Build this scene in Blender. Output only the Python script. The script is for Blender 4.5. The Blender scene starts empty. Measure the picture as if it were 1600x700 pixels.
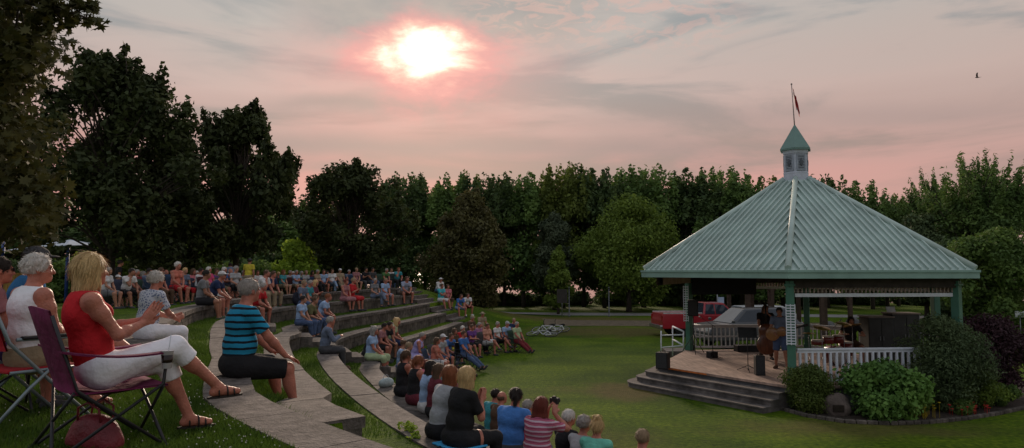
import bpy, bmesh, math, random
import numpy as np
from mathutils import Vector, Matrix, Euler

random.seed(7)
rng = np.random.default_rng(7)
scene = bpy.context.scene
COL = scene.collection
PI = math.pi
R = math.radians

# ------------------------------------------------------------------ camera model (metres, camera above the lawn)
F_PX = 1067.0
CAM_Z = 3.3
PITCH = math.atan(74.0 / F_PX)
CP, SP = math.cos(PITCH), math.sin(PITCH)


def ray(px, py=424):
    """ground direction (x per metre of y, z per metre of y) seen at a photo position"""
    u = (px - 800) / F_PX
    v = (350 - py) / F_PX
    y = CP - v * SP
    return u / y, (SP + v * CP) / y


def at(px, py, d):
    a, b = ray(px, py)
    return Vector((a * d, d, CAM_Z + b * d))


def on_z(px, py, z):
    a, b = ray(px, py)
    d = (z - CAM_Z) / b
    return Vector((a * d, d, z))


# ------------------------------------------------------------------ materials
def srgb(r, g, b):
    def f(c):
        c /= 255.0
        return c / 12.92 if c <= 0.04045 else ((c + 0.055) / 1.055) ** 2.4
    return (f(r), f(g), f(b))


MATS = {}


def mat(name, col, rough=0.8, var=0.25, scale=6.0, bump=0.0, bscale=None, metal=0.0, trans=0.0, col2=None, coat=0.0, detail=4.0, stretch=None, wear=None):
    if name in MATS:
        return MATS[name]
    m = bpy.data.materials.new(name)
    m.use_nodes = True
    nt = m.node_tree
    N, L = nt.nodes, nt.links
    b = N['Principled BSDF']
    b.inputs['Roughness'].default_value = rough
    b.inputs['Metallic'].default_value = metal
    b.inputs['Specular IOR Level'].default_value = 0.35
    if coat:
        b.inputs['Coat Weight'].default_value = coat
        b.inputs['Coat Roughness'].default_value = 0.12
    tc = N.new('ShaderNodeTexCoord')
    vec = tc.outputs['Object']
    if stretch:
        mp = N.new('ShaderNodeMapping')
        mp.inputs['Scale'].default_value = stretch
        L.new(vec, mp.inputs['Vector'])
        vec = mp.outputs['Vector']
    nz = N.new('ShaderNodeTexNoise')
    nz.inputs['Scale'].default_value = scale
    nz.inputs['Detail'].default_value = detail
    L.new(vec, nz.inputs['Vector'])
    rp = N.new('ShaderNodeValToRGB')
    c2 = col2 if col2 else tuple(min(1, c * (1 + var)) for c in col)
    c1 = col if col2 else tuple(c * (1 - var) for c in col)
    rp.color_ramp.elements[0].position = 0.32
    rp.color_ramp.elements[1].position = 0.68
    rp.color_ramp.elements[0].color = (*c1, 1)
    rp.color_ramp.elements[1].color = (*c2, 1)
    L.new(nz.outputs['Fac'], rp.inputs['Fac'])
    colour = rp.outputs['Color']
    if wear:          # broad stains and fading: (noise scale, darkest, lightest)
        n3 = N.new('ShaderNodeTexNoise'); n3.inputs['Scale'].default_value = wear[0]; n3.inputs['Detail'].default_value = 6; n3.inputs['Distortion'].default_value = 0.8
        L.new(tc.outputs['Object'], n3.inputs['Vector'])
        mr = N.new('ShaderNodeMapRange'); mr.inputs['From Min'].default_value = 0.35; mr.inputs['From Max'].default_value = 0.65
        mr.inputs['To Min'].default_value = wear[1]; mr.inputs['To Max'].default_value = wear[2]
        L.new(n3.outputs['Fac'], mr.inputs['Value'])
        mxw = N.new('ShaderNodeVectorMath'); mxw.operation = 'SCALE'
        L.new(colour, mxw.inputs[0]); L.new(mr.outputs['Result'], mxw.inputs['Scale'])
        colour = mxw.outputs['Vector']
    L.new(colour, b.inputs['Base Color'])
    if bump:
        n2 = N.new('ShaderNodeTexNoise')
        n2.inputs['Scale'].default_value = bscale or scale * 6
        n2.inputs['Detail'].default_value = 3
        L.new(vec, n2.inputs['Vector'])
        bp = N.new('ShaderNodeBump')
        bp.inputs['Strength'].default_value = bump
        bp.inputs['Distance'].default_value = 0.03
        L.new(n2.outputs['Fac'], bp.inputs['Height'])
        L.new(bp.outputs['Normal'], b.inputs['Normal'])
    if trans:
        out = N['Material Output']
        tr = N.new('ShaderNodeBsdfTranslucent')
        L.new(rp.outputs['Color'], tr.inputs['Color'])
        mx = N.new('ShaderNodeMixShader')
        mx.inputs['Fac'].default_value = trans
        L.new(b.outputs['BSDF'], mx.inputs[1])
        L.new(tr.outputs['BSDF'], mx.inputs[2])
        L.new(mx.outputs['Shader'], out.inputs['Surface'])
    MATS[name] = m
    return m


# ------------------------------------------------------------------ objects
def link(name, me, m=None, parent=None, smooth=None):
    if m is not None:
        for x in (m if isinstance(m, (list, tuple)) else [m]):
            me.materials.append(x)
    o = bpy.data.objects.new(name, me)
    COL.objects.link(o)
    if parent is not None:
        o.parent = parent
    return o


def shared(name, me, m, parent=None):
    """another object on the same mesh with its own material"""
    if len(me.materials) == 0:
        me.materials.append(None)
    o = bpy.data.objects.new(name, me)
    COL.objects.link(o)
    o.material_slots[0].link = 'OBJECT'
    o.material_slots[0].material = m
    if parent is not None:
        o.parent = parent
    return o


def tag(o, label=None, cat=None, group=None, kind=None):
    if label: o['label'] = label
    if cat: o['category'] = cat
    if group: o['group'] = group
    if kind: o['kind'] = kind
    return o


def empty(name, loc=(0, 0, 0), rz=0.0, label=None, cat=None, group=None):
    o = bpy.data.objects.new(name, None)
    o.empty_display_size = 0.2
    COL.objects.link(o)
    o.location = loc
    o.rotation_euler = (0, 0, rz)
    return tag(o, label, cat, group)


def kids(o):
    return [c for c in bpy.data.objects if c.parent is o]


def copy_tree(o, parent=None, _kids=None):
    ks = _kids or {}
    if not ks:
        for c in bpy.data.objects:
            if c.parent is not None:
                ks.setdefault(c.parent.name, []).append(c)
    c = o.copy()
    COL.objects.link(c)
    if parent is not None:
        c.parent = parent
    for ch in ks.get(o.name, []):
        copy_tree(ch, c, ks)
    return c


class MB:
    """collects shapes, then builds ONE mesh object"""

    def __init__(self):
        self.v, self.f, self.sm = [], [], []

    def add(self, vs, fs, smooth=False):
        b = len(self.v)
        self.v.extend([tuple(p) for p in vs])
        for q in fs:
            self.f.append(tuple(b + i for i in q))
            self.sm.append(smooth)
        return self

    def box(self, c, s, rz=0.0, rot=None, bev=0.0):
        """centre, full size; an optional chamfer on the vertical and horizontal edges"""
        M = rot if rot is not None else Matrix.Rotation(rz, 3, 'Z')
        hx, hy, hz = s[0] / 2, s[1] / 2, s[2] / 2
        if bev <= 0:
            vs = [(x, y, z) for z in (-hz, hz) for x, y in ((-hx, -hy), (hx, -hy), (hx, hy), (-hx, hy))]
            fs = [(3, 2, 1, 0), (4, 5, 6, 7), (0, 1, 5, 4), (1, 2, 6, 5), (2, 3, 7, 6), (3, 0, 4, 7)]
        else:
            bm = bmesh.new()
            bmesh.ops.create_cube(bm, size=1.0)
            bmesh.ops.scale(bm, vec=s, verts=bm.verts)
            bmesh.ops.bevel(bm, geom=bm.edges[:], offset=min(bev, min(s) * 0.45), segments=2, affect='EDGES', profile=0.5)
            bm.verts.index_update()
            vs = [v.co[:] for v in bm.verts]
            fs = [[v.index for v in f.verts] for f in bm.faces]
            bm.free()
        c = Vector(c)
        return self.add([c + M @ Vector(v) for v in vs], fs)

    def tube(self, pts, r, seg=8, cap=True, smooth=True):
        pts = [Vector(p) for p in pts]
        rs = r if isinstance(r, (list, tuple)) else [r] * len(pts)
        vs, fs = [], []
        up = Vector((0, 0, 1))
        prev = None
        for i, p in enumerate(pts):
            if i == 0: t = pts[1] - p
            elif i == len(pts) - 1: t = p - pts[i - 1]
            else: t = (pts[i + 1] - p).normalized() + (p - pts[i - 1]).normalized()
            t = t.normalized() if t.length > 1e-9 else Vector((0, 0, 1))
            if prev is None:
                a = t.cross(up)
                if a.length < 0.05: a = t.cross(Vector((1, 0, 0)))
            else:
                a = prev - t * prev.dot(t)
                if a.length < 1e-4: a = t.cross(up)
            a.normalize()
            prev = a
            b = t.cross(a)
            for k in range(seg):
                an = 2 * PI * k / seg
                vs.append(p + (a * math.cos(an) + b * math.sin(an)) * rs[i])
        for i in range(len(pts) - 1):
            for k in range(seg):
                k2 = (k + 1) % seg
                fs.append((i * seg + k, i * seg + k2, (i + 1) * seg + k2, (i + 1) * seg + k))
        self.add(vs, fs, smooth)
        if cap:
            b = len(self.v) - len(vs)
            self.f.append(tuple(b + k for k in range(seg))[::-1]); self.sm.append(False)
            e = b + (len(pts) - 1) * seg
            self.f.append(tuple(e + k for k in range(seg))); self.sm.append(False)
        return self

    def lathe(self, c, prof, seg=20, smooth=True, M=None):
        """profile of (radius, height) pairs turned about z at c"""
        c = Vector(c)
        vs, fs = [], []
        for r, z in prof:
            for k in range(seg):
                a = 2 * PI * k / seg
                q = Vector((r * math.cos(a), r * math.sin(a), z))
                vs.append(c + (M @ q if M is not None else q))
        n = len(prof)
        for i in range(n - 1):
            for k in range(seg):
                k2 = (k + 1) % seg
                fs.append((i * seg + k, i * seg + k2, (i + 1) * seg + k2, (i + 1) * seg + k))
        self.add(vs, fs, smooth)
        b = len(self.v) - len(vs)
        if prof[0][0] > 1e-6:
            self.f.append(tuple(b + k for k in range(seg))[::-1]); self.sm.append(False)
        if prof[-1][0] > 1e-6:
            e = b + (n - 1) * seg
            self.f.append(tuple(e + k for k in range(seg))); self.sm.append(False)
        return self

    def prism(self, poly, z0, z1):
        n = len(poly)
        vs = [(p[0], p[1], z0) for p in poly] + [(p[0], p[1], z1) for p in poly]
        fs = [tuple(range(n))[::-1], tuple(range(n, 2 * n))]
        fs += [(i, (i + 1) % n, n + (i + 1) % n, n + i) for i in range(n)]
        return self.add(vs, fs)

    def extrude(self, prof, M, w):
        """a side profile (x, z) given a width along local y, placed with a 4x4 matrix"""
        n = len(prof)
        vs = [M @ Vector((x, -w / 2, z)) for x, z in prof] + [M @ Vector((x, w / 2, z)) for x, z in prof]
        fs = [tuple(range(n)), tuple(range(n, 2 * n))[::-1]]
        fs += [((i + 1) % n, i, n + i, n + (i + 1) % n) for i in range(n)]
        return self.add(vs, fs)

    def ball(self, c, r, seg=12, rings=8, M=None):
        rr = r if isinstance(r, (list, tuple)) else (r, r, r)
        vs, fs = [], []
        c = Vector(c)
        for i in range(rings + 1):
            th = PI * i / rings
            for k in range(seg):
                a = 2 * PI * k / seg
                q = Vector((rr[0] * math.sin(th) * math.cos(a), rr[1] * math.sin(th) * math.sin(a), rr[2] * math.cos(th)))
                vs.append(c + (M @ q if M is not None else q))
        for i in range(rings):
            for k in range(seg):
                k2 = (k + 1) % seg
                fs.append((i * seg + k, (i + 1) * seg + k, (i + 1) * seg + k2, i * seg + k2))
        return self.add(vs, fs, True)

    def mesh(self, name):
        me = bpy.data.meshes.new(name)
        me.from_pydata(self.v, [], self.f)
        me.polygons.foreach_set('use_smooth', self.sm)
        me.update()
        return me

    def build(self, name, m, parent=None):
        return link(name, self.mesh(name), m, parent)


def np_mesh(name, V, Fq, smooth=False, mi=None):
    """mesh from numpy arrays; Fq is (n,3) or (n,4)"""
    me = bpy.data.meshes.new(name)
    V = np.ascontiguousarray(V, dtype=np.float32)
    Fq = np.ascontiguousarray(Fq, dtype=np.int32)
    k = Fq.shape[1]
    me.vertices.add(len(V))
    me.vertices.foreach_set('co', V.ravel())
    me.loops.add(Fq.size)
    me.loops.foreach_set('vertex_index', Fq.ravel())
    me.polygons.add(len(Fq))
    me.polygons.foreach_set('loop_start', np.arange(0, Fq.size, k, dtype=np.int32))
    me.polygons.foreach_set('loop_total', np.full(len(Fq), k, dtype=np.int32))
    if smooth:
        me.polygons.foreach_set('use_smooth', np.ones(len(Fq), dtype=bool))
    if mi is not None:
        me.polygons.foreach_set('material_index', mi.astype(np.int32))
    me.update()
    me.validate()
    return me
# ------------------------------------------------------------------ the amphitheatre: rings about BC
BC = Vector((16.7, 21.0))
RING_R = {1: 24.75, 2: 23.8, 3: 22.5, 4: 21.45, 5: 20.4, 6: 19.4}
RING_Z = {1: 2.43, 2: 2.10, 3: 1.68, 4: 1.26, 5: 0.84, 6: 0.42, 7: 0.0}
PHI_FAR, PHI_STAIR = 147.0, 141.5          # degrees: far end of the walls, outer side of the far stairs
PHI_W1 = 211.0                             # near end of the top wall
PHI_W3 = 219.0                             # near end of the third wall
AISLE = (182.9, 186.2)


def flare(phi):
    phi = phi % 360
    w = max(0.0, 1 - ((phi - 203.0) / 13.0) ** 2)
    far = min(1, max(0, (186.5 - phi) / 4.0)) if phi > 60 else 0
    return 1.9 * (max(0.0, 168.0 - max(phi, 128.0)) / 21.0) ** 2 + 0.45 * far - 0.32 * w


def lerp_tab(tab, x):
    if x <= tab[0][0]: return tab[0][1]
    for (a, u), (b, v) in zip(tab, tab[1:]):
        if x <= b: return u + (v - u) * (x - a) / (b - a)
    return tab[-1][1]


# near the camera the second wall widens into two rows of slabs almost level with each other
DR = {2: [(190, 0), (201, -0.20), (209, -0.22), (213.5, -0.02), (217, 0.12), (224, 0.12)],
      3: [(196, 0.10), (200, 0.12), (209, 0.18), (212.6, 0.22), (215.5, 0.62), (217, 0.75), (240, 0.75)]}
DZ = {3: [(195, 0.0), (205, 0.02), (212.6, 0.06), (215.5, 0.24), (217, 0.29)]}


def dring(k, phi): return lerp_tab(DR[k], phi) if k in DR and phi > 188 else 0.0
def dlev(k, phi): return lerp_tab(DZ[k], phi) if k in DZ and phi > 188 else 0.0
def rr_(k, phi): return RING_R[k] + flare(phi) + dring(k, phi)


def sstep(a, b, x):
    t = min(1.0, max(0.0, (x - a) / (b - a)))
    return t * t * (3 - 2 * t)


def pol(phi, r):
    a = R(phi)
    return Vector((BC.x + r * math.cos(a), BC.y + r * math.sin(a)))


def ring_xy(k, phi, dr=0.0):
    return pol(phi, rr_(k, phi) + dr)


def to_pol(x, y):
    dx, dy = x - BC.x, y - BC.y
    return math.degrees(math.atan2(dy, dx)) % 360, math.hypot(dx, dy)


def z_out(r0):
    """height of the grass behind the top wall, r0 = distance behind it"""
    z = 2.38 - 0.05 * min(max(r0, 0), 9) - 0.03 * max(0, min(r0, 30) - 9)
    return z


def z_pol(phi, r):
    phi %= 360
    q = r - flare(phi)
    lump = 0.03 * math.sin(r * 1.3 + phi * 0.35) * math.sin(phi * 0.21 + 1.0)
    # the terraces
    if q < RING_R[6] + 0.2: zt = 0.0
    elif q < RING_R[5] + 0.2: zt = RING_Z[6]
    elif q < RING_R[4] + 0.2: zt = RING_Z[5]
    elif q < RING_R[3] + dring(3, phi) + 0.2: zt = RING_Z[4]
    elif q < RING_R[2] + dring(2, phi) + 0.2: zt = RING_Z[3] + dlev(3, phi) if phi < PHI_W3 + 0.2 else RING_Z[4]
    elif q < RING_R[1] + 0.2: zt = RING_Z[2]
    else:
        zo = z_out(q - RING_R[1])
        if q < RING_R[1] + 8:
            zo = zo + (RING_Z[2] - 0.0 - zo) * sstep(208.5, 212.5, phi)
        else:
            zo = zo + (RING_Z[2] - zo) * sstep(208.5, 216, phi)
        zt = zo
    if zt > 0.2: zt -= 0.025
    if q > RING_R[1] + 0.5: zt += lump
    # the grass mound beyond the far stairs, and everything else level with the lawn
    if phi < PHI_STAIR + 0.3:
        zm = 2.38 * min(1.0, max(0.0, (q - RING_R[6]) / (RING_R[1] - RING_R[6])))
        if q > RING_R[1]: zm = z_out(q - RING_R[1])
        zt = zm * (1 - sstep(PHI_STAIR - 26, PHI_STAIR + 0.3, phi) * 0.0) * sstep(PHI_STAIR - 27, PHI_STAIR + 1.5, phi)
    if phi > 262: zt *= 1 - sstep(262, 290, phi)
    # down to the lake shore far out
    d = math.hypot(BC.x + r * math.cos(R(phi)), BC.y + r * math.sin(R(phi)) )
    y = BC.y + r * math.sin(R(phi))
    if y > 58: zt = zt * (1 - sstep(58, 70, y))
    if y > 72: zt -= 1.3 * sstep(72, 84, y)
    return zt


def ground(x, y):
    return z_pol(*to_pol(x, y))


radii = [0, 3, 6, 9, 12, 14, 16, 17.5, 18.6, 19.3]
KOF = {}
for k in (6, 5, 4, 3, 2, 1):
    for o_ in (0.199, 0.201, 0.5):
        radii.append(RING_R[k] + o_); KOF[RING_R[k] + o_] = k
radii = sorted(radii + [25.9, 26.4, 27, 27.7, 28.5, 29.5, 31, 33, 35, 37.5, 40, 43, 46, 50, 54, 58, 62, 66, 72, 80, 95, 120, 200, 420, 900])
phis = np.concatenate([np.arange(0, 100, 4.0), np.arange(100, 141, 1.5), np.arange(141, 225, 0.75), np.arange(225, 262, 1.0), np.arange(262, 360, 4.0)])
V, Fq = [], []
for i, r in enumerate(radii):
    for ph in phis:
        rr = r + flare(ph) * (0 if r < 15 else min(1, (r - 15) / 4.3))
        if r in KOF: rr += dring(KOF[r], ph)
        p = pol(ph, rr)
        V.append((p.x, p.y, z_pol(ph, rr)))
n = len(phis)
for i in range(len(radii) - 1):
    for k in range(n):
        k2 = (k + 1) % n
        Fq.append((i * n + k, (i + 1) * n + k, (i + 1) * n + k2, i * n + k2))


def grass_material():
    m = bpy.data.materials.new('mown_grass')
    m.use_nodes = True
    nt = m.node_tree; N, L = nt.nodes, nt.links
    b = N['Principled BSDF']
    b.inputs['Roughness'].default_value = 0.95
    b.inputs['Specular IOR Level'].default_value = 0.1
    tc = N.new('ShaderNodeTexCoord')
    def noise(s, d=4, st=(1, 1, 1), dist=0.0):
        mp = N.new('ShaderNodeMapping'); mp.inputs['Scale'].default_value = st
        L.new(tc.outputs['Object'], mp.inputs['Vector'])
        x = N.new('ShaderNodeTexNoise'); x.inputs['Scale'].default_value = s; x.inputs['Detail'].default_value = d
        x.inputs['Distortion'].default_value = dist
        L.new(mp.outputs['Vector'], x.inputs['Vector'])
        return x.outputs['Fac']
    def ramp(f, stops):
        r = N.new('ShaderNodeValToRGB')
        while len(r.color_ramp.elements) < len(stops): r.color_ramp.elements.new(0.5)
        for e, (p, c) in zip(r.color_ramp.elements, stops): e.position = p; e.color = (*c, 1)
        L.new(f, r.inputs['Fac']); return r.outputs['Color']
    def mix(f, a, b_, mode='MIX'):
        x = N.new('ShaderNodeMix'); x.data_type = 'RGBA'; x.blend_type = mode
        if hasattr(f, 'links') or not isinstance(f, (int, float)): L.new(f, x.inputs['Factor'])
        else: x.inputs['Factor'].default_value = f
        L.new(a, x.inputs['A']); L.new(b_, x.inputs['B']); return x.outputs['Result']
    fine = ramp(noise(9, 6), [(0.3, GRASS_A), (0.52, GRASS_B), (0.72, GRASS_C)])
    big = ramp(noise(0.35, 5, dist=0.6), [(0.38, (0.62, 0.7, 0.6)), (0.62, (1.25, 1.15, 1.1))])
    c = mix(1.0, fine, big, 'MULTIPLY')
    mow = ramp(noise(0.9, 2, (0.12, 1.6, 1)), [(0.4, (0.86, 0.9, 0.86)), (0.6, (1.12, 1.08, 1.1))])
    c = mix(1.0, c, mow, 'MULTIPLY')
    # worn brown patches: beside the stage steps and along the drive
    dry = ramp(noise(5, 5), [(0.3, (0.085, 0.062, 0.022)), (0.7, (0.15, 0.11, 0.045))])
    def patch(x, y, rx, ry, amt):
        mp = N.new('ShaderNodeMapping')
        mp.vector_type = 'POINT'
        mp.inputs['Location'].default_value = (-x / rx, -y / ry, 0)
        mp.inputs['Scale'].default_value = (1 / rx, 1 / ry, 0)
        L.new(tc.outputs['Object'], mp.inputs['Vector'])
        ln = N.new('ShaderNodeVectorMath'); ln.operation = 'LENGTH'
        L.new(mp.outputs['Vector'], ln.inputs[0])
        ad = N.new('ShaderNodeMath'); ad.operation = 'MULTIPLY_ADD'
        L.new(noise(0.8, 5), ad.inputs[0]); ad.inputs[1].default_value = -1.5
        L.new(ln.outputs['Value'], ad.inputs[2])
        mr = N.new('ShaderNodeMapRange'); mr.interpolation_type = 'SMOOTHSTEP'
        mr.inputs['From Min'].default_value = 0.45; mr.inputs['From Max'].default_value = -0.45
        mr.inputs['To Max'].default_value = amt
        L.new(ad.outputs[0], mr.inputs['Value'])
        return mr.outputs['Result']
    for args in DRY_PATCHES:
        c = mix(patch(*args), c, dry)
    L.new(c, b.inputs['Base Color'])
    bp = N.new('ShaderNodeBump'); bp.inputs['Strength'].default_value = 0.9; bp.inputs['Distance'].default_value = 0.06
    L.new(noise(30, 4), bp.inputs['Height']); L.new(bp.outputs['Normal'], b.inputs['Normal'])
    return m


GRASS_A, GRASS_B, GRASS_C = (0.034, 0.070, 0.004), (0.070, 0.126, 0.005), (0.125, 0.182, 0.010)
DRY_PATCHES = [(3.3, 19.2, 2.2, 1.6, 0.8), (5.6, 38, 6.0, 4.0, 0.7), (7.2, 14.6, 3.6, 1.0, 0.6), (4.2, 47.0, 9, 3.5, 0.8),
               (-1.2, 17, 2.5, 2.5, 0.35), (-2.5, 22.5, 1.2, 3.0, 0.4), (1.5, 13.5, 2.2, 1.6, 0.3)]
GRASS_M = grass_material()
lawn = link('lawn', np_mesh('lawn', np.array(V), np.array(Fq), smooth=False), GRASS_M)
tag(lawn, kind='structure')

# the drive along the tree line, and the lake beyond it
def strip(name, left, right, m, dz):
    vs, fs = [], []
    for (a, b) in zip(left, right):
        for p in (a, b): vs.append((p[0], p[1], dz + ground(p[0], p[1])))
    for i in range(len(left) - 1): fs.append((2 * i, 2 * i + 1, 2 * i + 3, 2 * i + 2))
    return tag(link(name, MB().add(vs, fs).mesh(name), m), kind='structure')


GRAVEL = mat('gravel', (0.125, 0.095, 0.06), 0.95, 0.35, 3, 0.5, 90)
TARMAC = mat('tarmac', (0.24, 0.23, 0.22), 0.9, 0.2, 3, 0.3, 60)
xs = [2.0, 4, 7, 10, 14, 18, 24, 30, 40, 60]
strip('drive', [(x, 46.5 - 0.012 * (x - 4) ** 2 * (1 if x < 24 else 0.55)) for x in xs], [(x, 41.8 - 0.016 * (x - 4) ** 2 * (1 if x < 24 else 0.5)) for x in xs], GRAVEL, 0.008)
xs = [-4, 0, 4, 8, 12, 18, 26, 36, 50, 80]
strip('path', [(x, 55.0 - 0.004 * x * x) for x in xs], [(x, 51.6 - 0.004 * x * x) for x in xs], TARMAC, 0.012)
WATER = mat('lake_water', (0.02, 0.03, 0.04), 0.12, 0.2, 0.2, 0.15, 1.5)
lake = MB().add([(-900, 78, -0.7), (900, 78, -0.7), (900, 1500, -0.7), (-900, 1500, -0.7)], [(0, 1, 2, 3)]).build('lake', WATER)
tag(lake, kind='structure')

# ------------------------------------------------------------------ seat walls
CONC = mat('coping_concrete', (0.124, 0.104, 0.092), 0.9, 0.5, 9, 0.6, 45, detail=10, wear=(0.9, 0.62, 1.25))
BLOCK = mat('wall_block', (0.105, 0.088, 0.075), 0.95, 0.45, 5, 0.7, 35, detail=8, wear=(1.3, 0.55, 1.3))


def arc_block(mb, k, p0, p1, r0, r1, z0, z1, sub=1):
    """a block curved with its ring"""
    ph = np.linspace(p0, p1, sub + 1)
    vs = []
    for a in ph:
        for rr, z in ((r0, z0), (r1, z0), (r1, z1), (r0, z1)):
            q = ring_xy(k, a, rr)
            vs.append((q.x, q.y, z + (dlev(k, a) if z > RING_Z[k] - 0.3 else 0)))
    fs = [(0, 1, 2, 3), (4 * sub + 3, 4 * sub + 2, 4 * sub + 1, 4 * sub)]
    for i in range(sub):
        for j in range(4):
            a, b = 4 * i + j, 4 * i + (j + 1) % 4
            fs.append((b, a, a + 4, b + 4))
    mb.add(vs, fs)


def seat_wall(k, p0, p1, label, width=0.46):
    if k == 3 and p1 > 200: width = 0.50
    z = RING_Z[k]; zl = RING_Z[k + 1]
    if k == 2 and p1 > PHI_W3: pass
    root = empty('seat_wall', (*ring_xy(k, (p0 + p1) / 2), zl), 0, label, 'seat wall', 'curved concrete seat walls of the amphitheatre')
    cop, fac = MB(), MB()
    rr = random.Random(k * 31 + int(p0))
    step = 1.25 / RING_R[k] * 57.3
    n = max(1, round((p1 - p0) / step))
    for i in range(n):
        a, b = p0 + (p1 - p0) * i / n, p0 + (p1 - p0) * (i + 1) / n
        g = 0.012
        dz = rr.uniform(-0.006, 0.006)
        arc_block(cop, k, a + g, b - g, -0.03 + rr.uniform(-.006, .006), width, z - 0.10, z + dz, 2)
    low = (RING_Z[4] if k == 2 and p1 > 200 else zl) - 0.1
    hts = [low, (zl + z - 0.1) / 2 if k != 3 else z - 0.29, z - 0.1]
    nb = max(1, round((p1 - p0) / (step * 0.38)))
    for row in range(2):
        for i in range(nb + row):
            a = p0 + (p1 - p0) * max(0, (i - 0.5 * row)) / nb
            b = p0 + (p1 - p0) * min(nb, (i + 1 - 0.5 * row)) / nb
            arc_block(fac, k, a + 0.012, b - 0.012, rr.uniform(0, .012), 0.28, hts[row] + (0.008 if row else 0), hts[row + 1], 1)
    arc_block(fac, k, p0 + 0.04, p1 - 0.04, 0.02, 0.42, low, z - 0.102, max(2, nb))
    for nm, mb_, mm in (('coping', cop, CONC), ('wall_face', fac, BLOCK)):
        o = mb_.build(nm, mm, root)
        o.matrix_parent_inverse = Matrix.Translation(-root.location)
    return root


seat_wall(1, PHI_FAR, AISLE[0], 'topmost curved seat wall right of the lower steps, grass and lawn chairs behind it')
seat_wall(1, AISLE[1], PHI_W1, 'topmost curved seat wall carrying the man in navy and the woman in the dotted top')
seat_wall(2, PHI_FAR, AISLE[0], 'second curved seat wall from the top, carrying the pair in pink and red')
seat_wall(2, AISLE[1], 240, 'second seat wall from the top, with the man in the striped turquoise shirt on it')
seat_wall(3, PHI_FAR, AISLE[0], 'third seat wall from the top, carrying the group in khaki and blue by the steps')
seat_wall(3, AISLE[1], PHI_W3, 'third seat wall from the top, ending in a square block at the bottom of the photo')
seat_wall(4, PHI_FAR, AISLE[0], 'fourth seat wall from the top, right section behind the blonde woman in pale green')
seat_wall(4, AISLE[1], 240, 'fourth seat wall from the top, with the grey haired man and the black shirted woman on it')
seat_wall(5, PHI_FAR, AISLE[0], 'fifth seat wall from the top, right section beside the woman in pale green')
seat_wall(5, AISLE[1], 240, 'fifth seat wall from the top, with the women in black dresses on it')
seat_wall(6, PHI_FAR, AISLE[0], 'lowest curved seat wall at the lawn, with the woman in the lavender dress on it')
seat_wall(6, AISLE[1], 240, 'lowest seat wall at the lawn, nearest the camera, mostly hidden by the people on it')


def stair_block(mb, p0, p1, r0, r1, z0, z1):
    vs = []
    for z in (z0, z1):
        for ph, rr in ((p0, r0), (p1, r0), (p1, r1), (p0, r1)):
            q = pol(ph, rr + flare(ph)); vs.append((q.x, q.y, z))
    mb.add(vs, [(0, 1, 2, 3), (7, 6, 5, 4), (1, 0, 4, 5), (2, 1, 5, 6), (3, 2, 6, 7), (0, 3, 7, 4)])


# steps down the near aisle: three treads for every wall
root = empty('stairs', (*pol(184.5, 22), 0.8), 0, 'short concrete steps cutting down through the curved seat walls behind the striped shirt', 'stairs')
for k in (1, 2, 3, 4, 5, 6):
    z, zl = RING_Z[k], RING_Z[k + 1]
    for j in range(3):
        mb = MB()
        top = z - (z - zl) * j / 3.0
        stair_block(mb, AISLE[0] + 0.05, AISLE[1] - 0.05, RING_R[k] + 0.02 - 0.34 * j, RING_R[k] + 0.36 - 0.34 * j + (0.1 if j == 0 else 0), zl - 0.05, top)
        o = mb.build('step', CONC, root); o.matrix_parent_inverse = Matrix.Translation(-root.location)
root = empty('stairs', (*pol(144, 22), 0.8), 0, 'long straight concrete steps at the far end of the seat walls beside the grass bank', 'stairs')
nst = 13
rr0, rr1 = RING_R[6] - 0.2, RING_R[1] + 0.45
for j in range(nst):
    mb = MB()
    t0, t1 = j / nst, (j + 1) / nst
    stair_block(mb, PHI_STAIR, PHI_FAR - 0.08, rr0 + (rr1 - rr0) * t0 - 0.03, rr0 + (rr1 - rr0) * t1 + 0.3, -0.1, 2.40 * (j + 1) / nst)
    o = mb.build('step', CONC, root); o.matrix_parent_inverse = Matrix.Translation(-root.location)
# ------------------------------------------------------------------ the bandstand: a hexagon about GC
GC = Vector((8.62, 20.57))
DECK_Z = 0.55
TH = 244.4
ROOF = mat('roof_sheet', (0.42, 0.52, 0.475), 0.42, 0.10, 1.6, 0.2, 8, wear=(0.7, 0.94, 1.04))
TRIM = mat('green_trim', (0.22, 0.35, 0.30), 0.5, 0.12, 2)
POSTG = mat('post_green', (0.060, 0.165, 0.115), 0.55, 0.15, 3)
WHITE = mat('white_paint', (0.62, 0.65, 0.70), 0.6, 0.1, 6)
DECKM = mat('deck_boards', (0.36, 0.245, 0.195), 0.8, 0.3, 1.5, 0.4, 30, stretch=(9, 1, 1), wear=(1.1, 0.75, 1.2))
DARKW = mat('dark_wood', (0.045, 0.035, 0.030), 0.85, 0.3, 5)
SOFFIT = mat('soffit', (0.30, 0.24, 0.19), 0.85, 0.2, 4)
LOUVRE = mat('louvre_grey', (0.30, 0.33, 0.38), 0.6, 0.15, 8)
STEPM = mat('stage_step', (0.12, 0.105, 0.098), 0.85, 0.35, 4, 0.4, 40, wear=(1.2, 0.6, 1.25))
BLACK = mat('black_plastic', (0.012, 0.012, 0.013), 0.6, 0.4, 12)
STEELG = mat('steel_grey', (0.28, 0.29, 0.30), 0.4, 0.15, 9, metal=0.7)


def hexp(i, r, th=None):
    a = R((TH if th is None else th) + 60 * i)
    return Vector((GC.x + r * math.cos(a), GC.y + r * math.sin(a)))


# corner 0 front, 1 right, 2 back right, 3 back, 4 back left, 5 left (no post: the open stage front runs 0-5)
pav = empty('bandstand', (GC.x, GC.y, 0), 0, 'hexagonal bandstand with a pale green ribbed metal roof, white cupola and flag', 'bandstand')
PI_INV = Matrix.Translation(-Vector((GC.x, GC.y, 0)))


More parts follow.
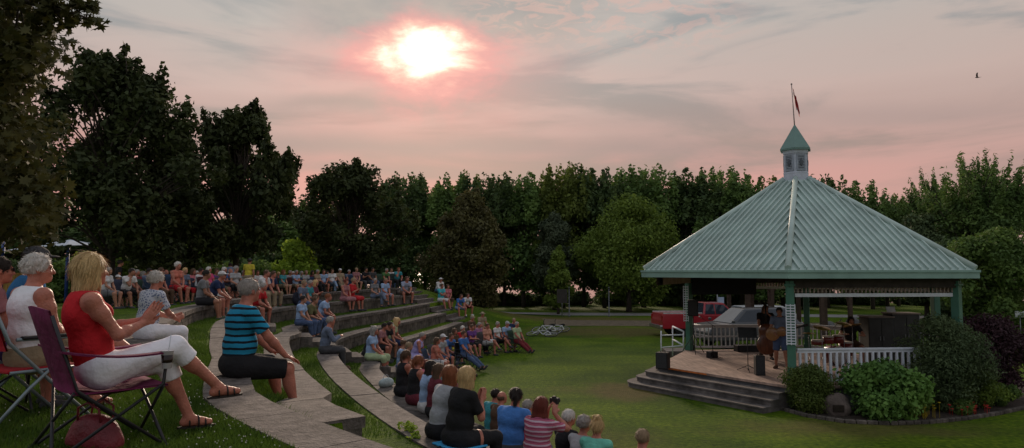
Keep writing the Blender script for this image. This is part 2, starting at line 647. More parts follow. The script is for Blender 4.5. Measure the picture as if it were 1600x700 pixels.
def part(mb, name, m, parent=None):
    o = mb.build(name, m, parent or pav)
    if parent is None:
        o.matrix_parent_inverse = PI_INV
    return o


RE, EZ = 4.76, 3.32                      # eave corner radius, eave height
RT, TZ = 0.40, 6.03                      # where the roof meets the cupola
for i in range(6):
    a, b = hexp(i, RE), hexp(i + 1, RE)
    c, d = hexp(i + 1, RT), hexp(i, RT)
    A, B_, C_, D_ = (Vector((a.x, a.y, EZ)), Vector((b.x, b.y, EZ)), Vector((c.x, c.y, TZ)), Vector((d.x, d.y, TZ)))
    mb = MB()
    nrm = (B_ - A).cross(D_ - A).normalized()
    if nrm.z < 0: nrm = -nrm
    lo = nrm * -0.035
    mb.add([A, B_, C_, D_, A + lo, B_ + lo, C_ + lo, D_ + lo], [(0, 1, 2, 3), (7, 6, 5, 4), (0, 4, 5, 1), (2, 6, 7, 3)])
    # standing seams, square to the eave, cut off at the hips
    e = (B_ - A); elen = e.length; e.normalize()
    up = nrm.cross(e).normalized()
    if up.z < 0: up = -up
    nrib = 25
    slope_len = ((C_ + D_) / 2 - (A + B_) / 2).length
    tl = (C_ - D_).length
    for k in range(nrib):
        s = elen * (k + 0.5) / nrib
        run = min(s, elen - s) / ((elen - tl) / 2) * slope_len
        run = min(run, slope_len) - 0.09
        if run < 0.12: continue
        p = A + e * s + up * 0.03
        q = A + e * s + up * run
        for h0, h1, w in ((0.001, 0.056, 0.008), (0.056, 0.066, 0.018)):     # a standing seam: thin web, folded top
            vs = []
            for t in (p, q):
                vs += [t - e * w + nrm * h0, t + e * w + nrm * h0, t + e * w + nrm * h1, t - e * w + nrm * h1]
            mb.add(vs, [(0, 1, 2, 3), (7, 6, 5, 4), (1, 0, 4, 5), (2, 1, 5, 6), (3, 2, 6, 7), (0, 3, 7, 4)])
    part(mb, 'roof_panel', ROOF)
    # hip cap
    mb = MB()
    off = Vector((0, 0, 0.045))
    mb.tube([A + off + (D_ - A) * 0.006, D_ + off], 0.078, 8)
    part(mb, 'hip_cap', ROOF)
    # gutter board under the eave
    mb = MB()
    ao, bo, ai, bi = hexp(i, RE + 0.055), hexp(i + 1, RE + 0.055), hexp(i, RE - 0.05), hexp(i + 1, RE - 0.05)
    vs = []
    for z in (EZ - 0.19, EZ - 0.004):
        vs += [(ao.x, ao.y, z), (bo.x, bo.y, z), (bi.x, bi.y, z), (ai.x, ai.y, z)]
    mb.add(vs, [(3, 2, 1, 0), (4, 5, 6, 7), (0, 1, 5, 4), (2, 3, 7, 6), (1, 2, 6, 5), (3, 0, 4, 7)])
    ao, bo = hexp(i, RE + 0.085), hexp(i + 1, RE + 0.085)
    vs = []
    for z in (EZ - 0.045, EZ + 0.012):
        vs += [(ao.x, ao.y, z), (bo.x, bo.y, z), (bi.x, bi.y, z), (ai.x, ai.y, z)]
    mb.add(vs, [(3, 2, 1, 0), (4, 5, 6, 7), (0, 1, 5, 4), (2, 3, 7, 6), (1, 2, 6, 5), (3, 0, 4, 7)])
    part(mb, 'gutter', TRIM)
    # soffit and the beam over the posts
    mb = MB()
    q = [hexp(i, RE - 0.06), hexp(i + 1, RE - 0.06), hexp(i + 1, 3.9), hexp(i, 3.9)]
    mb.add([(v.x, v.y, z) for z in (EZ - 0.16, EZ - 0.13) for v in q], [(3, 2, 1, 0), (4, 5, 6, 7), (0, 1, 5, 4), (2, 3, 7, 6)])
    part(mb, 'soffit', SOFFIT)
    mb = MB()
    q = [hexp(i, 4.37), hexp(i + 1, 4.37), hexp(i + 1, 4.17), hexp(i, 4.17)]
    zb = EZ - (0.42 if i != 5 else 0.185)
    mb.add([(v.x, v.y, z) for z in (zb, EZ - 0.165) for v in q], [(3, 2, 1, 0), (4, 5, 6, 7), (0, 1, 5, 4), (2, 3, 7, 6)])
    part(mb, 'roof_beam', SOFFIT if i == 4 else DARKW)

# rafters you see from below
mb = MB()
for i in range(6):
    a = hexp(i, 4.2); d = hexp(i, 0.4)
    mb.tube([(a.x, a.y, EZ - 0.06), (d.x, d.y, TZ - 0.3)], 0.07, 4, smooth=False)
part(mb, 'rafter', DARKW)

# turned spindles of the frieze under the eaves, with the white rail below them
for i in (0, 1, 2, 3):
    a, b = hexp(i, 4.27), hexp(i + 1, 4.27)
    n = 42
    mb = MB()
    for k in range(1, n):
        p = a.lerp(b, k / n)
        mb.lathe((p.x, p.y, EZ - 0.56), [(0.012, 0), (0.03, 0.05), (0.014, 0.08), (0.026, 0.12), (0.012, 0.15)], 5)
    part(mb, 'frieze', SOFFIT)
    mb = MB()
    d = (b - a).normalized()
    ang = math.atan2(d.y, d.x)
    c = (a + b) / 2
    mb.box((c.x, c.y, EZ - 0.60), ((b - a).length - 0.22, 0.07, 0.085), ang)
    part(mb, 'frieze_rail', WHITE)

# posts
for i in range(5):
    p = hexp(i, 4.27)
    mb = MB()
    ang = R(TH + 60 * i)
    w = 0.19
    mb.box((p.x, p.y, DECK_Z + 1.26), (w, w, 2.52), ang, bev=0.012)
    mb.box((p.x, p.y, DECK_Z + 0.10), (w + 0.05, w + 0.05, 0.20), ang, bev=0.01)
    mb.box((p.x, p.y, DECK_Z + 2.42), (w + 0.06, w + 0.06, 0.05), ang, bev=0.01)
    po = part(mb, 'post', POSTG)
    if i in (0, 4):
        # white lattice bracket fixed to the side that faces the audience
        d = Vector((-p.x, -p.y)).normalized() if i == 0 else Vector((-0.35, -1)).normalized()
        side = Vector((-d.y, d.x))
        rot = Matrix((side.to_3d(), d.to_3d(), Vector((0, 0, 1)))).transposed()
        mb = MB()
        c0 = Vector((p.x, p.y, 0)) + Vector((d.x, d.y, 0)) * 0.145 - Vector((side.x, side.y, 0)) * (0 if i == 0 else 0.09)
        wd = 0.2 if i == 0 else 0.16
        zlo, zhi = (DECK_Z + 0.98, DECK_Z + 1.96) if i == 0 else (DECK_Z + 1.0, DECK_Z + 2.25)
        for sx in (-1, 0, 1):
            mb.box(c0 + Vector((side.x, side.y, 0)) * sx * wd / 2 + Vector((0, 0, (zlo + zhi) / 2)), (0.022, 0.016, zhi - zlo), rot=rot)
        nr = 15
        for k in range(nr):
            mb.box(c0 + Vector((d.x, d.y, 0)) * 0.004 + Vector((0, 0, zlo + (zhi - zlo) * (k + .5) / nr)), (wd + 0.02, 0.016, 0.028), rot=rot)
        o = mb.build('lattice', WHITE, po)

# cupola
cup = empty('cupola', (0, 0, 0)); cup.parent = pav
cup.matrix_parent_inverse = PI_INV
def cpart(mb, name, m, par=None):
    return mb.build(name, m, par or cup)
def hexring(mb, r0, z0, r1, z1):
    p0 = [hexp(i, r0 * CK) for i in range(6)]; p1 = [hexp(i, r1 * CK) for i in range(6)]
    vs = [(p.x, p.y, z0) for p in p0] + [(p.x, p.y, z1) for p in p1]
    mb.add(vs, [(i, (i + 1) % 6, 6 + (i + 1) % 6, 6 + i) for i in range(6)] + [tuple(range(6))[::-1], tuple(range(6, 12))])
CB = 5.98
CK = 0.80
mb = MB(); hexring(mb, 0.50, CB - 0.1, 0.49, CB + 0.26); hexring(mb, 0.455, CB + 0.26, 0.455, CB + 0.96)
hexring(mb, 0.50, CB + 0.26, 0.49, CB + 0.30); hexring(mb, 0.49, CB + 0.86, 0.52, CB + 0.97)
cpart(mb, 'cupola_wall', mat('cupola_white', (0.50, 0.53, 0.60), 0.6, 0.1, 6))
for i in range(6):
    a, b = hexp(i, 0.455 * CK), hexp(i + 1, 0.455 * CK)
    c = (a + b) / 2; dn = (c - GC).normalized(); dt = (b - a).normalized()
    rot = Matrix((dt.to_3d(), dn.to_3d(), Vector((0, 0, 1)))).transposed()
    mb = MB()
    cc = Vector((c.x, c.y, CB + 0.58)); n3 = dn.to_3d(); t3 = dt.to_3d()
    for sx in (-1, 1): mb.box(cc + t3 * sx * 0.115 + n3 * 0.012, (0.04, 0.03, 0.50), rot=rot)
    for sz in (-1, 1): mb.box(cc + Vector((0, 0, sz * 0.23)) + n3 * 0.012, (0.19, 0.028, 0.04), rot=rot)
    for k in range(9): mb.box(cc + Vector((0, 0, -0.19 + k * 0.047)) + n3 * 0.010, (0.19, 0.02, 0.026), rot=rot)
    f = cpart(mb, 'louvre', LOUVRE)
    mb = MB(); mb.box(cc + n3 * 0.004, (0.19, 0.004, 0.44), rot=rot)
    mb.ball(cc + n3 * 0.028, (0.055, 0.014, 0.11), 8, 6, rot)
    mb.build('louvre_panel', mat('louvre_dark', (0.09, 0.10, 0.12), 0.7), f)
mb = MB(); hexring(mb, 0.60, CB + 0.965, 0.60, CB + 1.01); hexring(mb, 0.605, CB + 1.012, 0.02, CB + 1.78)
cpart(mb, 'cupola_roof', mat('cupola_sheet', (0.15, 0.25, 0.22), 0.5, 0.1, 3))
# flagpole with the limp flag
pb = Vector((GC.x, GC.y, CB + 1.7)); lean = Vector((-0.045, 0, 1.0))
mb = MB(); mb.tube([pb, pb + lean * 1.32], [0.018, 0.013], 8); mb.ball(pb + lean * 1.34, 0.03, 8, 6)
pole = cpart(mb, 'flagpole', mat('pole_paint', (0.32, 0.25, 0.24), 0.5))
top = pb + lean * 1.24
vs, fs, mi = [], [], []
NU, NV = 9, 15
for v in range(NV):
    for u in range(NU):
        s = u / (NU - 1); t = v / (NV - 1)
        drop = t * 0.55 + s * 0.46 * (0.72 + 0.1 * t)
        out = 0.025 + s * 0.16 * (0.45 + 0.5 * t) + 0.02 * math.sin(s * 9 + t * 2)
        vs.append((top.x + out + 0.005 * v, top.y + 0.045 * math.sin(s * 13 + t * 3) * (0.3 + s), top.z - drop))
for v in range(NV - 1):
    for u in range(NU - 1):
        fs.append((v * NU + u, v * NU + u + 1, (v + 1) * NU + u + 1, (v + 1) * NU + u))
me = bpy.data.meshes.new('flag'); me.from_pydata(vs, [], fs); me.update()
FRED, FWH = mat('flag_red', (0.36, 0.02, 0.025), 0.8, 0.1), mat('flag_white', (0.6, 0.55, 0.53), 0.8, 0.1)
for m_ in (FRED, FWH): me.materials.append(m_)
for q, p in enumerate(me.polygons):
    p.material_index = 1 if (q % (NU - 1)) in (3,) else 0
    p.use_smooth = True
fo = link('flag', me, None, pole)

# deck and its skirt; the wrap-around steps on the open side
mb = MB()
hx = [hexp(i, 4.42) for i in range(6)]
# boards run across the stage
bd = hexp(5, 1) - hexp(0, 1); ba = math.atan2(bd.y, bd.x)
mb.prism([(p.x, p.y) for p in hx], DECK_Z - 0.06, DECK_Z)
part(mb, 'deck', DECKM)
mb = MB()
hx = [hexp(i, 4.36) for i in range(6)]
mb.prism([(p.x, p.y) for p in hx], -0.1, DECK_Z - 0.062)
part(mb, 'deck_skirt', mat('skirt_grey', (0.10, 0.10, 0.105), 0.8))
mb = MB()
a, b = hexp(5, 4.425), hexp(0, 4.425)
p0, p1 = a.lerp(b, 0.10), a.lerp(b, 0.42)
dn = ((a + b) / 2 - GC).normalized()
c = (p0 + p1) / 2 + dn * 0.006
mb.box((c.x, c.y, DECK_Z - 0.03), ((p1 - p0).length, 0.02, 0.035), math.atan2((b - a).y, (b - a).x))
part(mb, 'edge_strip', mat('orange_tape', (0.55, 0.15, 0.03), 0.6))

stp = empty('stage_steps', (*hexp(5.5, 5), 0), 0, 'three dark wraparound steps leading up to the wooden stage deck', 'steps')
for j in range(3):
    mb = MB()
    ri, ro = 4.43, 4.43 + 0.31 * (3 - j) + 0.04
    z1 = DECK_Z * (j + 1) / 4.0
    # octagonal-ended tread: follows side 5-0 and turns round the corner at 5
    u = (hexp(0, 1) - hexp(5, 1)).normalized(); nrm = ((hexp(0, 1) + hexp(5, 1)) / 2 - GC).normalized()
    A0 = hexp(0, 4.43); A5 = hexp(5, 4.43)
    off = ro - 4.43
    A4 = hexp(4, 4.43)
    u45 = (A4 - A5).normalized(); n45 = ((A4 + A5) / 2 - GC).normalized()
    outer = [A0 + nrm * off - u * 0.12]
    outer += [A5 + nrm * off + u * 0.10]
    ang0 = math.atan2(nrm.y, nrm.x); ang1 = math.atan2(n45.y, n45.x)
    dA = (ang1 - ang0 + PI) % (2 * PI) - PI
    for s in range(1, 5):
        an = ang0 + dA * s / 5
        outer.append(A5 + Vector((math.cos(an), math.sin(an))) * off * (1.02 - 0.07 * s))
    outer += [A5 + n45 * off * .66 + u45 * 0.1, A5 + u45 * 1.2 + n45 * off * .6]
    inner = [A5 + u45 * 1.2, A5, A0 - u * 0.12]
    mb.prism([(p.x, p.y) for p in outer + inner][::-1], -0.05 if j == 0 else DECK_Z * j / 4.0 + 0.001, z1 - 0.035)
    nos = [p + (p - GC).normalized() * 0.025 for p in outer] + inner
    mb.prism([(p.x, p.y) for p in nos][::-1], z1 - 0.034, z1)
    o = mb.build('step', STEPM, stp); o.matrix_parent_inverse = Matrix.Translation(-stp.location)


def railing(i, t0, t1, nb, cat_label, parent_name='railing', rh=0.86, mat_=WHITE, both=False):
    a, b = hexp(i, 4.25), hexp(i + 1, 4.25)
    p, q = a.lerp(b, t0), a.lerp(b, t1)
    d = (q - p); ln = d.length; d.normalize(); ang = math.atan2(d.y, d.x)
    c = (p + q) / 2
    mb = MB()
    mb.box((c.x, c.y, DECK_Z + rh), (ln, 0.09, 0.05), ang, bev=0.008)
    mb.box((c.x, c.y, DECK_Z + rh - 0.055), (ln, 0.04, 0.06), ang)
    mb.box((c.x, c.y, DECK_Z + 0.11), (ln, 0.045, 0.07), ang)
    if both: mb.box((c.x, c.y, DECK_Z + rh * 0.55), (ln, 0.03, 0.05), ang)
    o = part(mb, 'railing', mat_)
    for k in range(nb):
        w = p.lerp(q, (k + 0.5) / nb)
        m2 = MB(); m2.box((w.x, w.y, DECK_Z + (rh - 0.085 + 0.145) / 2), (0.052 if i < 2 else 0.034, 0.05 if i < 2 else 0.034, rh - 0.23), ang)
        m2.build('baluster', mat_, o)


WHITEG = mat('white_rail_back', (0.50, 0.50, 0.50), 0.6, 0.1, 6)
railing(0, 0.03, 0.97, 26, '')
railing(1, 0.03, 0.97, 24, '')
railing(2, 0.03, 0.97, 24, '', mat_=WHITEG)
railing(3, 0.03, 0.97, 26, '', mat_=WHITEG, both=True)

# banner roll under the left eave
mb = MB()
a, b = hexp(4, 4.12), hexp(3, 4.12)
p, q = a.lerp(b, 0.0), a.lerp(b, 0.56)
d = (q - p).normalized(); c = (p + q) / 2
mb.box((c.x, c.y, EZ - 0.52), ((q - p).length, 0.05, 0.62), math.atan2(d.y, d.x), bev=0.01)
for t in (0.1, 0.5, 0.9):
    w = p.lerp(q, t); mb.tube([(w.x, w.y, EZ - 0.22), (w.x, w.y, EZ - 0.12)], 0.012, 6)
part(mb, 'rolled_curtain', mat('curtain_black', (0.014, 0.014, 0.02), 0.8))

# ramp handrail of white pipe left of the stage
hr = empty('handrail', (*on_z(1045, 560, 0.0).xy, 0), 0, 'white pipe handrail zigzagging beside the stage left of the green post', 'handrail')
mb = MB()
def dk(px, py, d): return at(px, py, d)
for px, y0, y1, dd in ((1033, 517, 560, 25.5), (1051, 510, 556, 25.2), (1068, 518, 553, 24.6)):
    mb.tube([dk(px, y0, dd), dk(px, y1, dd)], 0.025, 6)
mb.tube([dk(1033, 524, 25.5), dk(1068, 523, 24.6)], 0.025, 6)
mb.tube([dk(1033, 543, 25.5), dk(1068, 540, 24.6)], 0.025, 6)
mb.tube([dk(1051, 510, 25.2), dk(1068, 518, 24.6)], 0.03, 6)
mb.tube([dk(1051, 530, 25.2), dk(1068, 540, 24.6)], 0.03, 6)
o = mb.build('pipe_rail', WHITE, hr); o.matrix_parent_inverse = Matrix.Translation(-hr.location)
mb = MB(); bp_ = on_z(1058, 556, 0.0)
mb.prism([(bp_.x - 0.5, bp_.y - 0.4), (bp_.x + 0.6, bp_.y - 0.3), (bp_.x + 0.6, bp_.y + 0.9), (bp_.x - 0.4, bp_.y + 0.8)], -0.05, 0.22)
o = mb.build('ramp_slab', STEPM, hr); o.matrix_parent_inverse = Matrix.Translation(-hr.location)
# ------------------------------------------------------------------ trees and shrubs
def leaf_mat(name, a, b, trans=0.3):
    return mat(name, a, 0.75, 0.3, 1.1, 0, None, 0, trans, b, detail=5)


BARK = mat('bark', (0.055, 0.043, 0.034), 0.95, 0.35, 7, 0.7, 30)
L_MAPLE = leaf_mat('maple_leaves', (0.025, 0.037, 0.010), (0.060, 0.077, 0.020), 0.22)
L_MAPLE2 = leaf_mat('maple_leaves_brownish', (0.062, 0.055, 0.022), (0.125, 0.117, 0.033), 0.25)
L_POPLAR = leaf_mat('poplar_leaves', (0.070, 0.125, 0.036), (0.163, 0.258, 0.059), 0.3)
L_POPLAR2 = leaf_mat('poplar_leaves_dark', (0.045, 0.078, 0.029), (0.109, 0.167, 0.045), 0.3)
L_BRIGHT = leaf_mat('light_green_leaves', (0.092, 0.144, 0.020), (0.194, 0.270, 0.040), 0.35)
L_LIME = leaf_mat('lime_leaves', (0.172, 0.265, 0.023), (0.343, 0.468, 0.055), 0.45)
L_LIMED = leaf_mat('yellow_green_leaves', (0.106, 0.163, 0.019), (0.200, 0.275, 0.037), 0.4)
L_POPLAR3 = leaf_mat('poplar_leaves_yellowish', (0.086, 0.115, 0.023), (0.172, 0.218, 0.037), 0.35)
L_POPLAR4 = leaf_mat('poplar_leaves_deep', (0.034, 0.063, 0.023), (0.086, 0.132, 0.034), 0.3)
L_GREY = leaf_mat('grey_green_leaves', (0.059, 0.084, 0.045), (0.119, 0.147, 0.077), 0.25)
L_HEDGE = leaf_mat('hedge_leaves', (0.058, 0.108, 0.023), (0.146, 0.225, 0.043), 0.3)
L_BOX = leaf_mat('clipped_shrub_leaves', (0.053, 0.084, 0.014), (0.122, 0.166, 0.027), 0.2)
L_HYD = leaf_mat('hydrangea_leaves', (0.078, 0.166, 0.035), (0.195, 0.351, 0.069), 0.3)
L_PURPLE = leaf_mat('purple_leaves', (0.029, 0.013, 0.018), (0.072, 0.029, 0.039), 0.2)
L_OLIVE = leaf_mat('olive_leaves', (0.056, 0.091, 0.039), (0.131, 0.176, 0.070), 0.25)


def leaves(blobs, n, size, up=0.25, shell=0.55, seed=1, elong=1.7, droop=0.0, pts=None):
    """diamond leaves spread through blobs [(c, radii)], denser towards each blob's skin"""
    g = np.random.default_rng(seed)
    C = np.array([b[0] for b in blobs], float); RR = np.array([b[1] for b in blobs], float)
    wgt = (RR[:, 0] * RR[:, 1] * RR[:, 2]) ** 0.72; wgt /= wgt.sum()
    idx = g.choice(len(blobs), n, p=wgt)
    d = g.normal(size=(n, 3)); d /= np.linalg.norm(d, axis=1, keepdims=True)
    rad = shell + (1 - shell) * g.random((n, 1)) ** 0.6
    rad *= 1 + 0.16 * g.normal(size=(n, 1))
    P = C[idx] + d * RR[idx] * rad
    nrm = d + g.normal(size=(n, 3)) * 0.75 + np.array([0, 0, up])
    nrm /= np.linalg.norm(nrm, axis=1, keepdims=True)
    t = g.normal(size=(n, 3)) + d * 0.7 + np.array([0, 0, -droop])
    t -= nrm * (t * nrm).sum(1, keepdims=True)
    t /= np.linalg.norm(t, axis=1, keepdims=True)
    b = np.cross(nrm, t)
    s = size * (0.65 + 0.7 * g.random((n, 1)))
    w = s / elong
    fold = nrm * s * 0.12
    V = np.stack([P - t * s * 0.5, P + b * w * 0.5 + fold, P + t * s * 0.5, P - b * w * 0.5 + fold], 1).reshape(-1, 3)
    Fq = np.arange(4 * n).reshape(-1, 4)
    return V, Fq


def limbs(mb, base, blobs, trunk_r, top_z, seed=1, frac=0.7, bow=0.15, seg=6):
    g = random.Random(seed)
    bx, by, bz = base
    ptsT = []
    for i in range(7):
        t = i / 6
        ptsT.append(Vector((bx + 0.1 * math.sin(t * 4 + seed) * t * top_z * 0.1, by + 0.1 * math.cos(t * 3 + seed) * t * top_z * 0.1, bz + t * (top_z - bz))))
    mb.tube(ptsT, [trunk_r * (1.25 if i == 0 else 1 - 0.8 * i / 6) for i in range(7)], 9)
    for c, r in blobs:
        if g.random() > frac: continue
        c = Vector(c)
        hz = c.z - bz
        t = min(0.92, max(0.22, (hz * g.uniform(0.35, 0.62)) / max(0.1, top_z - bz)))
        k = t * 6; i = int(k); s = ptsT[i].lerp(ptsT[min(6, i + 1)], k - i)
        m1 = s.lerp(c, 0.5) + Vector((0, 0, bow * (c - s).length * 0.6)) + Vector((g.uniform(-.1, .1), g.uniform(-.1, .1), 0)) * (c - s).length
        r0 = trunk_r * (0.32 - 0.2 * t)
        mb.tube([s, s.lerp(m1, 0.55), m1, c.lerp(m1, 0.35), c], [r0, r0 * .85, r0 * .6, r0 * .42, r0 * .15], seg, cap=False)


def blobs_round(h0, h1, rx, n, seed, br=(0.16, 0.30), shape='round', squash=0.85):
    """clump centres through a crown from height h0 to h1, half width rx"""
    g = random.Random(seed)
    out = []
    H = h1 - h0
    tries = 0
    while len(out) < n and tries < 5000:
        tries += 1
        t = g.random()
        if shape == 'round': prof = math.sin(PI * (0.10 + 0.86 * t)) ** 0.62
        elif shape == 'maple': prof = (math.sin(PI * min(1, 0.16 + 0.80 * t)) ** 0.7) * (1.0 if t < 0.5 else 1.0 - 0.55 * (t - 0.5))
        elif shape == 'cone': prof = max(0.05, (1 - t) ** 0.8) * (0.35 + 0.65 * min(1, t * 6))
        elif shape == 'column': prof = (min(1, t * 5 + 0.25)) * (1 - t ** 2.2 * 0.8)
        else: prof = 1
        a = g.uniform(0, 2 * PI)
        rr = math.sqrt(g.random()) * prof * rx * (0.93 + 0.14 * math.sin(3 * a + seed))
        r = g.uniform(*br) * rx * (0.7 + 0.5 * prof)
        rr = max(0, rr - r * 0.35)
        out.append(((rr * math.cos(a), rr * math.sin(a), h0 + t * H), (r, r, r * squash)))
    return out


def make_tree(kind, blobs, nleaf, leaf, lm, trunk_r, top_z, seed, label, cat='tree', shell=0.5, elong=1.7, frac=0.7, base=(0, 0, 0), droop=0.0, bark=None):
    root = empty(kind, (0, 0, 0), 0, label, cat)
    mb = MB(); limbs(mb, base, blobs, trunk_r, top_z, seed, frac)
    mb.build('trunk', bark or BARK, root)
    V, Fq = leaves(blobs, nleaf, leaf, seed=seed, shell=shell, elong=elong, droop=droop)
    link('crown', np_mesh('crown', V, Fq), lm, root)
    return root


def put(t, px, d, rz=0.0, s=1.0, z=None, label=None, group=None, sz=None):
    a, _ = ray(px)
    x, y = a * d, d
    t.location = (x, y, (ground(x, y) if z is None else z) - 0.05)
    t.rotation_euler = (0, 0, rz)
    t.scale = (s, s, sz or s)
    if label: t['label'] = label
    if group: t['group'] = group
    return t


def topz(py, d):
    return CAM_Z + ray(800, py)[1] * d


def sprigs(bl, seed, n):
    """small leafy shoots on the upper outside of a crown"""
    g = random.Random(seed + 500)
    top = sorted(bl, key=lambda b: -(b[0][2] + 0.5 * math.hypot(b[0][0], b[0][1])))[:max(8, len(bl) // 2)]
    out = list(bl)
    for _ in range(n):
        c, r = g.choice(top)
        a = math.atan2(c[1], c[0]) + g.gauss(0, .5)
        dv = Vector((math.cos(a) * g.uniform(.1, .9), math.sin(a) * g.uniform(.1, .9), g.uniform(.6, 1.2))).normalized()
        p = Vector(c) + dv * r[2] * 0.8
        ln = r[2] * g.uniform(.6, 1.5)
        for q in range(3):
            k = r[0] * (0.50 - 0.13 * q)
            out.append((tuple(p + dv * ln * q / 3), (k, k, k * 1.3)))
    return out


# ---- the big dark maples on the left
z0 = ground(ray(120)[0] * 27, 27)
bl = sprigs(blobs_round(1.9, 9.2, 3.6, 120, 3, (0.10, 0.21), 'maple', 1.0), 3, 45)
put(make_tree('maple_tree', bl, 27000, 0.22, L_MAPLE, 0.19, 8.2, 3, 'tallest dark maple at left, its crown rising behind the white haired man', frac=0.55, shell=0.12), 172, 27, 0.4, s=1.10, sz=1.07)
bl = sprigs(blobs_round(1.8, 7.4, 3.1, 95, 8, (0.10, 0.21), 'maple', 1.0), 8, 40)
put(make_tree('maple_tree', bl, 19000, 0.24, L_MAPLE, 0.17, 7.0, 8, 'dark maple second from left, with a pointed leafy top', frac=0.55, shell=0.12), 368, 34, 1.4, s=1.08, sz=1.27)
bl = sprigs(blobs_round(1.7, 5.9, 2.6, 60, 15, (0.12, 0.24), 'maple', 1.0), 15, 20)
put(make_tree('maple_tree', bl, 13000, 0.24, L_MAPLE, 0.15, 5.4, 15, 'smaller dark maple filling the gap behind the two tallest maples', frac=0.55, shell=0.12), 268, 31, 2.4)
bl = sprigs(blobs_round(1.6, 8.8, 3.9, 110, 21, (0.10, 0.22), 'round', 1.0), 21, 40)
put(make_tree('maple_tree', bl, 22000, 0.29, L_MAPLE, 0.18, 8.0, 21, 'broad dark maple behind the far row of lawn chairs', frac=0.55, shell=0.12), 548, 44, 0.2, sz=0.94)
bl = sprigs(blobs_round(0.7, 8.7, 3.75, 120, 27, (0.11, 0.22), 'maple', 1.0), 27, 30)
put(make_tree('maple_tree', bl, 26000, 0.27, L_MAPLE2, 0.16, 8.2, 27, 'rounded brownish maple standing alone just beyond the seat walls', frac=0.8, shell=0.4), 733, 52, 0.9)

# ---- the near maple whose branches hang in at the top left
def maple_leaf_mesh(name, P, size, seed, m, parent):
    """five-lobed leaves, one polygon each"""
    g = np.random.default_rng(seed)
    out = [(0, -0.42), (0.10, -0.18), (0.34, -0.26), (0.27, -0.05), (0.50, 0.10), (0.26, 0.13), (0.24, 0.26), (0.10, 0.20), (0.0, 0.55)]
    out = out + [(-x, y) for x, y in out[-2:0:-1]]
    out = np.array(out)
    n = len(P); k = len(out)
    nrm = g.normal(size=(n, 3)) * 0.7 + np.array([0, -0.25, 0.55]); nrm /= np.linalg.norm(nrm, axis=1, keepdims=True)
    t = g.normal(size=(n, 3)) + np.array([0.3, 0, -0.9]); t -= nrm * (t * nrm).sum(1, keepdims=True); t /= np.linalg.norm(t, axis=1, keepdims=True)
    b = np.cross(nrm, t)
    s = size * (0.7 + 0.6 * g.random((n, 1)))
    cup_ = (np.abs(out[:, 0]) * 0.35)
    V = P[:, None, :] + (b[:, None, :] * out[None, :, :1] + t[:, None, :] * out[None, :, 1:2] - nrm[:, None, :] * cup_[None, :, None]) * s[:, None, :]
    return link(name, np_mesh(name, V.reshape(-1, 3), np.arange(n * k).reshape(-1, k)), m, parent)


near = empty('maple_tree', (-8.2, 6.8, 2.0), 0, 'near maple at the left edge, its lobed leaves hanging over the lawn chairs', 'tree')
g = random.Random(5)
bl = []
for i in range(90):
    # the crown's right flank is what the photo shows
    px = g.gauss(2, 46); py = g.uniform(-90, 360)
    edge = 70 + 18 * math.sin(py * 0.025) + (40 if py < 60 else 0)
    if px > edge - 22 or px < -160: continue
    d = g.uniform(6.0, 9.0)
    if py > 250: px = min(px, 50)
    bl.append((at(px, py, d) - near.location, (0.34, 0.34, 0.30)))
for i in range(40):
    bl.append((Vector((g.gauss(-1.2, 1.3), g.gauss(0, 1.4), g.uniform(2.2, 6.5))), (0.5, 0.5, 0.42)))
# the branch that reaches out against the sky
br = [at(-40, -30, 6.4), at(30, 0, 6.3), at(80, 14, 6.2), at(120, 22, 6.15), at(152, 34, 6.1)]
tw = [(at(60, 40, 6.2), 0.16), (at(96, 30, 6.2), 0.15), (at(128, 22, 6.15), 0.15), (at(150, 34, 6.1), 0.09), (at(40, 60, 6.3), 0.20), (at(20, 85, 6.3), 0.24), (at(105, 8, 6.2), 0.15), (at(70, 10, 6.2), 0.2), (at(135, 8, 6.2), 0.12)]
g2 = np.random.default_rng(5)
P = []
for c, r in bl:
    n = int(115 * (r[0] / 0.34) ** 1.5)
    d = g2.normal(size=(n, 3)); d /= np.linalg.norm(d, axis=1, keepdims=True)
    P.append(np.array(c)[None] + d * np.array(r)[None] * (0.35 + 0.75 * g2.random((n, 1))))
for c, r in tw:
    n = int(30 * (r / 0.15) ** 2)
    d = g2.normal(size=(n, 3)); d /= np.linalg.norm(d, axis=1, keepdims=True)
    P.append(np.array(c - near.location)[None] + d * r * (0.3 + 0.75 * g2.random((n, 1))) * np.array([1, 1, 0.7]))
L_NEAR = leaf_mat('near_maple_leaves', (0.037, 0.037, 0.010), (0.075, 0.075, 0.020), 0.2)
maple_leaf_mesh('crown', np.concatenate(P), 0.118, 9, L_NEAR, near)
mb = MB()
limbs(mb, (-0.6, 0, -0.1), [b_ for b_ in bl if g.random() < 0.5], 0.17, 6.0, 4, 0.8)
mb.tube([Vector((-0.6, 0, 3.4))] + [b_ - near.location for b_ in br], [0.06, 0.035, 0.025, 0.018, 0.012, 0.006], 6)
for c, r in tw:
    q = min(br, key=lambda b_: (b_ - c).length) - near.location
    mb.tube([q, q.lerp(c - near.location, 0.6) + Vector((0, 0, 0.02)), c - near.location], [0.012, 0.008, 0.004], 5)
mb.build('trunk', BARK, near)

# ---- shrubs behind the people on the left
def shrub(kind, px, d, w, h, lm, n, leaf, seed, label, cat='shrub', z=None, blobs=26, shape='round', group=None, h0=0.05, shell=0.4):
    bl = blobs_round(h0 * h + 0.05, h * 0.92, w / 2, blobs, seed, (0.22, 0.38), shape)
    t = make_tree(kind, bl, n, leaf, lm, 0.03 + 0.012 * h, h * 0.6, seed, label, cat, shell=shell, frac=0.6)
    return put(t, px, d, seed * 1.7, z=z, group=group)


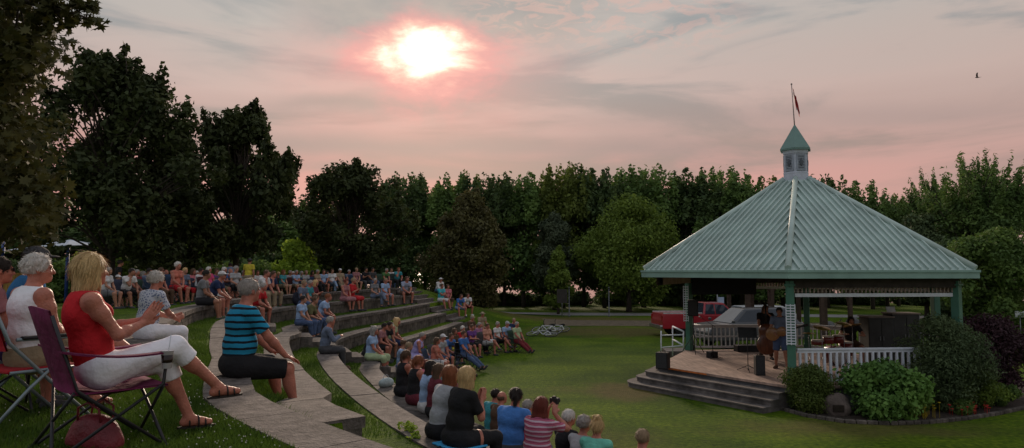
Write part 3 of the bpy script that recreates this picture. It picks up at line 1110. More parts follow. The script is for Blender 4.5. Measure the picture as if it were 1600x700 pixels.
for i, (px, d, w, h, lm, lab) in enumerate([
        (457, 42, 3.7, 3.3, L_LIME, 'bright lime green bush behind the far chair row, left of the broad maple'),
        (172, 34, 3.6, 3.0, L_LIMED, 'bright green bush directly behind the blonde woman in red'),
        (236, 36, 4.2, 2.7, L_BRIGHT, 'mid green bush behind the reclining people, between two brighter bushes'),
        (302, 37, 4.2, 2.7, L_HEDGE, 'dark green bush behind the woman in coral with grey curls'),
        (110, 36, 3.8, 2.2, L_HEDGE, 'dull green bush just above the white haired man'),
        (405, 40, 3.2, 2.0, L_HEDGE, 'low dark bush beside the lime green bush, behind the man in yellow'),
        (515, 46, 3.2, 2.3, L_HEDGE, 'dark green bush under the broad maple behind the chairs')]):
    shrub('bush', px, d, w, h, lm, 6500, 0.20 if lm is not L_LIME else 0.24, 40 + i, lab)

# ---- the tree line in front of the lake: four kinds, each tree its own
protos = []
for k in range(4):
    g = random.Random(60 + k)
    bl = blobs_round(1.6, 9.4, 2.5, 38, 61 + k, (0.24, 0.40), 'column')
    for q in range(22):   # upright leaders make the ragged skyline
        a = g.uniform(0, 2 * PI); rr = 2.3 * math.sqrt(g.random())
        top = 12.6 - (0.42, 1.0, 0.6, 1.3)[k] * rr - g.uniform(0, (1.5, 1.0, 2.4, 1.4)[k])
        z = 7.4
        while z < top:
            f = min(1, (top - z) / 3.2)
            bl.append(((rr * math.cos(a) * (1 + .05 * (z - 7)) + g.uniform(-.2, .2), rr * math.sin(a) + g.uniform(-.2, .2), z), (0.20 + 0.52 * f, 0.20 + 0.52 * f, 0.5)))
            z += 0.5
    protos.append(make_tree('poplar_tree', bl, 10500, 0.34, L_POPLAR if k % 2 == 0 else L_POPLAR2, 0.17, 10.5, 61 + k, None, shell=0.35, elong=1.6, frac=0.4))
line = [(440, 70, 318), (478, 68, 300), (510, 70, 290), (600, 66, 268), (632, 64, 262), (664, 66, 266), (697, 63, 259), (728, 66, 253), (757, 63, 262), (788, 65, 258), (818, 63, 256),
        (850, 66, 264), (880, 62, 243), (912, 64, 245), (944, 62, 247), (975, 65, 250), (1005, 63, 246), (1036, 66, 258), (1066, 64, 254), (1097, 63, 254), (1128, 65, 252), (1158, 62, 258), (1190, 65, 264), (1222, 63, 266),
        (1292, 62, 262), (1324, 66, 288), (1362, 60, 268), (1402, 66, 292), (1640, 60, 270), (1255, 67, 280)]
order = ['leftmost', 'second from left', 'third from left']
used = [False] * 4
descr = ['with a ragged spiky top', 'with a blunt dark top', 'with a slender pointed top', 'with a forked leafy top']
lrng = random.Random(4)
for i, (px, d, py) in enumerate(line):
    k = i % 4
    t = protos[k]
    if used[k]: t = copy_tree(protos[k])
    used[k] = True
    H = topz(py, d)
    put(t, px, d, lrng.uniform(0, 6.28), lrng.uniform(0.95, 1.2) * (1.0 if px < 1240 else 0.85), sz=H / 12.4)
    if px < 560: where = 'in the gap left of the broad maple'
    elif px < 660: where = 'just right of the broad maple'
    elif px < 820: where = 'behind the brownish maple'
    elif px < 1000: where = 'above the light green tree'
    elif px < 1235: where = 'between light green tree and cupola'
    else: where = 'right of the white cupola'
    crown = [c for c in bpy.data.objects if c.parent is t and c.name.startswith('crown')][0]
    crown.material_slots[0].link = 'OBJECT'
    crown.material_slots[0].material = (L_POPLAR, L_POPLAR2, L_POPLAR3, L_POPLAR, L_POPLAR4)[(i * 7 + 3) % 5]
    t['label'] = 'tall green poplar ' + descr[k] + ' ' + where
    t['group'] = 'poplars in the tree line before the lake'

# undergrowth at the foot of the tree line, with gaps to the bright lake
for i in range(34):
    px = 560 + i * 29 + lrng.uniform(-9, 9)
    if i == 0:
        ug = make_tree('bush', blobs_round(0.15, 1.25, 1.5, 16, 91, (0.25, 0.42)), 3400, 0.24, L_POPLAR2, 0.05, 1.0, 91, None, 'shrub')
        t = ug
    else:
        t = copy_tree(ug)
    put(t, px, lrng.uniform(66, 70), lrng.uniform(0, 6.28), lrng.uniform(0.8, 1.25), sz=lrng.uniform(0.7, 1.5))
    t['label'] = 'low dark bush at the foot of the poplars by the lake'
    t['group'] = 'low bushes under the poplar line'

# dark trees further back, closing the view behind the upper grass
for i, (px, d, py) in enumerate(((-60, 52, 300), (0, 50, 330), (48, 55, 322), (96, 52, 340), (150, 56, 330), (205, 54, 342), (255, 58, 330), (310, 55, 345), (362, 58, 335), (408, 60, 330))):
    t = copy_tree(protos[i % 4]); H = topz(py, d) - 1.2
    put(t, px, d, i * 1.3, 1.25, sz=H / 12.4, label='dark tree far behind the upper grass, seen through the gaps between the left maples', group='far trees behind the left maples')
for i in range(16):
    t = copy_tree(ug); put(t, -90 + i * 34, 44 + (i % 3) * 2, i * 2.1, 1.35, sz=1.5 + .3 * (i % 2), label='low dark bush far behind the lawn chairs at left', group='low bushes behind the left maples')

# ---- single trees in front of the line
bl = blobs_round(1.2, 9.0, 4.6, 85, 33, (0.17, 0.30), 'round')
put(make_tree('broadleaf_tree', bl, 30000, 0.25, L_BRIGHT, 0.2, 8.0, 33, 'large round light green tree left of the bandstand roof', shell=0.4), 982, 56, 0.5)
bl = blobs_round(1.4, 8.0, 2.0, 42, 34, (0.22, 0.36), 'round')
put(make_tree('willow_tree', bl, 15000, 0.26, L_GREY, 0.16, 7.0, 34, 'grey green tree squeezed left of the round light green tree', shell=0.4, elong=2.6), 866, 59, 0.5)
bl = blobs_round(0.75, 4.9, 1.75, 46, 35, (0.2, 0.34), 'cone')
bl += [((0, 0, 4.6), (0.35, 0.35, 0.5)), ((0.1, 0, 5.0), (0.2, 0.2, 0.4))]
put(make_tree('conical_tree', bl, 15000, 0.22, L_BRIGHT, 0.10, 4.6, 35, 'small conical tree at the edge of the lawn beside the lamp posts', shell=0.4), 872, 53, 0.5)
bl = blobs_round(1.5, 7.3, 2.5, 60, 36, (0.18, 0.3), 'round')
put(make_tree('broadleaf_tree', bl, 24000, 0.24, L_OLIVE, 0.16, 6.6, 36, 'smooth round olive green tree right of the roof hip', shell=0.45), 1446, 46, 0.5, sz=0.98)
# jagged tree at the far right: long leafy shoots
g = random.Random(77)
bl = blobs_round(1.2, 7.2, 3.4, 50, 37, (0.18, 0.3), 'round')
for q in range(60):
    a = g.uniform(0, 2 * PI); tilt = g.uniform(0.1, 0.75); ln = g.uniform(1.6, 3.0)
    s = Vector((math.cos(a) * tilt * 3.0, math.sin(a) * tilt * 3.0, 5.6 + (1 - tilt) * 2.4))
    dv = Vector((math.cos(a) * tilt, math.sin(a) * tilt, 1.0)).normalized()
    for s_ in range(7):
        f = s_ / 6
        bl.append((s + dv * ln * f, (0.42 * (1 - .75 * f), 0.42 * (1 - .75 * f), 0.40)))
put(make_tree('willow_tree', bl, 34000, 0.25, L_POPLAR, 0.2, 8.0, 37, 'large tree with long upswept shoots against the sky at the right edge', shell=0.2, elong=2.6), 1536, 45, 0.5, s=1.08)
t = copy_tree([o for o in bpy.data.objects if o.name.startswith('willow_tree') and o.get('label', '').startswith('large tree with')][0])
put(t, 1466, 52, 2.2, s=0.98, sz=1.06, label='upswept leafy tree left of the largest one at right, behind the olive tree')
bl = blobs_round(0.4, 5.1, 3.2, 70, 38, (0.17, 0.28), 'round')
put(make_tree('broadleaf_tree', bl, 30000, 0.20, L_HEDGE, 0.14, 4.6, 38, 'low spreading green tree right of the bandstand, behind the purple shrub', shell=0.4), 1562, 35, 0.5)
bl = blobs_round(0.4, 5.0, 2.2, 45, 39, (0.17, 0.28), 'round')
put(make_tree('broadleaf_tree', bl, 20000, 0.22, L_POPLAR2, 0.14, 4.6, 39, 'dark tree seen between the right posts of the bandstand', shell=0.4), 1500, 43, 0.5)
for px, d, sc, lab in ((1185, 58, 0.8, 'dark tree behind the vehicles under the left half of the roof'), (1255, 60, 0.85, 'dark tree behind the drum kit under the roof'), (1385, 62, 0.75, 'dark tree behind the storage cabinets under the roof'), (1120, 60, 0.8, 'dark tree behind the red pickup')):
    t = copy_tree(protos[int(px) % 4]); put(t, px, d, px, sc * 1.2, sz=sc * 0.85, label=lab)
    t['group'] = 'trees seen under the bandstand roof'

# ---- the flower bed round the bandstand
BED = mat('bed_soil', (0.035, 0.024, 0.017), 0.95, 0.4, 9, 0.5, 50)
curve = [on_z(px, py, 0.0) for px, py in ((1218, 640), (1262, 652), (1320, 661), (1390, 664), (1450, 662), (1510, 656), (1560, 648), (1610, 637), (1680, 622))]
back = [Vector((q.x, q.y, 0)) for q in (hexp(0, 4.2), hexp(1, 4.2), hexp(1, 4.2), hexp(1.5, 4.2), hexp(2, 4.5))]
mb = MB()
poly = [(p.x, p.y) for p in curve] + [(16.5, 18.5), (14.0, 22.0)] + [(p.x, p.y) for p in (hexp(2, 4.1), hexp(1, 4.1), hexp(0, 4.1))]
mb.prism(poly, -0.03, 0.03)
tag(mb.build('flower_bed_soil', BED), kind='structure')
edge = empty('bed_edging', curve[3], 0, 'curved stone edging along the front of the flower bed', 'garden edging')
mb = MB()
for i in range(len(curve) - 1):
    a, b = curve[i], curve[i + 1]
    nn = max(1, round((b - a).length / 0.20))
    for k in range(nn):
        p = a.lerp(b, (k + 0.5) / nn)
        mb.box(Vector((p.x, p.y, 0.035)) - curve[3], ((b - a).length / nn - 0.015, 0.10, 0.09), math.atan2((b - a).y, (b - a).x) + random.uniform(-.05, .05), bev=0.02)
mb.build('stone_row', BLOCK, edge)


def bed_shrub(kind, px, py, w, h, lm, n, leaf, seed, label, shape='round', blobs=30, elong=1.7, shell=0.5, br=(0.24, 0.38), cat='shrub', push=0.0):
    p = on_z(px, py, 0.02)
    bl = blobs_round(0.12 * h, h * 0.86, w / 2 * 0.86, blobs, seed, br, shape)
    t = make_tree(kind, bl, n, leaf, lm, 0.02 + 0.01 * h, h * 0.55, seed, label, cat, shell=shell, elong=elong, frac=0.6)
    t.location = (p.x, p.y + push, 0.0)
    return t


bed_shrub('round_shrub', 1282, 650, 1.45, 1.12, L_BOX, 26000, 0.05, 101, 'clipped ball shaped shrub at the foot of the front post', blobs=60, br=(0.34, 0.42), shell=0.7, push=0.55)
bed_shrub('hydrangea_shrub', 1414, 662, 2.35, 1.22, L_HYD, 8500, 0.105, 102, 'broad leafy light green shrub in front of the white railing', elong=1.35, blobs=34, push=0.7)
bed_shrub('ornamental_shrub', 1486, 640, 2.5, 2.4, L_OLIVE, 24000, 0.085, 103, 'tall fine leaved dark green shrub at the right post', elong=3.0, blobs=50, push=0.25)
bed_shrub('purple_shrub', 1572, 628, 2.7, 2.35, L_PURPLE, 18000, 0.08, 104, 'dark purple shrub at the right end of the flower bed', blobs=40, push=0.6)
bed_shrub('low_shrub', 1552, 646, 1.35, 0.95, L_BRIGHT, 5000, 0.06, 105, 'low yellow green shrub under the purple shrub', blobs=20, push=0.5)
bed_shrub('low_shrub', 1494, 650, 0.8, 0.62, L_OLIVE, 2600, 0.06, 106, 'small grey green plant between the hydrangea and the red flowers', blobs=14, push=0.5)
bed_shrub('low_shrub', 1590, 640, 0.9, 0.6, L_HEDGE, 2600, 0.06, 107, 'small dark green plant at the far right of the bed', blobs=14, push=0.4)
bed_shrub('low_shrub', 1340, 640, 0.9, 0.5, L_HEDGE, 2400, 0.06, 108, 'low green plant beside the memorial boulder', blobs=14, push=0.8)


def flowers(kind, px, py, w, h, col, n, seed, label):
    p = on_z(px, py, 0.02)
    root = empty(kind, (p.x, p.y + 0.3, 0.02), 0, label, 'flowers')
    g = np.random.default_rng(seed)
    bl = blobs_round(0.1, h * 0.8, w / 2, 12, seed, (0.3, 0.4))
    V, Fq = leaves(bl, 3200, 0.06, seed=seed)
    link('foliage', np_mesh('foliage', V, Fq), L_HEDGE, root)
    mb = MB(); gg = random.Random(seed)
    for i in range(n * 2):
        x, y, z = gg.gauss(0, w * .26), gg.gauss(0, w * .2), h * gg.uniform(0.5, 0.95)
        mb.tube([(x, y, 0), (x, y, z)], 0.004, 4, cap=False)
        for q in range(5):
            a = q * 1.257
            mb.ball((x + 0.018 * math.cos(a), y + 0.018 * math.sin(a), z), (0.018, 0.018, 0.008), 6, 4)
    mb.build('blossoms', mat(kind + '_petal', col, 0.7, 0.2, 20), root)


flowers('yellow_flowers', 1452, 656, 0.7, 0.42, (0.42, 0.30, 0.01), 26, 111, 'clump of yellow flowers in front of the tall shrub')
flowers('red_flowers', 1520, 650, 0.9, 0.26, (0.40, 0.015, 0.015), 30, 112, 'patch of red flowers in the bed below the purple shrub')

# memorial boulder with a plaque
p = on_z(1326, 655, 0.02)
bs = empty('boulder', (p.x, p.y + 0.55, 0.0), 0, 'rounded brown memorial boulder with a dark plaque, between two shrubs', 'boulder')
bm = bmesh.new(); bmesh.ops.create_icosphere(bm, subdivisions=4, radius=1.0)
for v in bm.verts:
    n_ = math.sin(v.co.x * 3 + 1) * 0.07 + math.sin(v.co.y * 4.1 + v.co.z * 2) * 0.06 + math.sin(v.co.z * 5 + v.co.x * 2.7) * 0.04
    v.co *= 1 + n_
    v.co = Vector((v.co.x * 0.33, v.co.y * 0.28, v.co.z * 0.31 + 0.17))
me = bpy.data.meshes.new('stone'); bm.to_mesh(me); bm.free()
for q in me.polygons: q.use_smooth = True
link('stone', me, mat('boulder_stone', (0.13, 0.10, 0.085), 0.9, 0.35, 4, 0.7, 18), bs)
mb = MB(); mb.box((-0.09, -0.278, 0.20), (0.24, 0.03, 0.16), -0.25, bev=0.008)
mb.build('plaque', mat('plaque_bronze', (0.035, 0.026, 0.02), 0.5, 0.3, 20, metal=0.5), bs)
# ------------------------------------------------------------------ people: one smooth surface grown from a posed skeleton
def surface_nets(F, org, h):
    """quads of the zero surface of a grid field (negative inside)"""
    s = F < 0
    nx, ny, nz = F.shape
    cs = np.zeros((nx - 1, ny - 1, nz - 1), np.int8)
    for a in (0, 1):
        for b in (0, 1):
            for c in (0, 1):
                cs += s[a:nx - 1 + a, b:ny - 1 + b, c:nz - 1 + c]
    act = (cs > 0) & (cs < 8)
    idx = -np.ones(act.shape, np.int64)
    ii = np.argwhere(act)
    idx[act] = np.arange(len(ii))
    acc = np.zeros((len(ii), 3)); cnt = np.zeros((len(ii), 1))
    corners = [(a, b, c) for a in (0, 1) for b in (0, 1) for c in (0, 1)]
    for p in corners:
        for ax in range(3):
            if p[ax] == 1: continue
            q = list(p); q[ax] = 1
            f0 = F[ii[:, 0] + p[0], ii[:, 1] + p[1], ii[:, 2] + p[2]]
            f1 = F[ii[:, 0] + q[0], ii[:, 1] + q[1], ii[:, 2] + q[2]]
            m = (f0 < 0) != (f1 < 0)
            t = np.where(m, f0 / np.where(m, f0 - f1, 1), 0)
            pos = np.repeat(np.array([p], float), len(ii), 0)
            pos[:, ax] += t
            acc[m] += pos[m]; cnt[m] += 1
    V = org + (ii + acc / np.maximum(cnt, 1)) * h
    quads = []
    for ax in range(3):
        o = [0, 1, 2]; o.remove(ax); u, v = o
        sl0 = [slice(None)] * 3; sl1 = [slice(None)] * 3
        sl0[ax] = slice(0, -1); sl1[ax] = slice(1, None)
        a, b = s[tuple(sl0)], s[tuple(sl1)]
        ch = np.argwhere(a != b)
        ch = ch[(ch[:, u] > 0) & (ch[:, v] > 0) & (ch[:, u] < F.shape[u] - 1) & (ch[:, v] < F.shape[v] - 1)]
        if len(ch) == 0: continue
        sg = a[ch[:, 0], ch[:, 1], ch[:, 2]]
        def cell(du, dv):
            c = ch.copy(); c[:, u] += du; c[:, v] += dv
            return idx[c[:, 0], c[:, 1], c[:, 2]]
        q = np.stack([cell(-1, -1), cell(0, -1), cell(0, 0), cell(-1, 0)], 1)
        flip = sg if ax != 1 else ~sg
        q[~flip] = q[~flip][:, ::-1]
        quads.append(q)
    Q = np.concatenate(quads)
    return V, Q[(Q >= 0).all(1)]


class Field:
    """smooth union of tapered capsules and ellipsoids"""

    def __init__(self):
        self.p = []

    def cap(self, a, b, ra, rb=None, k=0.03, cut=None, flat=None):
        self.p.append(('c', np.array(a, float), np.array(b, float), ra, ra if rb is None else rb, k, cut, flat)); return self

    def chain(self, pts, rs, k=0.03):
        for i in range(len(pts) - 1): self.cap(pts[i], pts[i + 1], rs[i], rs[i + 1], k)
        return self

    def ell(self, c, r, M=None, k=0.03, cut=None):
        M = np.array(M if M is not None else np.eye(3), float)
        self.p.append(('e', np.array(c, float), M, np.array(r, float), 0, k, cut, None)); return self

    def mesh(self, name, h, post=None, smooth=1):
        lo = np.full(3, 1e9); hi = -lo
        for q in self.p:
            if q[0] == 'c':
                r = max(q[3], q[4])
                for e in (q[1], q[2]): lo = np.minimum(lo, e - r); hi = np.maximum(hi, e + r)
            else:
                r = q[3].max(); lo = np.minimum(lo, q[1] - r); hi = np.maximum(hi, q[1] + r)
        lo -= 3 * h + 0.01; hi += 3 * h + 0.01
        n = np.ceil((hi - lo) / h).astype(int) + 1
        F = np.full(n, 0.12)
        for q in self.p:
            mg = 0.05 + 2 * h
            if q[0] == 'c':
                r = max(q[3], q[4]); a0 = np.minimum(q[1], q[2]) - r - mg; a1 = np.maximum(q[1], q[2]) + r + mg
            else:
                r = q[3].max(); a0 = q[1] - r - mg; a1 = q[1] + r + mg
            i0 = np.maximum(0, ((a0 - lo) / h).astype(int)); i1 = np.minimum(n, ((a1 - lo) / h).astype(int) + 2)
            if (i1 <= i0).any(): continue
            X = lo[0] + h * np.arange(i0[0], i1[0])[:, None, None]
            Y = lo[1] + h * np.arange(i0[1], i1[1])[None, :, None]
            Z = lo[2] + h * np.arange(i0[2], i1[2])[None, None, :]
            if q[0] == 'c':
                d = q[2] - q[1]; L2 = max(1e-9, d @ d)
                t = np.clip(((X - q[1][0]) * d[0] + (Y - q[1][1]) * d[1] + (Z - q[1][2]) * d[2]) / L2, 0, 1)
                dx, dy, dz = X - q[1][0] - t * d[0], Y - q[1][1] - t * d[1], Z - q[1][2] - t * d[2]
                if q[7] is not None:
                    ax, sq = q[7]; dt = dx * ax[0] + dy * ax[1] + dz * ax[2]
                    e = sq - 1
                    dx, dy, dz = dx + ax[0] * dt * e, dy + ax[1] * dt * e, dz + ax[2] * dt * e
                D = np.sqrt(dx * dx + dy * dy + dz * dz) - (q[3] + t * (q[4] - q[3]))
            else:
                M = q[2]; dx, dy, dz = X - q[1][0], Y - q[1][1], Z - q[1][2]
                u = [(M[0, i] * dx + M[1, i] * dy + M[2, i] * dz) for i in range(3)]
                k0 = np.sqrt(sum((u[i] / q[3][i]) ** 2 for i in range(3)))
                k1 = np.sqrt(sum((u[i] / q[3][i] ** 2) ** 2 for i in range(3)))
                D = k0 * (k0 - 1) / np.maximum(k1, 1e-6)
            if q[6] is not None:
                for (cp_, cn) in (q[6] if isinstance(q[6], list) else [q[6]]):
                    D = np.maximum(D, (X - cp_[0]) * cn[0] + (Y - cp_[1]) * cn[1] + (Z - cp_[2]) * cn[2])
            S = F[i0[0]:i1[0], i0[1]:i1[1], i0[2]:i1[2]]
            k = q[5]
            if k > 0:
                hh = np.maximum(k - np.abs(S - D), 0) / k
                S[...] = np.minimum(S, D) - hh * hh * k * 0.25
            else:
                S[...] = np.minimum(S, D)
        if post is not None:
            X = lo[0] + h * np.arange(n[0])[:, None, None]; Y = lo[1] + h * np.arange(n[1])[None, :, None]; Z = lo[2] + h * np.arange(n[2])[None, None, :]
            F = post(F, X, Y, Z)
        V, Q = surface_nets(F, lo, h)
        for _ in range(smooth):   # one relaxation pass
            A = np.zeros_like(V); c = np.zeros((len(V), 1))
            for i in range(4):
                np.add.at(A, Q[:, i], V[Q[:, (i + 1) % 4]]); np.add.at(c, Q[:, i], 1)
                np.add.at(A, Q[:, (i + 1) % 4], V[Q[:, i]]); np.add.at(c, Q[:, (i + 1) % 4], 1)
            V = V * 0.5 + A / np.maximum(c, 1) * 0.5
        return np_mesh(name, V, Q, smooth=True)


def v3(*a): return np.array(a, float)
def unit(v): return v / max(1e-9, np.linalg.norm(v))


def ik(a, b, l1, l2, hint):
    """middle joint of a two-bone limb from a to b, bent towards hint; also the end actually reached"""
    d = b - a; L = np.linalg.norm(d); u = unit(d)
    L = min(L, (l1 + l2) * 0.995)
    b = a + u * L
    x = (l1 * l1 - l2 * l2 + L * L) / (2 * L)
    hgt = math.sqrt(max(0, l1 * l1 - x * x))
    n = hint - u * (hint @ u); n = unit(n)
    return a + u * x + n * hgt, b


def frame(f, up):
    """columns right, forward, up"""
    f = unit(f); r = unit(np.cross(f, up)); u = np.cross(r, f)
    return np.stack([r, f, u], 1)


def skeleton(sit=True, sh=0.42, lean=0.0, curve=0.1, twist=0.0, side=0.0, hands=None, feet=None, knees=None, head=(0, 0), fem=False, hip_y=0.0, elbow=None, big=1.0, kneehint=None, hips=None):
    """x right, y forward, z up; origin on the floor under the hips"""
    J = {}
    hz = sh + 0.105 if sit else 0.93 * (0.97 if fem else 1.0)
    if hips is not None: hz = hips
    pel = v3(0, hip_y, hz)
    rot = lambda p, a: v3(p[0] * math.cos(a) + p[1] * math.sin(a), -p[0] * math.sin(a) + p[1] * math.cos(a), p[2])
    u1 = v3(math.sin(side), math.sin(lean), math.cos(lean)); u1 = unit(u1)
    l2 = lean + curve; u2 = unit(v3(math.sin(side), math.sin(l2), math.cos(l2)))
    l3 = lean + curve * 2.2; u3 = unit(v3(math.sin(side), math.sin(l3), math.cos(l3)))
    waist = pel + u1 * 0.19
    chest = waist + u2 * 0.20
    neck = chest + u3 * 0.155
    sw = 0.165 if fem else 0.19
    r = rot(v3(1, 0, 0), twist)
    J.update(pel=pel, waist=waist, chest=chest, neck=neck, r=r, u3=u3, fwd=unit(np.cross(u3, r)))
    shl = neck - u3 * 0.055
    J['sh'] = [shl - r * sw, shl + r * sw]
    yaw, pit = head
    hf = rot(v3(0, 1, 0), yaw + twist * .5); hf = unit(hf * math.cos(pit) + v3(0, 0, math.sin(pit)))
    H = frame(hf, v3(0, 0, 1))
    hup = unit(H[:, 2] * 0.75 + u3 * 0.25)
    J['head'] = neck + hup * 0.155 + hf * 0.032
    J['H'] = H
    hw = 0.095 if fem else 0.09
    J['hip'] = [pel + v3(-hw, 0, -0.02), pel + v3(hw, 0, -0.02)]
    kw, al = [], []
    J['knee'], J['ank'] = [], []
    thl, cal = 0.425, 0.42
    for i, sg in enumerate((-1, 1)):
        if feet: f = v3(*feet[i])
        else: f = v3(sg * 0.13, 0.45, 0.08) if sit else v3(sg * 0.10, 0, 0.08)
        hint = v3(*(kneehint[i])) if kneehint else (v3(sg * 0.25, 0.55, 1.0) if sit else v3(0, 1, 0.0))
        k, f = ik(J['hip'][i], f, thl, cal, hint)
        if knees: k = v3(*knees[i])
        J['knee'].append(k); J['ank'].append(f)
    J['elb'], J['wri'] = [], []
    for i, sg in enumerate((-1, 1)):
        hd = v3(*hands[i]) if hands else (v3(sg * 0.12, 0.36, sh + 0.17) if sit else v3(sg * 0.27, 0.05, 0.80))
        hint = v3(*elbow[i]) if elbow else v3(sg * 0.8, -0.5, -0.6)
        e, w = ik(J['sh'][i], hd, 0.29, 0.25, hint)
        J['elb'].append(e); J['wri'].append(w)
    J['fem'] = fem; J['big'] = big; J['sit'] = sit
    return J


def torso(F, J, g=0.0, k=0.05, low=True, cutneck=True):
    b = J['big']; fem = J['fem']
    def M(a, c):
        return frame(unit(np.cross(unit(c - a), J['r'])) * 1.0, unit(c - a))
    Mp = M(J['pel'], J['waist']); Mc = M(J['waist'], J['chest']); Mn = M(J['chest'], J['neck'])
    if low:
        F.ell(J['pel'] + v3(0, -0.01, 0), (0.180 * b + g if not fem else 0.19 * b + g, 0.130 * b + g, 0.125 + g), Mp, k)
    F.ell(J['waist'] + Mp @ v3(0, 0.012 * b, -0.01), ((0.160 if not fem else 0.150) * b + g, 0.125 * b + g, 0.16 + g), Mc, k)
    F.ell(J['chest'] + Mc @ v3(0, 0.0, 0.01), ((0.175 if not fem else 0.155) * b + g, 0.118 * b ** .6 + g, 0.165 + g), Mn, k)
    if fem:
        for s in (-1, 1): F.ell(J['chest'] + Mc @ v3(s * 0.075, 0.095, -0.01), (0.062 + g, 0.058 + g, 0.062 + g), Mn, 0.03)
    top = J['neck'] - J['u3'] * 0.055
    for i in (0, 1): F.cap(top, J['sh'][i], 0.062 + g, 0.055 + g, k)
    return Mc, Mn


def hand(F, w, e, J, side, curl=0.6, fine=True, aim=None, palm=None):
    """palm, four unequal fingers and a thumb that leaves the side of the palm"""
    d = unit(aim) if aim is not None else unit(w - e)
    pn = palm if palm is not None else v3(0, 0, -1)
    pn = unit(pn - d * (pn @ d)) if np.linalg.norm(pn - d * (pn @ d)) > 0.05 else unit(np.cross(d, v3(1, 0, 0)))
    x = np.cross(d, pn) * (1 if side == 1 else -1)
    c = w + d * 0.048
    M = np.stack([x, d, pn], 1)
    F.ell(c, (0.040, 0.055, 0.016), M, 0.02)
    if not fine:
        F.cap(c + d * 0.03, c + d * 0.075 + pn * 0.03 * curl, 0.026, 0.016, 0.02, flat=(pn, 1.7))
        F.cap(c - x * 0.02, c - x * 0.055 + d * 0.035, 0.013, 0.010, 0.012)
        return
    for j, (o, ln) in enumerate(((-0.028, 0.070), (-0.0095, 0.078), (0.0095, 0.073), (0.028, 0.058))):
        p0 = c + d * 0.044 + x * o
        dd = d + x * o * 3.2
        a1 = unit(dd + pn * 0.25 * curl); a2 = unit(dd + pn * 0.9 * curl); a3 = unit(dd + pn * 1.7 * curl)
        p1 = p0 + a1 * ln * 0.45; p2 = p1 + a2 * ln * 0.32; p3 = p2 + a3 * ln * 0.25
        F.chain([p0 - d * 0.02, p0, p1, p2, p3], [0.0095, 0.0094, 0.0085, 0.0078, 0.0064], 0.006)
    t0 = c - d * 0.025 - x * 0.026; t1 = t0 - x * 0.028 + d * 0.028 + pn * 0.008; t2 = t1 + d * 0.034 - x * 0.006 + pn * 0.012 * (1 + curl)
    F.chain([t0, t1, t2], [0.015, 0.0115, 0.0085], 0.012)


def foot_dir(J, i, sg):
    d = J['ank'][i] - J['knee'][i]
    f = v3(sg * 0.18, 1, 0)
    if 'toes' in J and J['toes'][i] is not None: f = v3(*J['toes'][i])
    return unit(f)


def build_body(J, h, fine=False, face=True, curl=0.6, shoes=True, aims=None, palms=None):
    F = Field()
    b = J['big']; fem = J['fem']; sc = 0.92 if fem else 1.0
    torso(F, J)
    H = J['H']; hc = J['head']
    F.cap(J['neck'] - J['u3'] * 0.07, hc - H[:, 2] * 0.06 - H[:, 1] * 0.02, 0.060 * sc, 0.056 * sc, 0.03)
    # head: skull, face wedge, jaw, nose, brow, lips, ears
    F.ell(hc + H @ v3(0, -0.012, 0.022), (0.074, 0.094, 0.088), H, 0.02)
    F.ell(hc + H @ v3(0, 0.028, -0.038), (0.058, 0.062, 0.072), H, 0.03)
    F.ell(hc + H @ v3(0, 0.060, -0.088), (0.030, 0.026, 0.022), H, 0.03)
    if face:
        F.cap(hc + H @ v3(0, 0.086, 0.006), hc + H @ v3(0, 0.104, -0.032), 0.009, 0.013, 0.012)
        F.ell(hc + H @ v3(0, 0.083, -0.064), (0.024, 0.009, 0.006), H, 0.008)
        F.ell(hc + H @ v3(0, 0.081, -0.074), (0.020, 0.009, 0.006), H, 0.008)
        for s in (-1, 1):
            F.ell(hc + H @ v3(s * 0.032, 0.079, 0.022), (0.024, 0.012, 0.008), H, 0.014)
            F.ell(hc + H @ v3(s * 0.036, 0.066, -0.028), (0.022, 0.018, 0.018), H, 0.02)
        for s in (-1, 1): F.ell(hc + H @ v3(s * 0.077, -0.012, -0.012), (0.010, 0.020, 0.030), H, 0.008)
    for i, sg in enumerate((-1, 1)):
        s, e, w = J['sh'][i], J['elb'][i], J['wri'][i]
        F.chain([s, s + (e - s) * 0.35, e], [0.054 * sc * b ** .5, 0.050 * sc * b ** .5, 0.039 * sc], 0.04)
        F.chain([e, e + (w - e) * 0.3, w], [0.040 * sc, 0.042 * sc, 0.027 * sc], 0.03)
        hand(F, w, e, J, i, curl, fine, aims[i] if aims else None, palms[i] if palms else None)
        hp, kn, an = J['hip'][i], J['knee'][i], J['ank'][i]
        F.chain([hp, hp + (kn - hp) * 0.45, kn], [0.098 * b ** .7, 0.086 * b ** .6, 0.058], 0.05)
        dn = unit(an - kn); back = unit(np.cross(J['r'], dn)) * -1
        if back @ (kn - hp) > 0: back = -back
        F.chain([kn, an], [0.055, 0.036], 0.03)
        F.ell(kn + (an - kn) * 0.30 + back * 0.022, (0.05, 0.05, 0.12), frame(np.cross(dn, v3(1, 0.01, 0)), dn), 0.04)
        fd = foot_dir(J, i, sg)
        F.cap(an + v3(0, 0, -0.02), an + fd * 0.10 - v3(0, 0, 0.045), 0.036, 0.028, 0.03)
        F.cap(an - fd * 0.035 - v3(0, 0, 0.045), an + fd * 0.15 - v3(0, 0, 0.055), 0.030, 0.024, 0.025)
    return F.mesh('body', h)


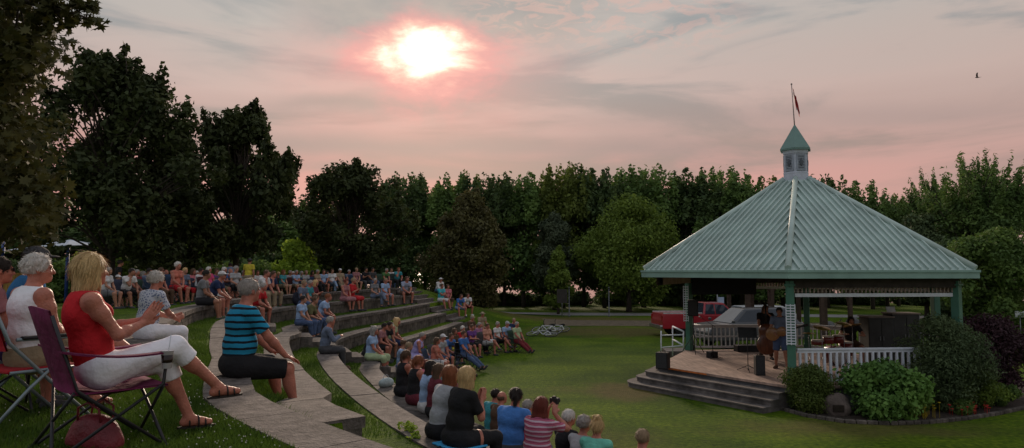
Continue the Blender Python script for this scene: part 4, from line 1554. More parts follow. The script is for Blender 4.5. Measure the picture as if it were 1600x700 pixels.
def build_top(J, h, sleeve=0.55, g=0.011, hem=0.0, loose=1.0):
    F = Field()
    torso(F, J, g, 0.05)
    if sleeve > 0:
        sc = 0.92 if J['fem'] else 1.0
        for i in (0, 1):
            s, e, w = J['sh'][i], J['elb'][i], J['wri'][i]
            if sleeve <= 1:
                p = s + (e - s) * sleeve
                F.cap(s, e, 0.053 * sc + g, 0.050 * sc + g * 1.6, 0.035, cut=(p, unit(e - s)))
            else:
                F.cap(s, e, 0.058 * sc + g, 0.046 * sc + g, 0.035)
                F.cap(e, w, 0.046 * sc + g, 0.032 * sc + g, 0.03, cut=(w, unit(w - e)))
    n0 = J['neck'] + J['u3'] * 0.012
    u3 = J['u3']
    up = unit(J['waist'] - J['pel'])
    lowp = J['pel'] - up * (0.075 + hem)
    w0 = J['neck'] + J['fwd'] * 0.10; dn = unit(u3 * 0.8 + J['fwd'] * 0.6)
    def post(Fd, X, Y, Z):
        Fd = np.maximum(Fd, (X - n0[0]) * u3[0] + (Y - n0[1]) * u3[1] + (Z - n0[2]) * u3[2])
        Fd = np.maximum(Fd, -((X - lowp[0]) * up[0] + (Y - lowp[1]) * up[1] + (Z - lowp[2]) * up[2]))
        Fd = np.maximum(Fd, 0.062 - np.sqrt((X - n0[0]) ** 2 + (Y - n0[1]) ** 2 + (Z - n0[2]) ** 2))
        if sleeve == 0:
            for i in (0, 1):
                s = J['sh'][i]
                o = s + unit(s - J['neck']) * 0.035
                Fd = np.maximum(Fd, 0.085 - np.sqrt((X - o[0]) ** 2 + (Y - o[1]) ** 2 + (Z - o[2]) ** 2))
        return Fd
    return F.mesh('shirt', h, post)


def build_bottom(J, h, length=0.9, g=0.015, skirt=False):
    """length: 0..1 along the thigh (shorts), 1..2 along the shin (trousers)"""
    F = Field(); b = J['big']
    up = unit(J['waist'] - J['pel'])
    Mp = frame(unit(np.cross(up, J['r'])), up)
    F.ell(J['pel'] + v3(0, -0.01, 0), ((0.19 if J['fem'] else 0.180) * b + g, 0.130 * b + g, 0.130 + g), Mp, 0.05)
    for i in (0, 1):
        hp, kn, an = J['hip'][i], J['knee'][i], J['ank'][i]
        if length <= 1:
            p = hp + (kn - hp) * length
            F.cap(hp, kn, 0.102 * b ** .7 + g, 0.068 + g * 1.6, 0.04, cut=(p, unit(kn - hp)))
        else:
            p = kn + (an - kn) * (length - 1)
            F.cap(hp, kn, 0.102 * b ** .7 + g, 0.064 + g, 0.05)
            F.cap(kn, an, 0.064 + g, 0.048 + g, 0.03, cut=(p, unit(an - kn)))
    if skirt:
        k0, k1 = J['knee']; h0, h1 = J['hip']
        for t in (0.0, 0.33, 0.66, 1.0):
            a = h0 + (h1 - h0) * t; c = k0 + (k1 - k0) * t
            F.cap(a, c, 0.10 + g, 0.075 + g, 0.05)
        if length > 1:
            for t in (0.0, 0.5, 1.0):
                a = k0 + (k1 - k0) * t; c = J['ank'][0] + (J['ank'][1] - J['ank'][0]) * t
                e = a + (c - a) * (length - 1)
                F.cap(a, e, 0.075 + g, 0.085 + g, 0.06)
    tp = J['pel'] + up * 0.115
    def post(Fd, X, Y, Z):
        return np.maximum(Fd, (X - tp[0]) * up[0] + (Y - tp[1]) * up[1] + (Z - tp[2]) * up[2])
    return F.mesh('trousers', h, post)


def build_shoe(J, i, h, sandal=False):
    sg = (-1, 1)[i]
    fd = foot_dir(J, i, sg); an = J['ank'][i]
    F = Field()
    g = 0.010
    F.cap(an - fd * 0.035 - v3(0, 0, 0.045), an + fd * 0.155 - v3(0, 0, 0.052), 0.034 + g, 0.028 + g, 0.03)
    F.cap(an - v3(0, 0, 0.03), an + fd * 0.08 - v3(0, 0, 0.04), 0.040 + g, 0.034, 0.03, cut=(an + v3(0, 0, -0.002), v3(0, 0, 1)))
    fl = an[2] - 0.083
    def post(Fd, X, Y, Z): return np.maximum(Fd, fl - Z)
    return F.mesh('shoe', h, post)


# hair and hats are built round a head at the origin facing +y
def hair_mesh(style, h=0.012):
    F = Field(); I = np.eye(3)
    face = (v3(0, 0.052, 0), unit(v3(0, 1, -0.62)))
    if style == 'short':
        F.ell((0, -0.016, 0.030), (0.083, 0.101, 0.091), I, 0.02, cut=[(v3(0, 0.062, 0.02), unit(v3(0, 1, -0.55))), (v3(0, -0.03, -0.055), unit(v3(0, 0.55, -1)))])
    elif style == 'bald':
        F.ell((0, -0.022, 0.000), (0.084, 0.092, 0.060), I, 0.02, cut=[(v3(0, 0.02, 0.0), v3(0, 1, 0)), (v3(0, -0.03, -0.05), unit(v3(0, 0.5, -1)))])
    elif style == 'curly':
        g = random.Random(3)
        F.ell((0, -0.018, 0.034), (0.088, 0.104, 0.094), I, 0.02, cut=[(v3(0, 0.060, 0.03), unit(v3(0, 1, -0.5))), (v3(0, -0.02, -0.07), unit(v3(0, 0.35, -1)))])
        for q in range(170):
            a = g.uniform(0, 6.28); z = g.uniform(-0.55, 1.0); r = math.sqrt(1 - z * z)
            p = v3(0.092 * r * math.cos(a), -0.018 + 0.106 * r * math.sin(a), 0.034 + 0.094 * z)
            if p[1] > 0.05 + 0.5 * (p[2] - 0.03) and p[2] < 0.075: continue
            F.ell(p * 0.985, (0.0125,) * 3, I, 0.012)
    elif style == 'bob':
        F.ell((0, -0.018, 0.032), (0.090, 0.106, 0.095), I, 0.02, cut=(v3(0, 0.066, 0.03), unit(v3(0, 1, -0.5))))
        for s in (-1, 1):
            F.cap((s * 0.068, -0.005, 0.03), (s * 0.074, 0.005, -0.115), 0.032, 0.026, 0.03)
        F.cap((0, -0.075, 0.02), (0, -0.078, -0.12), 0.060, 0.055, 0.04, flat=(v3(0, 1, 0), 1.5))
        F.cap((-0.05, -0.055, 0.0), (-0.05, -0.055, -0.12), 0.040, 0.034, 0.03)
        F.cap((0.05, -0.055, 0.0), (0.05, -0.055, -0.12), 0.040, 0.034, 0.03)
    elif style == 'long':
        F.ell((0, -0.018, 0.030), (0.087, 0.103, 0.092), I, 0.02, cut=(v3(0, 0.064, 0.03), unit(v3(0, 1, -0.5))))
        for s in (-1, 0, 1):
            F.chain([(s * 0.055, -0.06 - 0.02 * (s == 0), 0.0), (s * 0.062, -0.075, -0.13), (s * 0.06, -0.085, -0.27)], [0.045, 0.042, 0.026], 0.03)
    elif style == 'tied':
        F.ell((0, -0.014, 0.030), (0.082, 0.100, 0.090), I, 0.02, cut=[(v3(0, 0.060, 0.02), unit(v3(0, 1, -0.55))), (v3(0, -0.03, -0.06), unit(v3(0, 0.5, -1)))])
        F.ell((0, -0.105, 0.03), (0.030, 0.034, 0.032), I, 0.02)
        F.chain([(0, -0.115, 0.02), (0, -0.125, -0.06), (0, -0.11, -0.13)], [0.024, 0.022, 0.010], 0.02)
    elif style == 'bun':
        F.ell((0, -0.014, 0.030), (0.083, 0.101, 0.091), I, 0.02, cut=[(v3(0, 0.060, 0.02), unit(v3(0, 1, -0.55))), (v3(0, -0.03, -0.06), unit(v3(0, 0.5, -1)))])
        for q in range(9):
            a = q * 0.7
            F.ell((0.028 * math.cos(a), -0.035 + 0.03 * math.sin(a), 0.125 + 0.018 * math.sin(a * 1.7)), (0.026, 0.026, 0.024), I, 0.012)
    elif style == 'cap':
        F.ell((0, -0.010, 0.038), (0.090, 0.106, 0.088), I, 0.01, cut=(v3(0, 0, 0.030), unit(v3(0, -0.12, -1))))
        F.ell((0, 0.105, 0.034), (0.070, 0.085, 0.010), I, 0.012)
    elif style == 'sunhat':
        F.ell((0, -0.010, 0.050), (0.088, 0.104, 0.080), I, 0.01, cut=(v3(0, 0, 0.035), v3(0, 0, -1)))
        F.ell((0, -0.005, 0.040), (0.175, 0.190, 0.014), I, 0.015)
    me = F.mesh('hair', h)
    if style in ('cap', 'sunhat'): return me
    # loose strands lying on the hair, so that its outline is not a clean shell
    g = np.random.default_rng(len(style))
    n0 = len(me.vertices); V = np.zeros(n0 * 3); me.vertices.foreach_get('co', V); V = V.reshape(-1, 3)
    Nn = np.array([v.normal[:] for v in me.vertices]); me.calc_loop_triangles()
    n = {'bald': 150, 'short': 420, 'curly': 520}.get(style, 620)
    i = g.integers(0, n0, n); P, Nv = V[i], Nn[i]
    fl = {'curly': 1.3, 'short': 0.7}.get(style, 0.13)
    t = np.array([0, -0.25, -1.0]) + g.normal(size=(n, 3)) * fl
    t -= Nv * (t * Nv).sum(1, keepdims=True); t /= np.linalg.norm(t, axis=1, keepdims=True)
    b = np.cross(Nv, t) * (0.0022 + 0.0015 * g.random((n, 1)))
    L_ = ({'curly': 0.028, 'short': 0.030, 'bald': 0.02}.get(style, 0.075)) * (0.5 + g.random((n, 1)))
    lift = (0.004 + 0.007 * g.random((n, 1))) * (0.55 if style in ('bob', 'long', 'tied') else 1)
    rows = [P + Nv * 0.001, P + t * L_ * 0.5 + Nv * lift, P + t * L_ + Nv * lift * (0.3 + g.random((n, 1)) * 1.2)]
    W_ = [1.0, 0.9, 0.25]
    R_ = np.stack([np.stack([r_ - b * w, r_ + b * w], 1) for r_, w in zip(rows, W_)], 1).reshape(-1, 3)
    base = np.arange(n)[:, None] * 6
    Q = np.concatenate([base + np.array([[0, 1, 3, 2]]), base + np.array([[2, 3, 5, 4]])]) + n0
    Q0 = np.array([p.vertices[:] for p in me.polygons])
    return np_mesh('hair', np.concatenate([V, R_]), np.concatenate([Q0, Q]), smooth=True)


def head_matrix(J):
    M = Matrix.Identity(4)
    for i in range(3):
        for j in range(3): M[i][j] = J['H'][i, j]
        M[i][3] = J['head'][i]
    return M


HAIR = {s: hair_mesh(s) for s in ('short', 'bald', 'curly', 'bob', 'long', 'tied', 'bun', 'cap', 'sunhat')}
HAIRF = {}


def glasses_mesh():
    mb = MB()
    for s in (-1, 1):
        mb.box((s * 0.034, 0.097, 0.006), (0.052, 0.010, 0.036), bev=0.008)
        mb.tube([(s * 0.062, 0.092, 0.012), (s * 0.080, 0.02, 0.010), (s * 0.081, -0.01, 0.0)], 0.003, 5)
    mb.tube([(-0.012, 0.099, 0.012), (0.012, 0.099, 0.012)], 0.003, 5)
    return mb.mesh('sunglasses')


GLASSES = glasses_mesh()


def eyes_mesh(s):
    mb = MB()
    mb.ball((s * 0.032, 0.0745, 0.003), (0.014, 0.010, 0.0085), 10, 8)
    return mb.mesh('eye')


EYES = [eyes_mesh(-1), eyes_mesh(1)]

# ------------------------------------------------------------------ poses, each made once
POSES = {}


def pose(name, h=0.017, **kw):
    toes = kw.pop('toes', None)
    hid = kw.pop('fine', False)
    J = skeleton(**kw)
    if toes: J['toes'] = toes
    POSES[name] = dict(J=J, h=h, body=None, fine=hid, top={}, bot={}, shoe=None)


S = 0.42
pose('lap_m', lean=-0.02, curve=0.16, hands=[(-0.08, 0.30, S + 0.17), (0.07, 0.31, S + 0.18)])
pose('lap_f', lean=-0.04, curve=0.14, hands=[(-0.05, 0.30, S + 0.18), (0.05, 0.31, S + 0.17)], fem=True, feet=[(-0.08, 0.42, 0.08), (0.08, 0.44, 0.08)])
pose('fwd_m', lean=0.26, curve=0.22, hands=[(-0.05, 0.47, S + 0.16), (0.06, 0.48, S + 0.14)], head=(0, 0.06), feet=[(-0.20, 0.38, 0.08), (0.2, 0.42, 0.08)])
pose('fwd_f', lean=0.22, curve=0.22, hands=[(-0.06, 0.42, S + 0.18), (0.06, 0.40, S + 0.17)], head=(0, 0.05), fem=True, feet=[(-0.1, 0.36, 0.08), (0.08, 0.40, 0.08)])
pose('back_m', lean=-0.30, curve=0.16, hands=[(-0.12, 0.22, S + 0.18), (0.10, 0.24, S + 0.17)], head=(0, 0.02), feet=[(-0.13, 0.72, 0.08), (0.10, 0.80, 0.08)], toes=[(-.2, .6, .7), (.2, .6, .7)])
pose('cross_f', lean=-0.14, curve=0.15, hands=[(-0.08, 0.26, S + 0.22), (0.10, 0.27, S + 0.22)], fem=True, feet=[(-0.04, 0.45, 0.08), (-0.10, 0.66, 0.33)], knees=[(-0.07, 0.42, S + 0.08), (-0.02, 0.45, S + 0.19)], toes=[None, (0, 1, -0.2)])
pose('cross_m', lean=-0.12, curve=0.17, hands=[(-0.10, 0.27, S + 0.22), (0.12, 0.26, S + 0.22)], feet=[(0.06, 0.44, 0.08), (-0.16, 0.40, S + 0.10)], knees=[(-0.02, 0.43, S + 0.09), (0.22, 0.40, S + 0.16)], toes=[None, (-1, 0.4, 0.15)])
pose('clap_f', lean=0.02, curve=0.12, hands=[(-0.03, 0.33, S + 0.42), (0.03, 0.33, S + 0.43)], fem=True, elbow=[(-.7, -.2, -1), (.7, -.2, -1)])
pose('clap_m', lean=0.03, curve=0.14, hands=[(-0.03, 0.36, S + 0.40), (0.03, 0.36, S + 0.41)], elbow=[(-.7, -.2, -1), (.7, -.2, -1)])
pose('fold_m', lean=-0.10, curve=0.16, hands=[(0.13, 0.20, S + 0.38), (-0.13, 0.23, S + 0.36)], elbow=[(-.9, 0.2, -1), (.9, 0.2, -1)], feet=[(-0.15, 0.55, 0.08), (0.14, 0.5, 0.08)])
pose('fold_f', lean=-0.08, curve=0.14, hands=[(0.12, 0.19, S + 0.34), (-0.12, 0.22, S + 0.32)], elbow=[(-.9, 0.2, -1), (.9, 0.2, -1)], fem=True, feet=[(-0.09, 0.50, 0.08), (0.05, 0.54, 0.08)])
pose('chin_m', lean=0.14, curve=0.2, hands=[(-0.10, 0.40, S + 0.17), (0.05, 0.26, S + 0.56)], elbow=[(-.7, -.3, -.6), (.5, .2, -1)], head=(0.0, 0.0), feet=[(-0.16, 0.42, 0.08), (0.17, 0.46, 0.08)])
pose('stand_m', sit=False, lean=0.03, curve=0.06, feet=[(-0.12, 0.10, 0.08), (0.11, -0.12, 0.09)], hands=[(-0.27, 0.10, 0.84), (0.27, 0.02, 0.82)])
pose('stand_f', sit=False, lean=0.02, curve=0.05, fem=True, feet=[(-0.10, 0.02, 0.08), (0.10, 0.0, 0.08)])
pose('bend_m', sit=False, lean=0.55, curve=0.25, hips=0.88, feet=[(-0.12, 0.05, 0.08), (0.12, -0.05, 0.08)], hands=[(-0.18, 0.55, 0.75), (0.18, 0.55, 0.75)], head=(0, -0.5))
pose('bass_m', sit=False, lean=0.05, curve=0.10, feet=[(-0.16, 0.05, 0.08), (0.15, 0.0, 0.08)], hands=[(-0.10, 0.34, 1.42), (0.16, 0.36, 0.98)], head=(-0.2, -0.12))
pose('guitar_m', sit=False, lean=0.05, curve=0.10, feet=[(-0.17, 0.10, 0.08), (0.15, -0.06, 0.08)], hands=[(-0.42, 0.28, 1.16), (0.10, 0.26, 1.00)], head=(-0.1, -0.05))
pose('drum_m', lean=0.12, curve=0.16, sh=0.50, hands=[(-0.20, 0.45, 0.86), (0.20, 0.45, 0.88)], feet=[(-0.22, 0.42, 0.08), (0.22, 0.45, 0.08)], head=(0, -0.1))
pose('phone_f', lean=0.04, curve=0.12, fem=True, hands=[(-0.04, 0.30, S + 0.80), (0.10, 0.27, S + 0.80)], elbow=[(-.6, .1, -1), (.7, .1, -1)], head=(0, -0.02))


def proto(pn, kind, val=None):
    P = POSES[pn]
    if kind == 'body':
        if P['body'] is None: P['body'] = build_body(P['J'], P['h'], P['fine'])
        return P['body']
    if kind == 'top':
        if val not in P['top']: P['top'][val] = build_top(P['J'], P['h'], val)
        return P['top'][val]
    if kind == 'bot':
        if val not in P['bot']:
            P['bot'][val] = build_bottom(P['J'], P['h'], abs(val), skirt=val < 0)
        return P['bot'][val]
    if kind == 'shoe':
        if P['shoe'] is None: P['shoe'] = [build_shoe(P['J'], i, 0.016) for i in (0, 1)]
        return P['shoe']


SKINS = {}
def skin(tone='mid'):
    c = {'pale': (0.50, 0.27, 0.19), 'mid': (0.42, 0.20, 0.13), 'tan': (0.32, 0.14, 0.085), 'red': (0.42, 0.155, 0.105), 'dark': (0.14, 0.065, 0.042)}[tone]
    return mat('skin_' + tone, c, 0.5, 0.2, 14, 0.25, 60)
CLOTH = {}
def cloth(c, name=None):
    key = name or 'cloth_%02x%02x%02x' % tuple(int(min(1, max(0, x)) * 255) for x in c)
    return mat(key, c, 0.92, 0.2, 5, 1.0, 10)
HAIRC = {'white': (0.78, 0.72, 0.66), 'grey': (0.42, 0.38, 0.345), 'blond': (0.74, 0.50, 0.23), 'brown': (0.12, 0.066, 0.037), 'dark': (0.028, 0.019, 0.015), 'red': (0.20, 0.040, 0.024), 'auburn': (0.30, 0.10, 0.040), 'sandy': (0.38, 0.26, 0.155)}
def hairm(c): return mat('hair_' + c, HAIRC[c], 0.6, 0.3, 3, 0.7, 10, stretch=(60, 60, 6), detail=3)

RGB = {'white': (0.62, 0.60, 0.60), 'black': (0.014, 0.013, 0.015), 'navy': (0.018, 0.03, 0.085), 'blue': (0.045, 0.13, 0.36), 'lightblue': (0.30, 0.42, 0.62), 'teal': (0.045, 0.26, 0.30),
       'turquoise': (0.06, 0.42, 0.48), 'red': (0.42, 0.015, 0.02), 'darkred': (0.17, 0.02, 0.025), 'maroon': (0.12, 0.018, 0.03), 'pink': (0.55, 0.16, 0.19), 'hotpink': (0.60, 0.07, 0.17), 'coral': (0.55, 0.17, 0.12),
       'grey': (0.17, 0.17, 0.18), 'lightgrey': (0.36, 0.36, 0.37), 'darkgrey': (0.055, 0.055, 0.06), 'khaki': (0.26, 0.20, 0.125), 'olive': (0.12, 0.115, 0.05), 'tan': (0.32, 0.24, 0.16), 'brown': (0.09, 0.05, 0.03),
       'green': (0.07, 0.16, 0.05), 'palegreen': (0.36, 0.44, 0.25), 'mint': (0.15, 0.50, 0.38), 'yellow': (0.58, 0.47, 0.05), 'purple': (0.14, 0.05, 0.22), 'mauve': (0.33, 0.15, 0.26), 'lavender': (0.38, 0.34, 0.62), 'jeans': (0.06, 0.09, 0.17), 'lightjeans': (0.22, 0.30, 0.44), 'peach': (0.55, 0.26, 0.18), 'dusty': (0.30, 0.13, 0.14), 'bluegrey': (0.13, 0.16, 0.23), 'plaid': (0.30, 0.34, 0.46)}
# ------------------------------------------------------------------ chairs and the audience
FRAME = mat('chair_frame_dark', (0.022, 0.022, 0.025), 0.45, 0.2, 10)
ALU = mat('chair_frame_grey', (0.20, 0.25, 0.27), 0.4, 0.15, 10, metal=0.3)


def camp_chair(detail=6):
    """meshes of a folding arm chair: origin on the ground under the sitter's hips, facing +y"""
    fr, st, bk, arms = MB(), MB(), MB(), []
    r = 0.011
    w = 0.28
    for s in (-1, 1):
        fr.tube([(s * w, 0.31, 0.01), (s * w, -0.22, 0.43), (s * (w + .01), -0.37, 0.90)], r, detail)
        fr.tube([(s * w, -0.34, 0.01), (s * w, 0.28, 0.42), (s * (w + .02), 0.29, 0.62)], r, detail)
        fr.tube([(s * w, 0.31, 0.01), (-s * w, 0.28, 0.41)], r, detail)
        fr.tube([(s * w, -0.34, 0.01), (-s * w, -0.23, 0.42)], r, detail)
        for y in (0.31, -0.34): fr.ball((s * w, y, 0.012), (0.022, 0.022, 0.016), 8, 4)
        a = MB()
        vs = []
        for i in range(7):
            t = i / 6
            y = 0.31 - 0.63 * t; z = 0.625 + 0.045 * t - 0.03 * math.sin(PI * t)
            for x_, dz in ((-0.042, 0), (0.042, 0), (0.042, 0.012), (-0.042, 0.012)): vs.append((s * (w + .015) + x_, y, z + dz))
        fs = [(0, 1, 2, 3), (27, 26, 25, 24)]
        for i in range(6):
            for j in range(4):
                p, q = 4 * i + j, 4 * i + (j + 1) % 4
                fs.append((q, p, p + 4, q + 4))
        a.add(vs, fs); arms.append(a.mesh('armrest'))

    def sheet(mb, f, nu, nv, th):
        vs = []
        for k in (0, 1):
            for i in range(nu + 1):
                for j in range(nv + 1):
                    p, n = f(i / nu, j / nv); vs.append(p + n * th * k)
        M = (nu + 1) * (nv + 1)
        fs = []
        for i in range(nu):
            for j in range(nv):
                q = (i * (nv + 1) + j, (i + 1) * (nv + 1) + j, (i + 1) * (nv + 1) + j + 1, i * (nv + 1) + j + 1)
                fs.append(q); fs.append(tuple(M + x for x in q[::-1]))
        for i in range(nu):
            for j in (0, nv):
                a = i * (nv + 1) + j; b = a + nv + 1; fs.append((a, b, M + b, M + a))
        for j in range(nv):
            for i in (0, nu):
                a = i * (nv + 1) + j; b = a + 1; fs.append((a, b, M + b, M + a))
        mb.add(vs, fs, True)
    sheet(st, lambda u, v: (Vector(((u - .5) * 2 * w, -0.24 + 0.55 * v, 0.415 - 0.05 * math.sin(PI * u) * math.sin(PI * min(1, v * 1.1)))), Vector((0, 0, -1))), 8, 8, 0.012)
    sheet(bk, lambda u, v: (Vector(((u - .5) * 2 * (w + .008), -0.215 - 0.165 * v - 0.035 * math.sin(PI * u), 0.41 + 0.52 * v + 0.02 * math.sin(PI * u) * v)), Vector((0, -1, -.2))), 8, 6, 0.012)
    return fr.mesh('frame'), st.mesh('seat'), bk.mesh('backrest'), arms


CC = camp_chair(6)


def add_chair(x, y, z, rz, col, label, group='folding chairs in the audience', frame=None, s=1.0, meshes=None):
    root = empty('folding_chair', (x, y, z), rz, label, 'chair', group)
    root.scale = (s, s, s)
    m = cloth(col)
    C = meshes or CC
    shared('frame', C[0], frame or FRAME, root)
    shared('seat', C[1], m, root); shared('backrest', C[2], m, root)
    for a in C[3]: shared('armrest', a, m, root)
    return root


def add_person(x, y, z, rz, pn, top, sleeve, bot, blen, hair, hc, tone, label, group=None, s=1.0, shoe='darkgrey', hat=None, glasses=False, eyes=True, topm=None, haircol=None, group2=None):
    root = empty('person', (x, y, z), rz, label, 'person', group or 'people in the audience')
    root.scale = (s, s, s)
    J = POSES[pn]['J']
    HM = head_matrix(J)
    shared('body', proto(pn, 'body'), skin(tone), root)
    shared('shirt', proto(pn, 'top', sleeve), topm or cloth(RGB[top]), root)
    shared('trousers' if blen > 1 else ('skirt' if blen < 0 else 'shorts'), proto(pn, 'bot', blen), cloth(RGB[bot]), root)
    for q in proto(pn, 'shoe'): shared('shoe', q, cloth(RGB[shoe]), root)
    o = shared('hair', HAIR[hair], hairm(hc), root); o.matrix_local = HM
    if hat:
        o = shared('sun_hat' if hat[0] == 'sunhat' else 'cap', HAIR[hat[0]], cloth(RGB[hat[1]]), root); o.matrix_local = HM
    if glasses:
        o = shared('sunglasses', GLASSES, BLACK, root); o.matrix_local = HM
    elif eyes:
        for e in EYES:
            o = shared('eye', e, mat('eye', (0.04, 0.03, 0.025), 0.2), root); o.matrix_local = HM
    return root


STAGE = Vector((6.8, 19.0))


def face_stage(x, y, turn=0.0):
    d = STAGE - Vector((x, y))
    return math.atan2(d.y, d.x) - PI / 2 + R(turn)


def wall_spot(px, k, py, dr=0.13):
    """where the sight line through px crosses wall k, nearest to the seat seen at py"""
    a, b = ray(px, py)
    d0 = (RING_Z[k] - CAM_Z) / b
    best = None
    for i in range(-400, 400):
        d = d0 * (1 + i * 0.0012)
        if d < 3: continue
        ph, r = to_pol(a * d, d)
        e = abs(r - (RING_R[k] + flare(ph) + dr)) + abs(d - d0) * 0.02
        if best is None or e < best[0]: best = (e, d)
    return a * best[1], best[1]


prng = random.Random(12)
GROUP_W = 'people sitting on the seat walls'
GROUP_C = 'people sitting in lawn chairs'


def W(px, k, py, pn, top, sl, bot, bl, hair, hc, tone, label, turn=0.0, s=0.97, **kw):
    x, y = wall_spot(px, k, py)
    ph, r = to_pol(x, y)
    inward = R(ph + 180) - PI / 2
    st = face_stage(x, y)
    dlt = (st - inward + PI) % (2 * PI) - PI
    rz = inward + max(-0.5, min(0.5, dlt * 0.6)) + R(turn) + prng.uniform(-.24, .24)
    z = RING_Z[k] - 0.42 * s + 0.005
    if RING_Z[k] - RING_Z[k + 1] < 0.36: z += 0.02
    return add_person(x, y, z, rz, pn, top, sl, bot, bl, hair, hc, tone, label, GROUP_W, s, **kw)


CHAIRCOL = [(0.03, 0.035, 0.06), (0.05, 0.012, 0.014), (0.02, 0.03, 0.025), (0.02, 0.02, 0.022), (0.02, 0.045, 0.09), (0.06, 0.06, 0.062), (0.03, 0.06, 0.04)]
CHAIRNAME = ['dark navy', 'dark red', 'dark green', 'black', 'blue', 'grey', 'green']


def G(px, d, pn, top, sl, bot, bl, hair, hc, tone, label, turn=0.0, s=0.93, chair=None, **kw):
    a, _ = ray(px)
    x, y = a * d, d
    z = ground(x, y)
    rz = face_stage(x, y, turn) + prng.uniform(-.28, .28)
    ci = prng.randrange(len(CHAIRCOL)) if chair is None else chair
    p = add_person(x, y, z, rz, pn, top, sl, bot, bl, hair, hc, tone, label, GROUP_C, s, **kw)
    add_chair(x, y, z, rz, CHAIRCOL[ci], CHAIRNAME[ci] + ' folding chair under the ' + ' '.join(label.split(',')[0].split()[:10 if ' ' in CHAIRNAME[ci] else 11]), s=s)
    return p


def STAND(px, d, pn, rz, *a, **kw):
    x = ray(px)[0] * d
    return add_person(x, d, ground(x, d), rz, pn, *a, **kw)


# --- lawn chairs on the upper grass, left to right
G(166, 20.5, 'lap_f', 'white', .55, 'grey', .9, 'short', 'grey', 'mid', 'grey haired woman in white top beside the blonde')
G(181, 21.6, 'lap_m', 'lightgrey', .55, 'grey', .9, 'short', 'brown', 'mid', 'small child in white cap among the chairs at left', s=.78, hat=('cap', 'white'))
G(197, 21.0, 'chin_m', 'white', .55, 'black', .85, 'short', 'dark', 'tan', 'man in white shirt and black shorts shading his face')
STAND(184, 25.5, 'stand_m', -0.9, 'black', .55, 'darkgrey', 1.95, 'short', 'dark', 'tan', 'person standing in dark clothes behind the chairs at left', s=.98)
G(209, 22.0, 'back_m', 'grey', .55, 'khaki', 1.95, 'short', 'grey', 'red', 'man in grey shirt and khaki trousers leaning back', shoe='bluegrey')
G(216, 23.6, 'back_m', 'darkred', .55, 'darkgrey', 1.95, 'short', 'grey', 'red', 'man in dark red shirt behind the grey shirted man')
G(231, 22.5, 'fold_m', 'bluegrey', .55, 'darkgrey', .9, 'short', 'dark', 'tan', 'man in blue grey shirt with folded arms')
G(247, 22.0, 'lap_m', 'black', .55, 'brown', 1.95, 'short', 'brown', 'red', 'man in black shirt and sunglasses at left', glasses=True)
G(275, 23.0, 'lap_f', 'coral', 0, 'red', .9, 'curly', 'white', 'red', 'woman in coral top with white curls', s=1.05)
G(287, 24.2, 'lap_f', 'bluegrey', .55, 'red', 1.3, 'short', 'blond', 'mid', 'blonde woman in blue grey top and red trousers')
G(299, 25.6, 'clap_f', 'pink', .55, 'grey', 1.9, 'bob', 'brown', 'red', 'brown haired woman in pale pink clapping')
G(311, 25.2, 'lap_f', 'white', .55, 'darkgrey', .9, 'short', 'dark', 'red', 'dark haired woman in white beside the pink top')
G(328, 24.3, 'back_m', 'hotpink', .55, 'white', 1.9, 'short', 'white', 'red', 'white haired person in hot pink and white trousers')
G(336, 26.0, 'lap_m', 'purple', .55, 'black', 1.9, 'short', 'brown', 'tan', 'man in purple shirt behind the hot pink top')
G(348, 25.0, 'fold_m', 'blue', .55, 'khaki', .9, 'short', 'white', 'red', 'white haired man in blue shirt and khaki shorts')
G(357, 26.6, 'lap_m', 'darkred', .55, 'khaki', .9, 'bald', 'grey', 'red', 'balding man in dark red behind the blue shirt')
G(368, 25.0, 'cross_f', 'lightgrey', .55, 'black', 1.9, 'curly', 'grey', 'mid', 'woman with grey curls in a pale patterned top')
STAND(388, 28.0, 'stand_m', -0.25, 'yellow', .6, 'khaki', 1.95, 'short', 'dark', 'tan', 'person in bright yellow shirt and khaki trousers standing behind the chairs', 'people standing behind the chairs', .95, hat=('cap', 'darkgrey'), eyes=False)
STAND(362, 28.0, 'bend_m', 0.5, 'bluegrey', .6, 'darkgrey', 1.95, 'short', 'dark', 'tan', 'person in grey blue shirt bending forward beside the yellow shirt', 'people standing behind the chairs', 1.02)
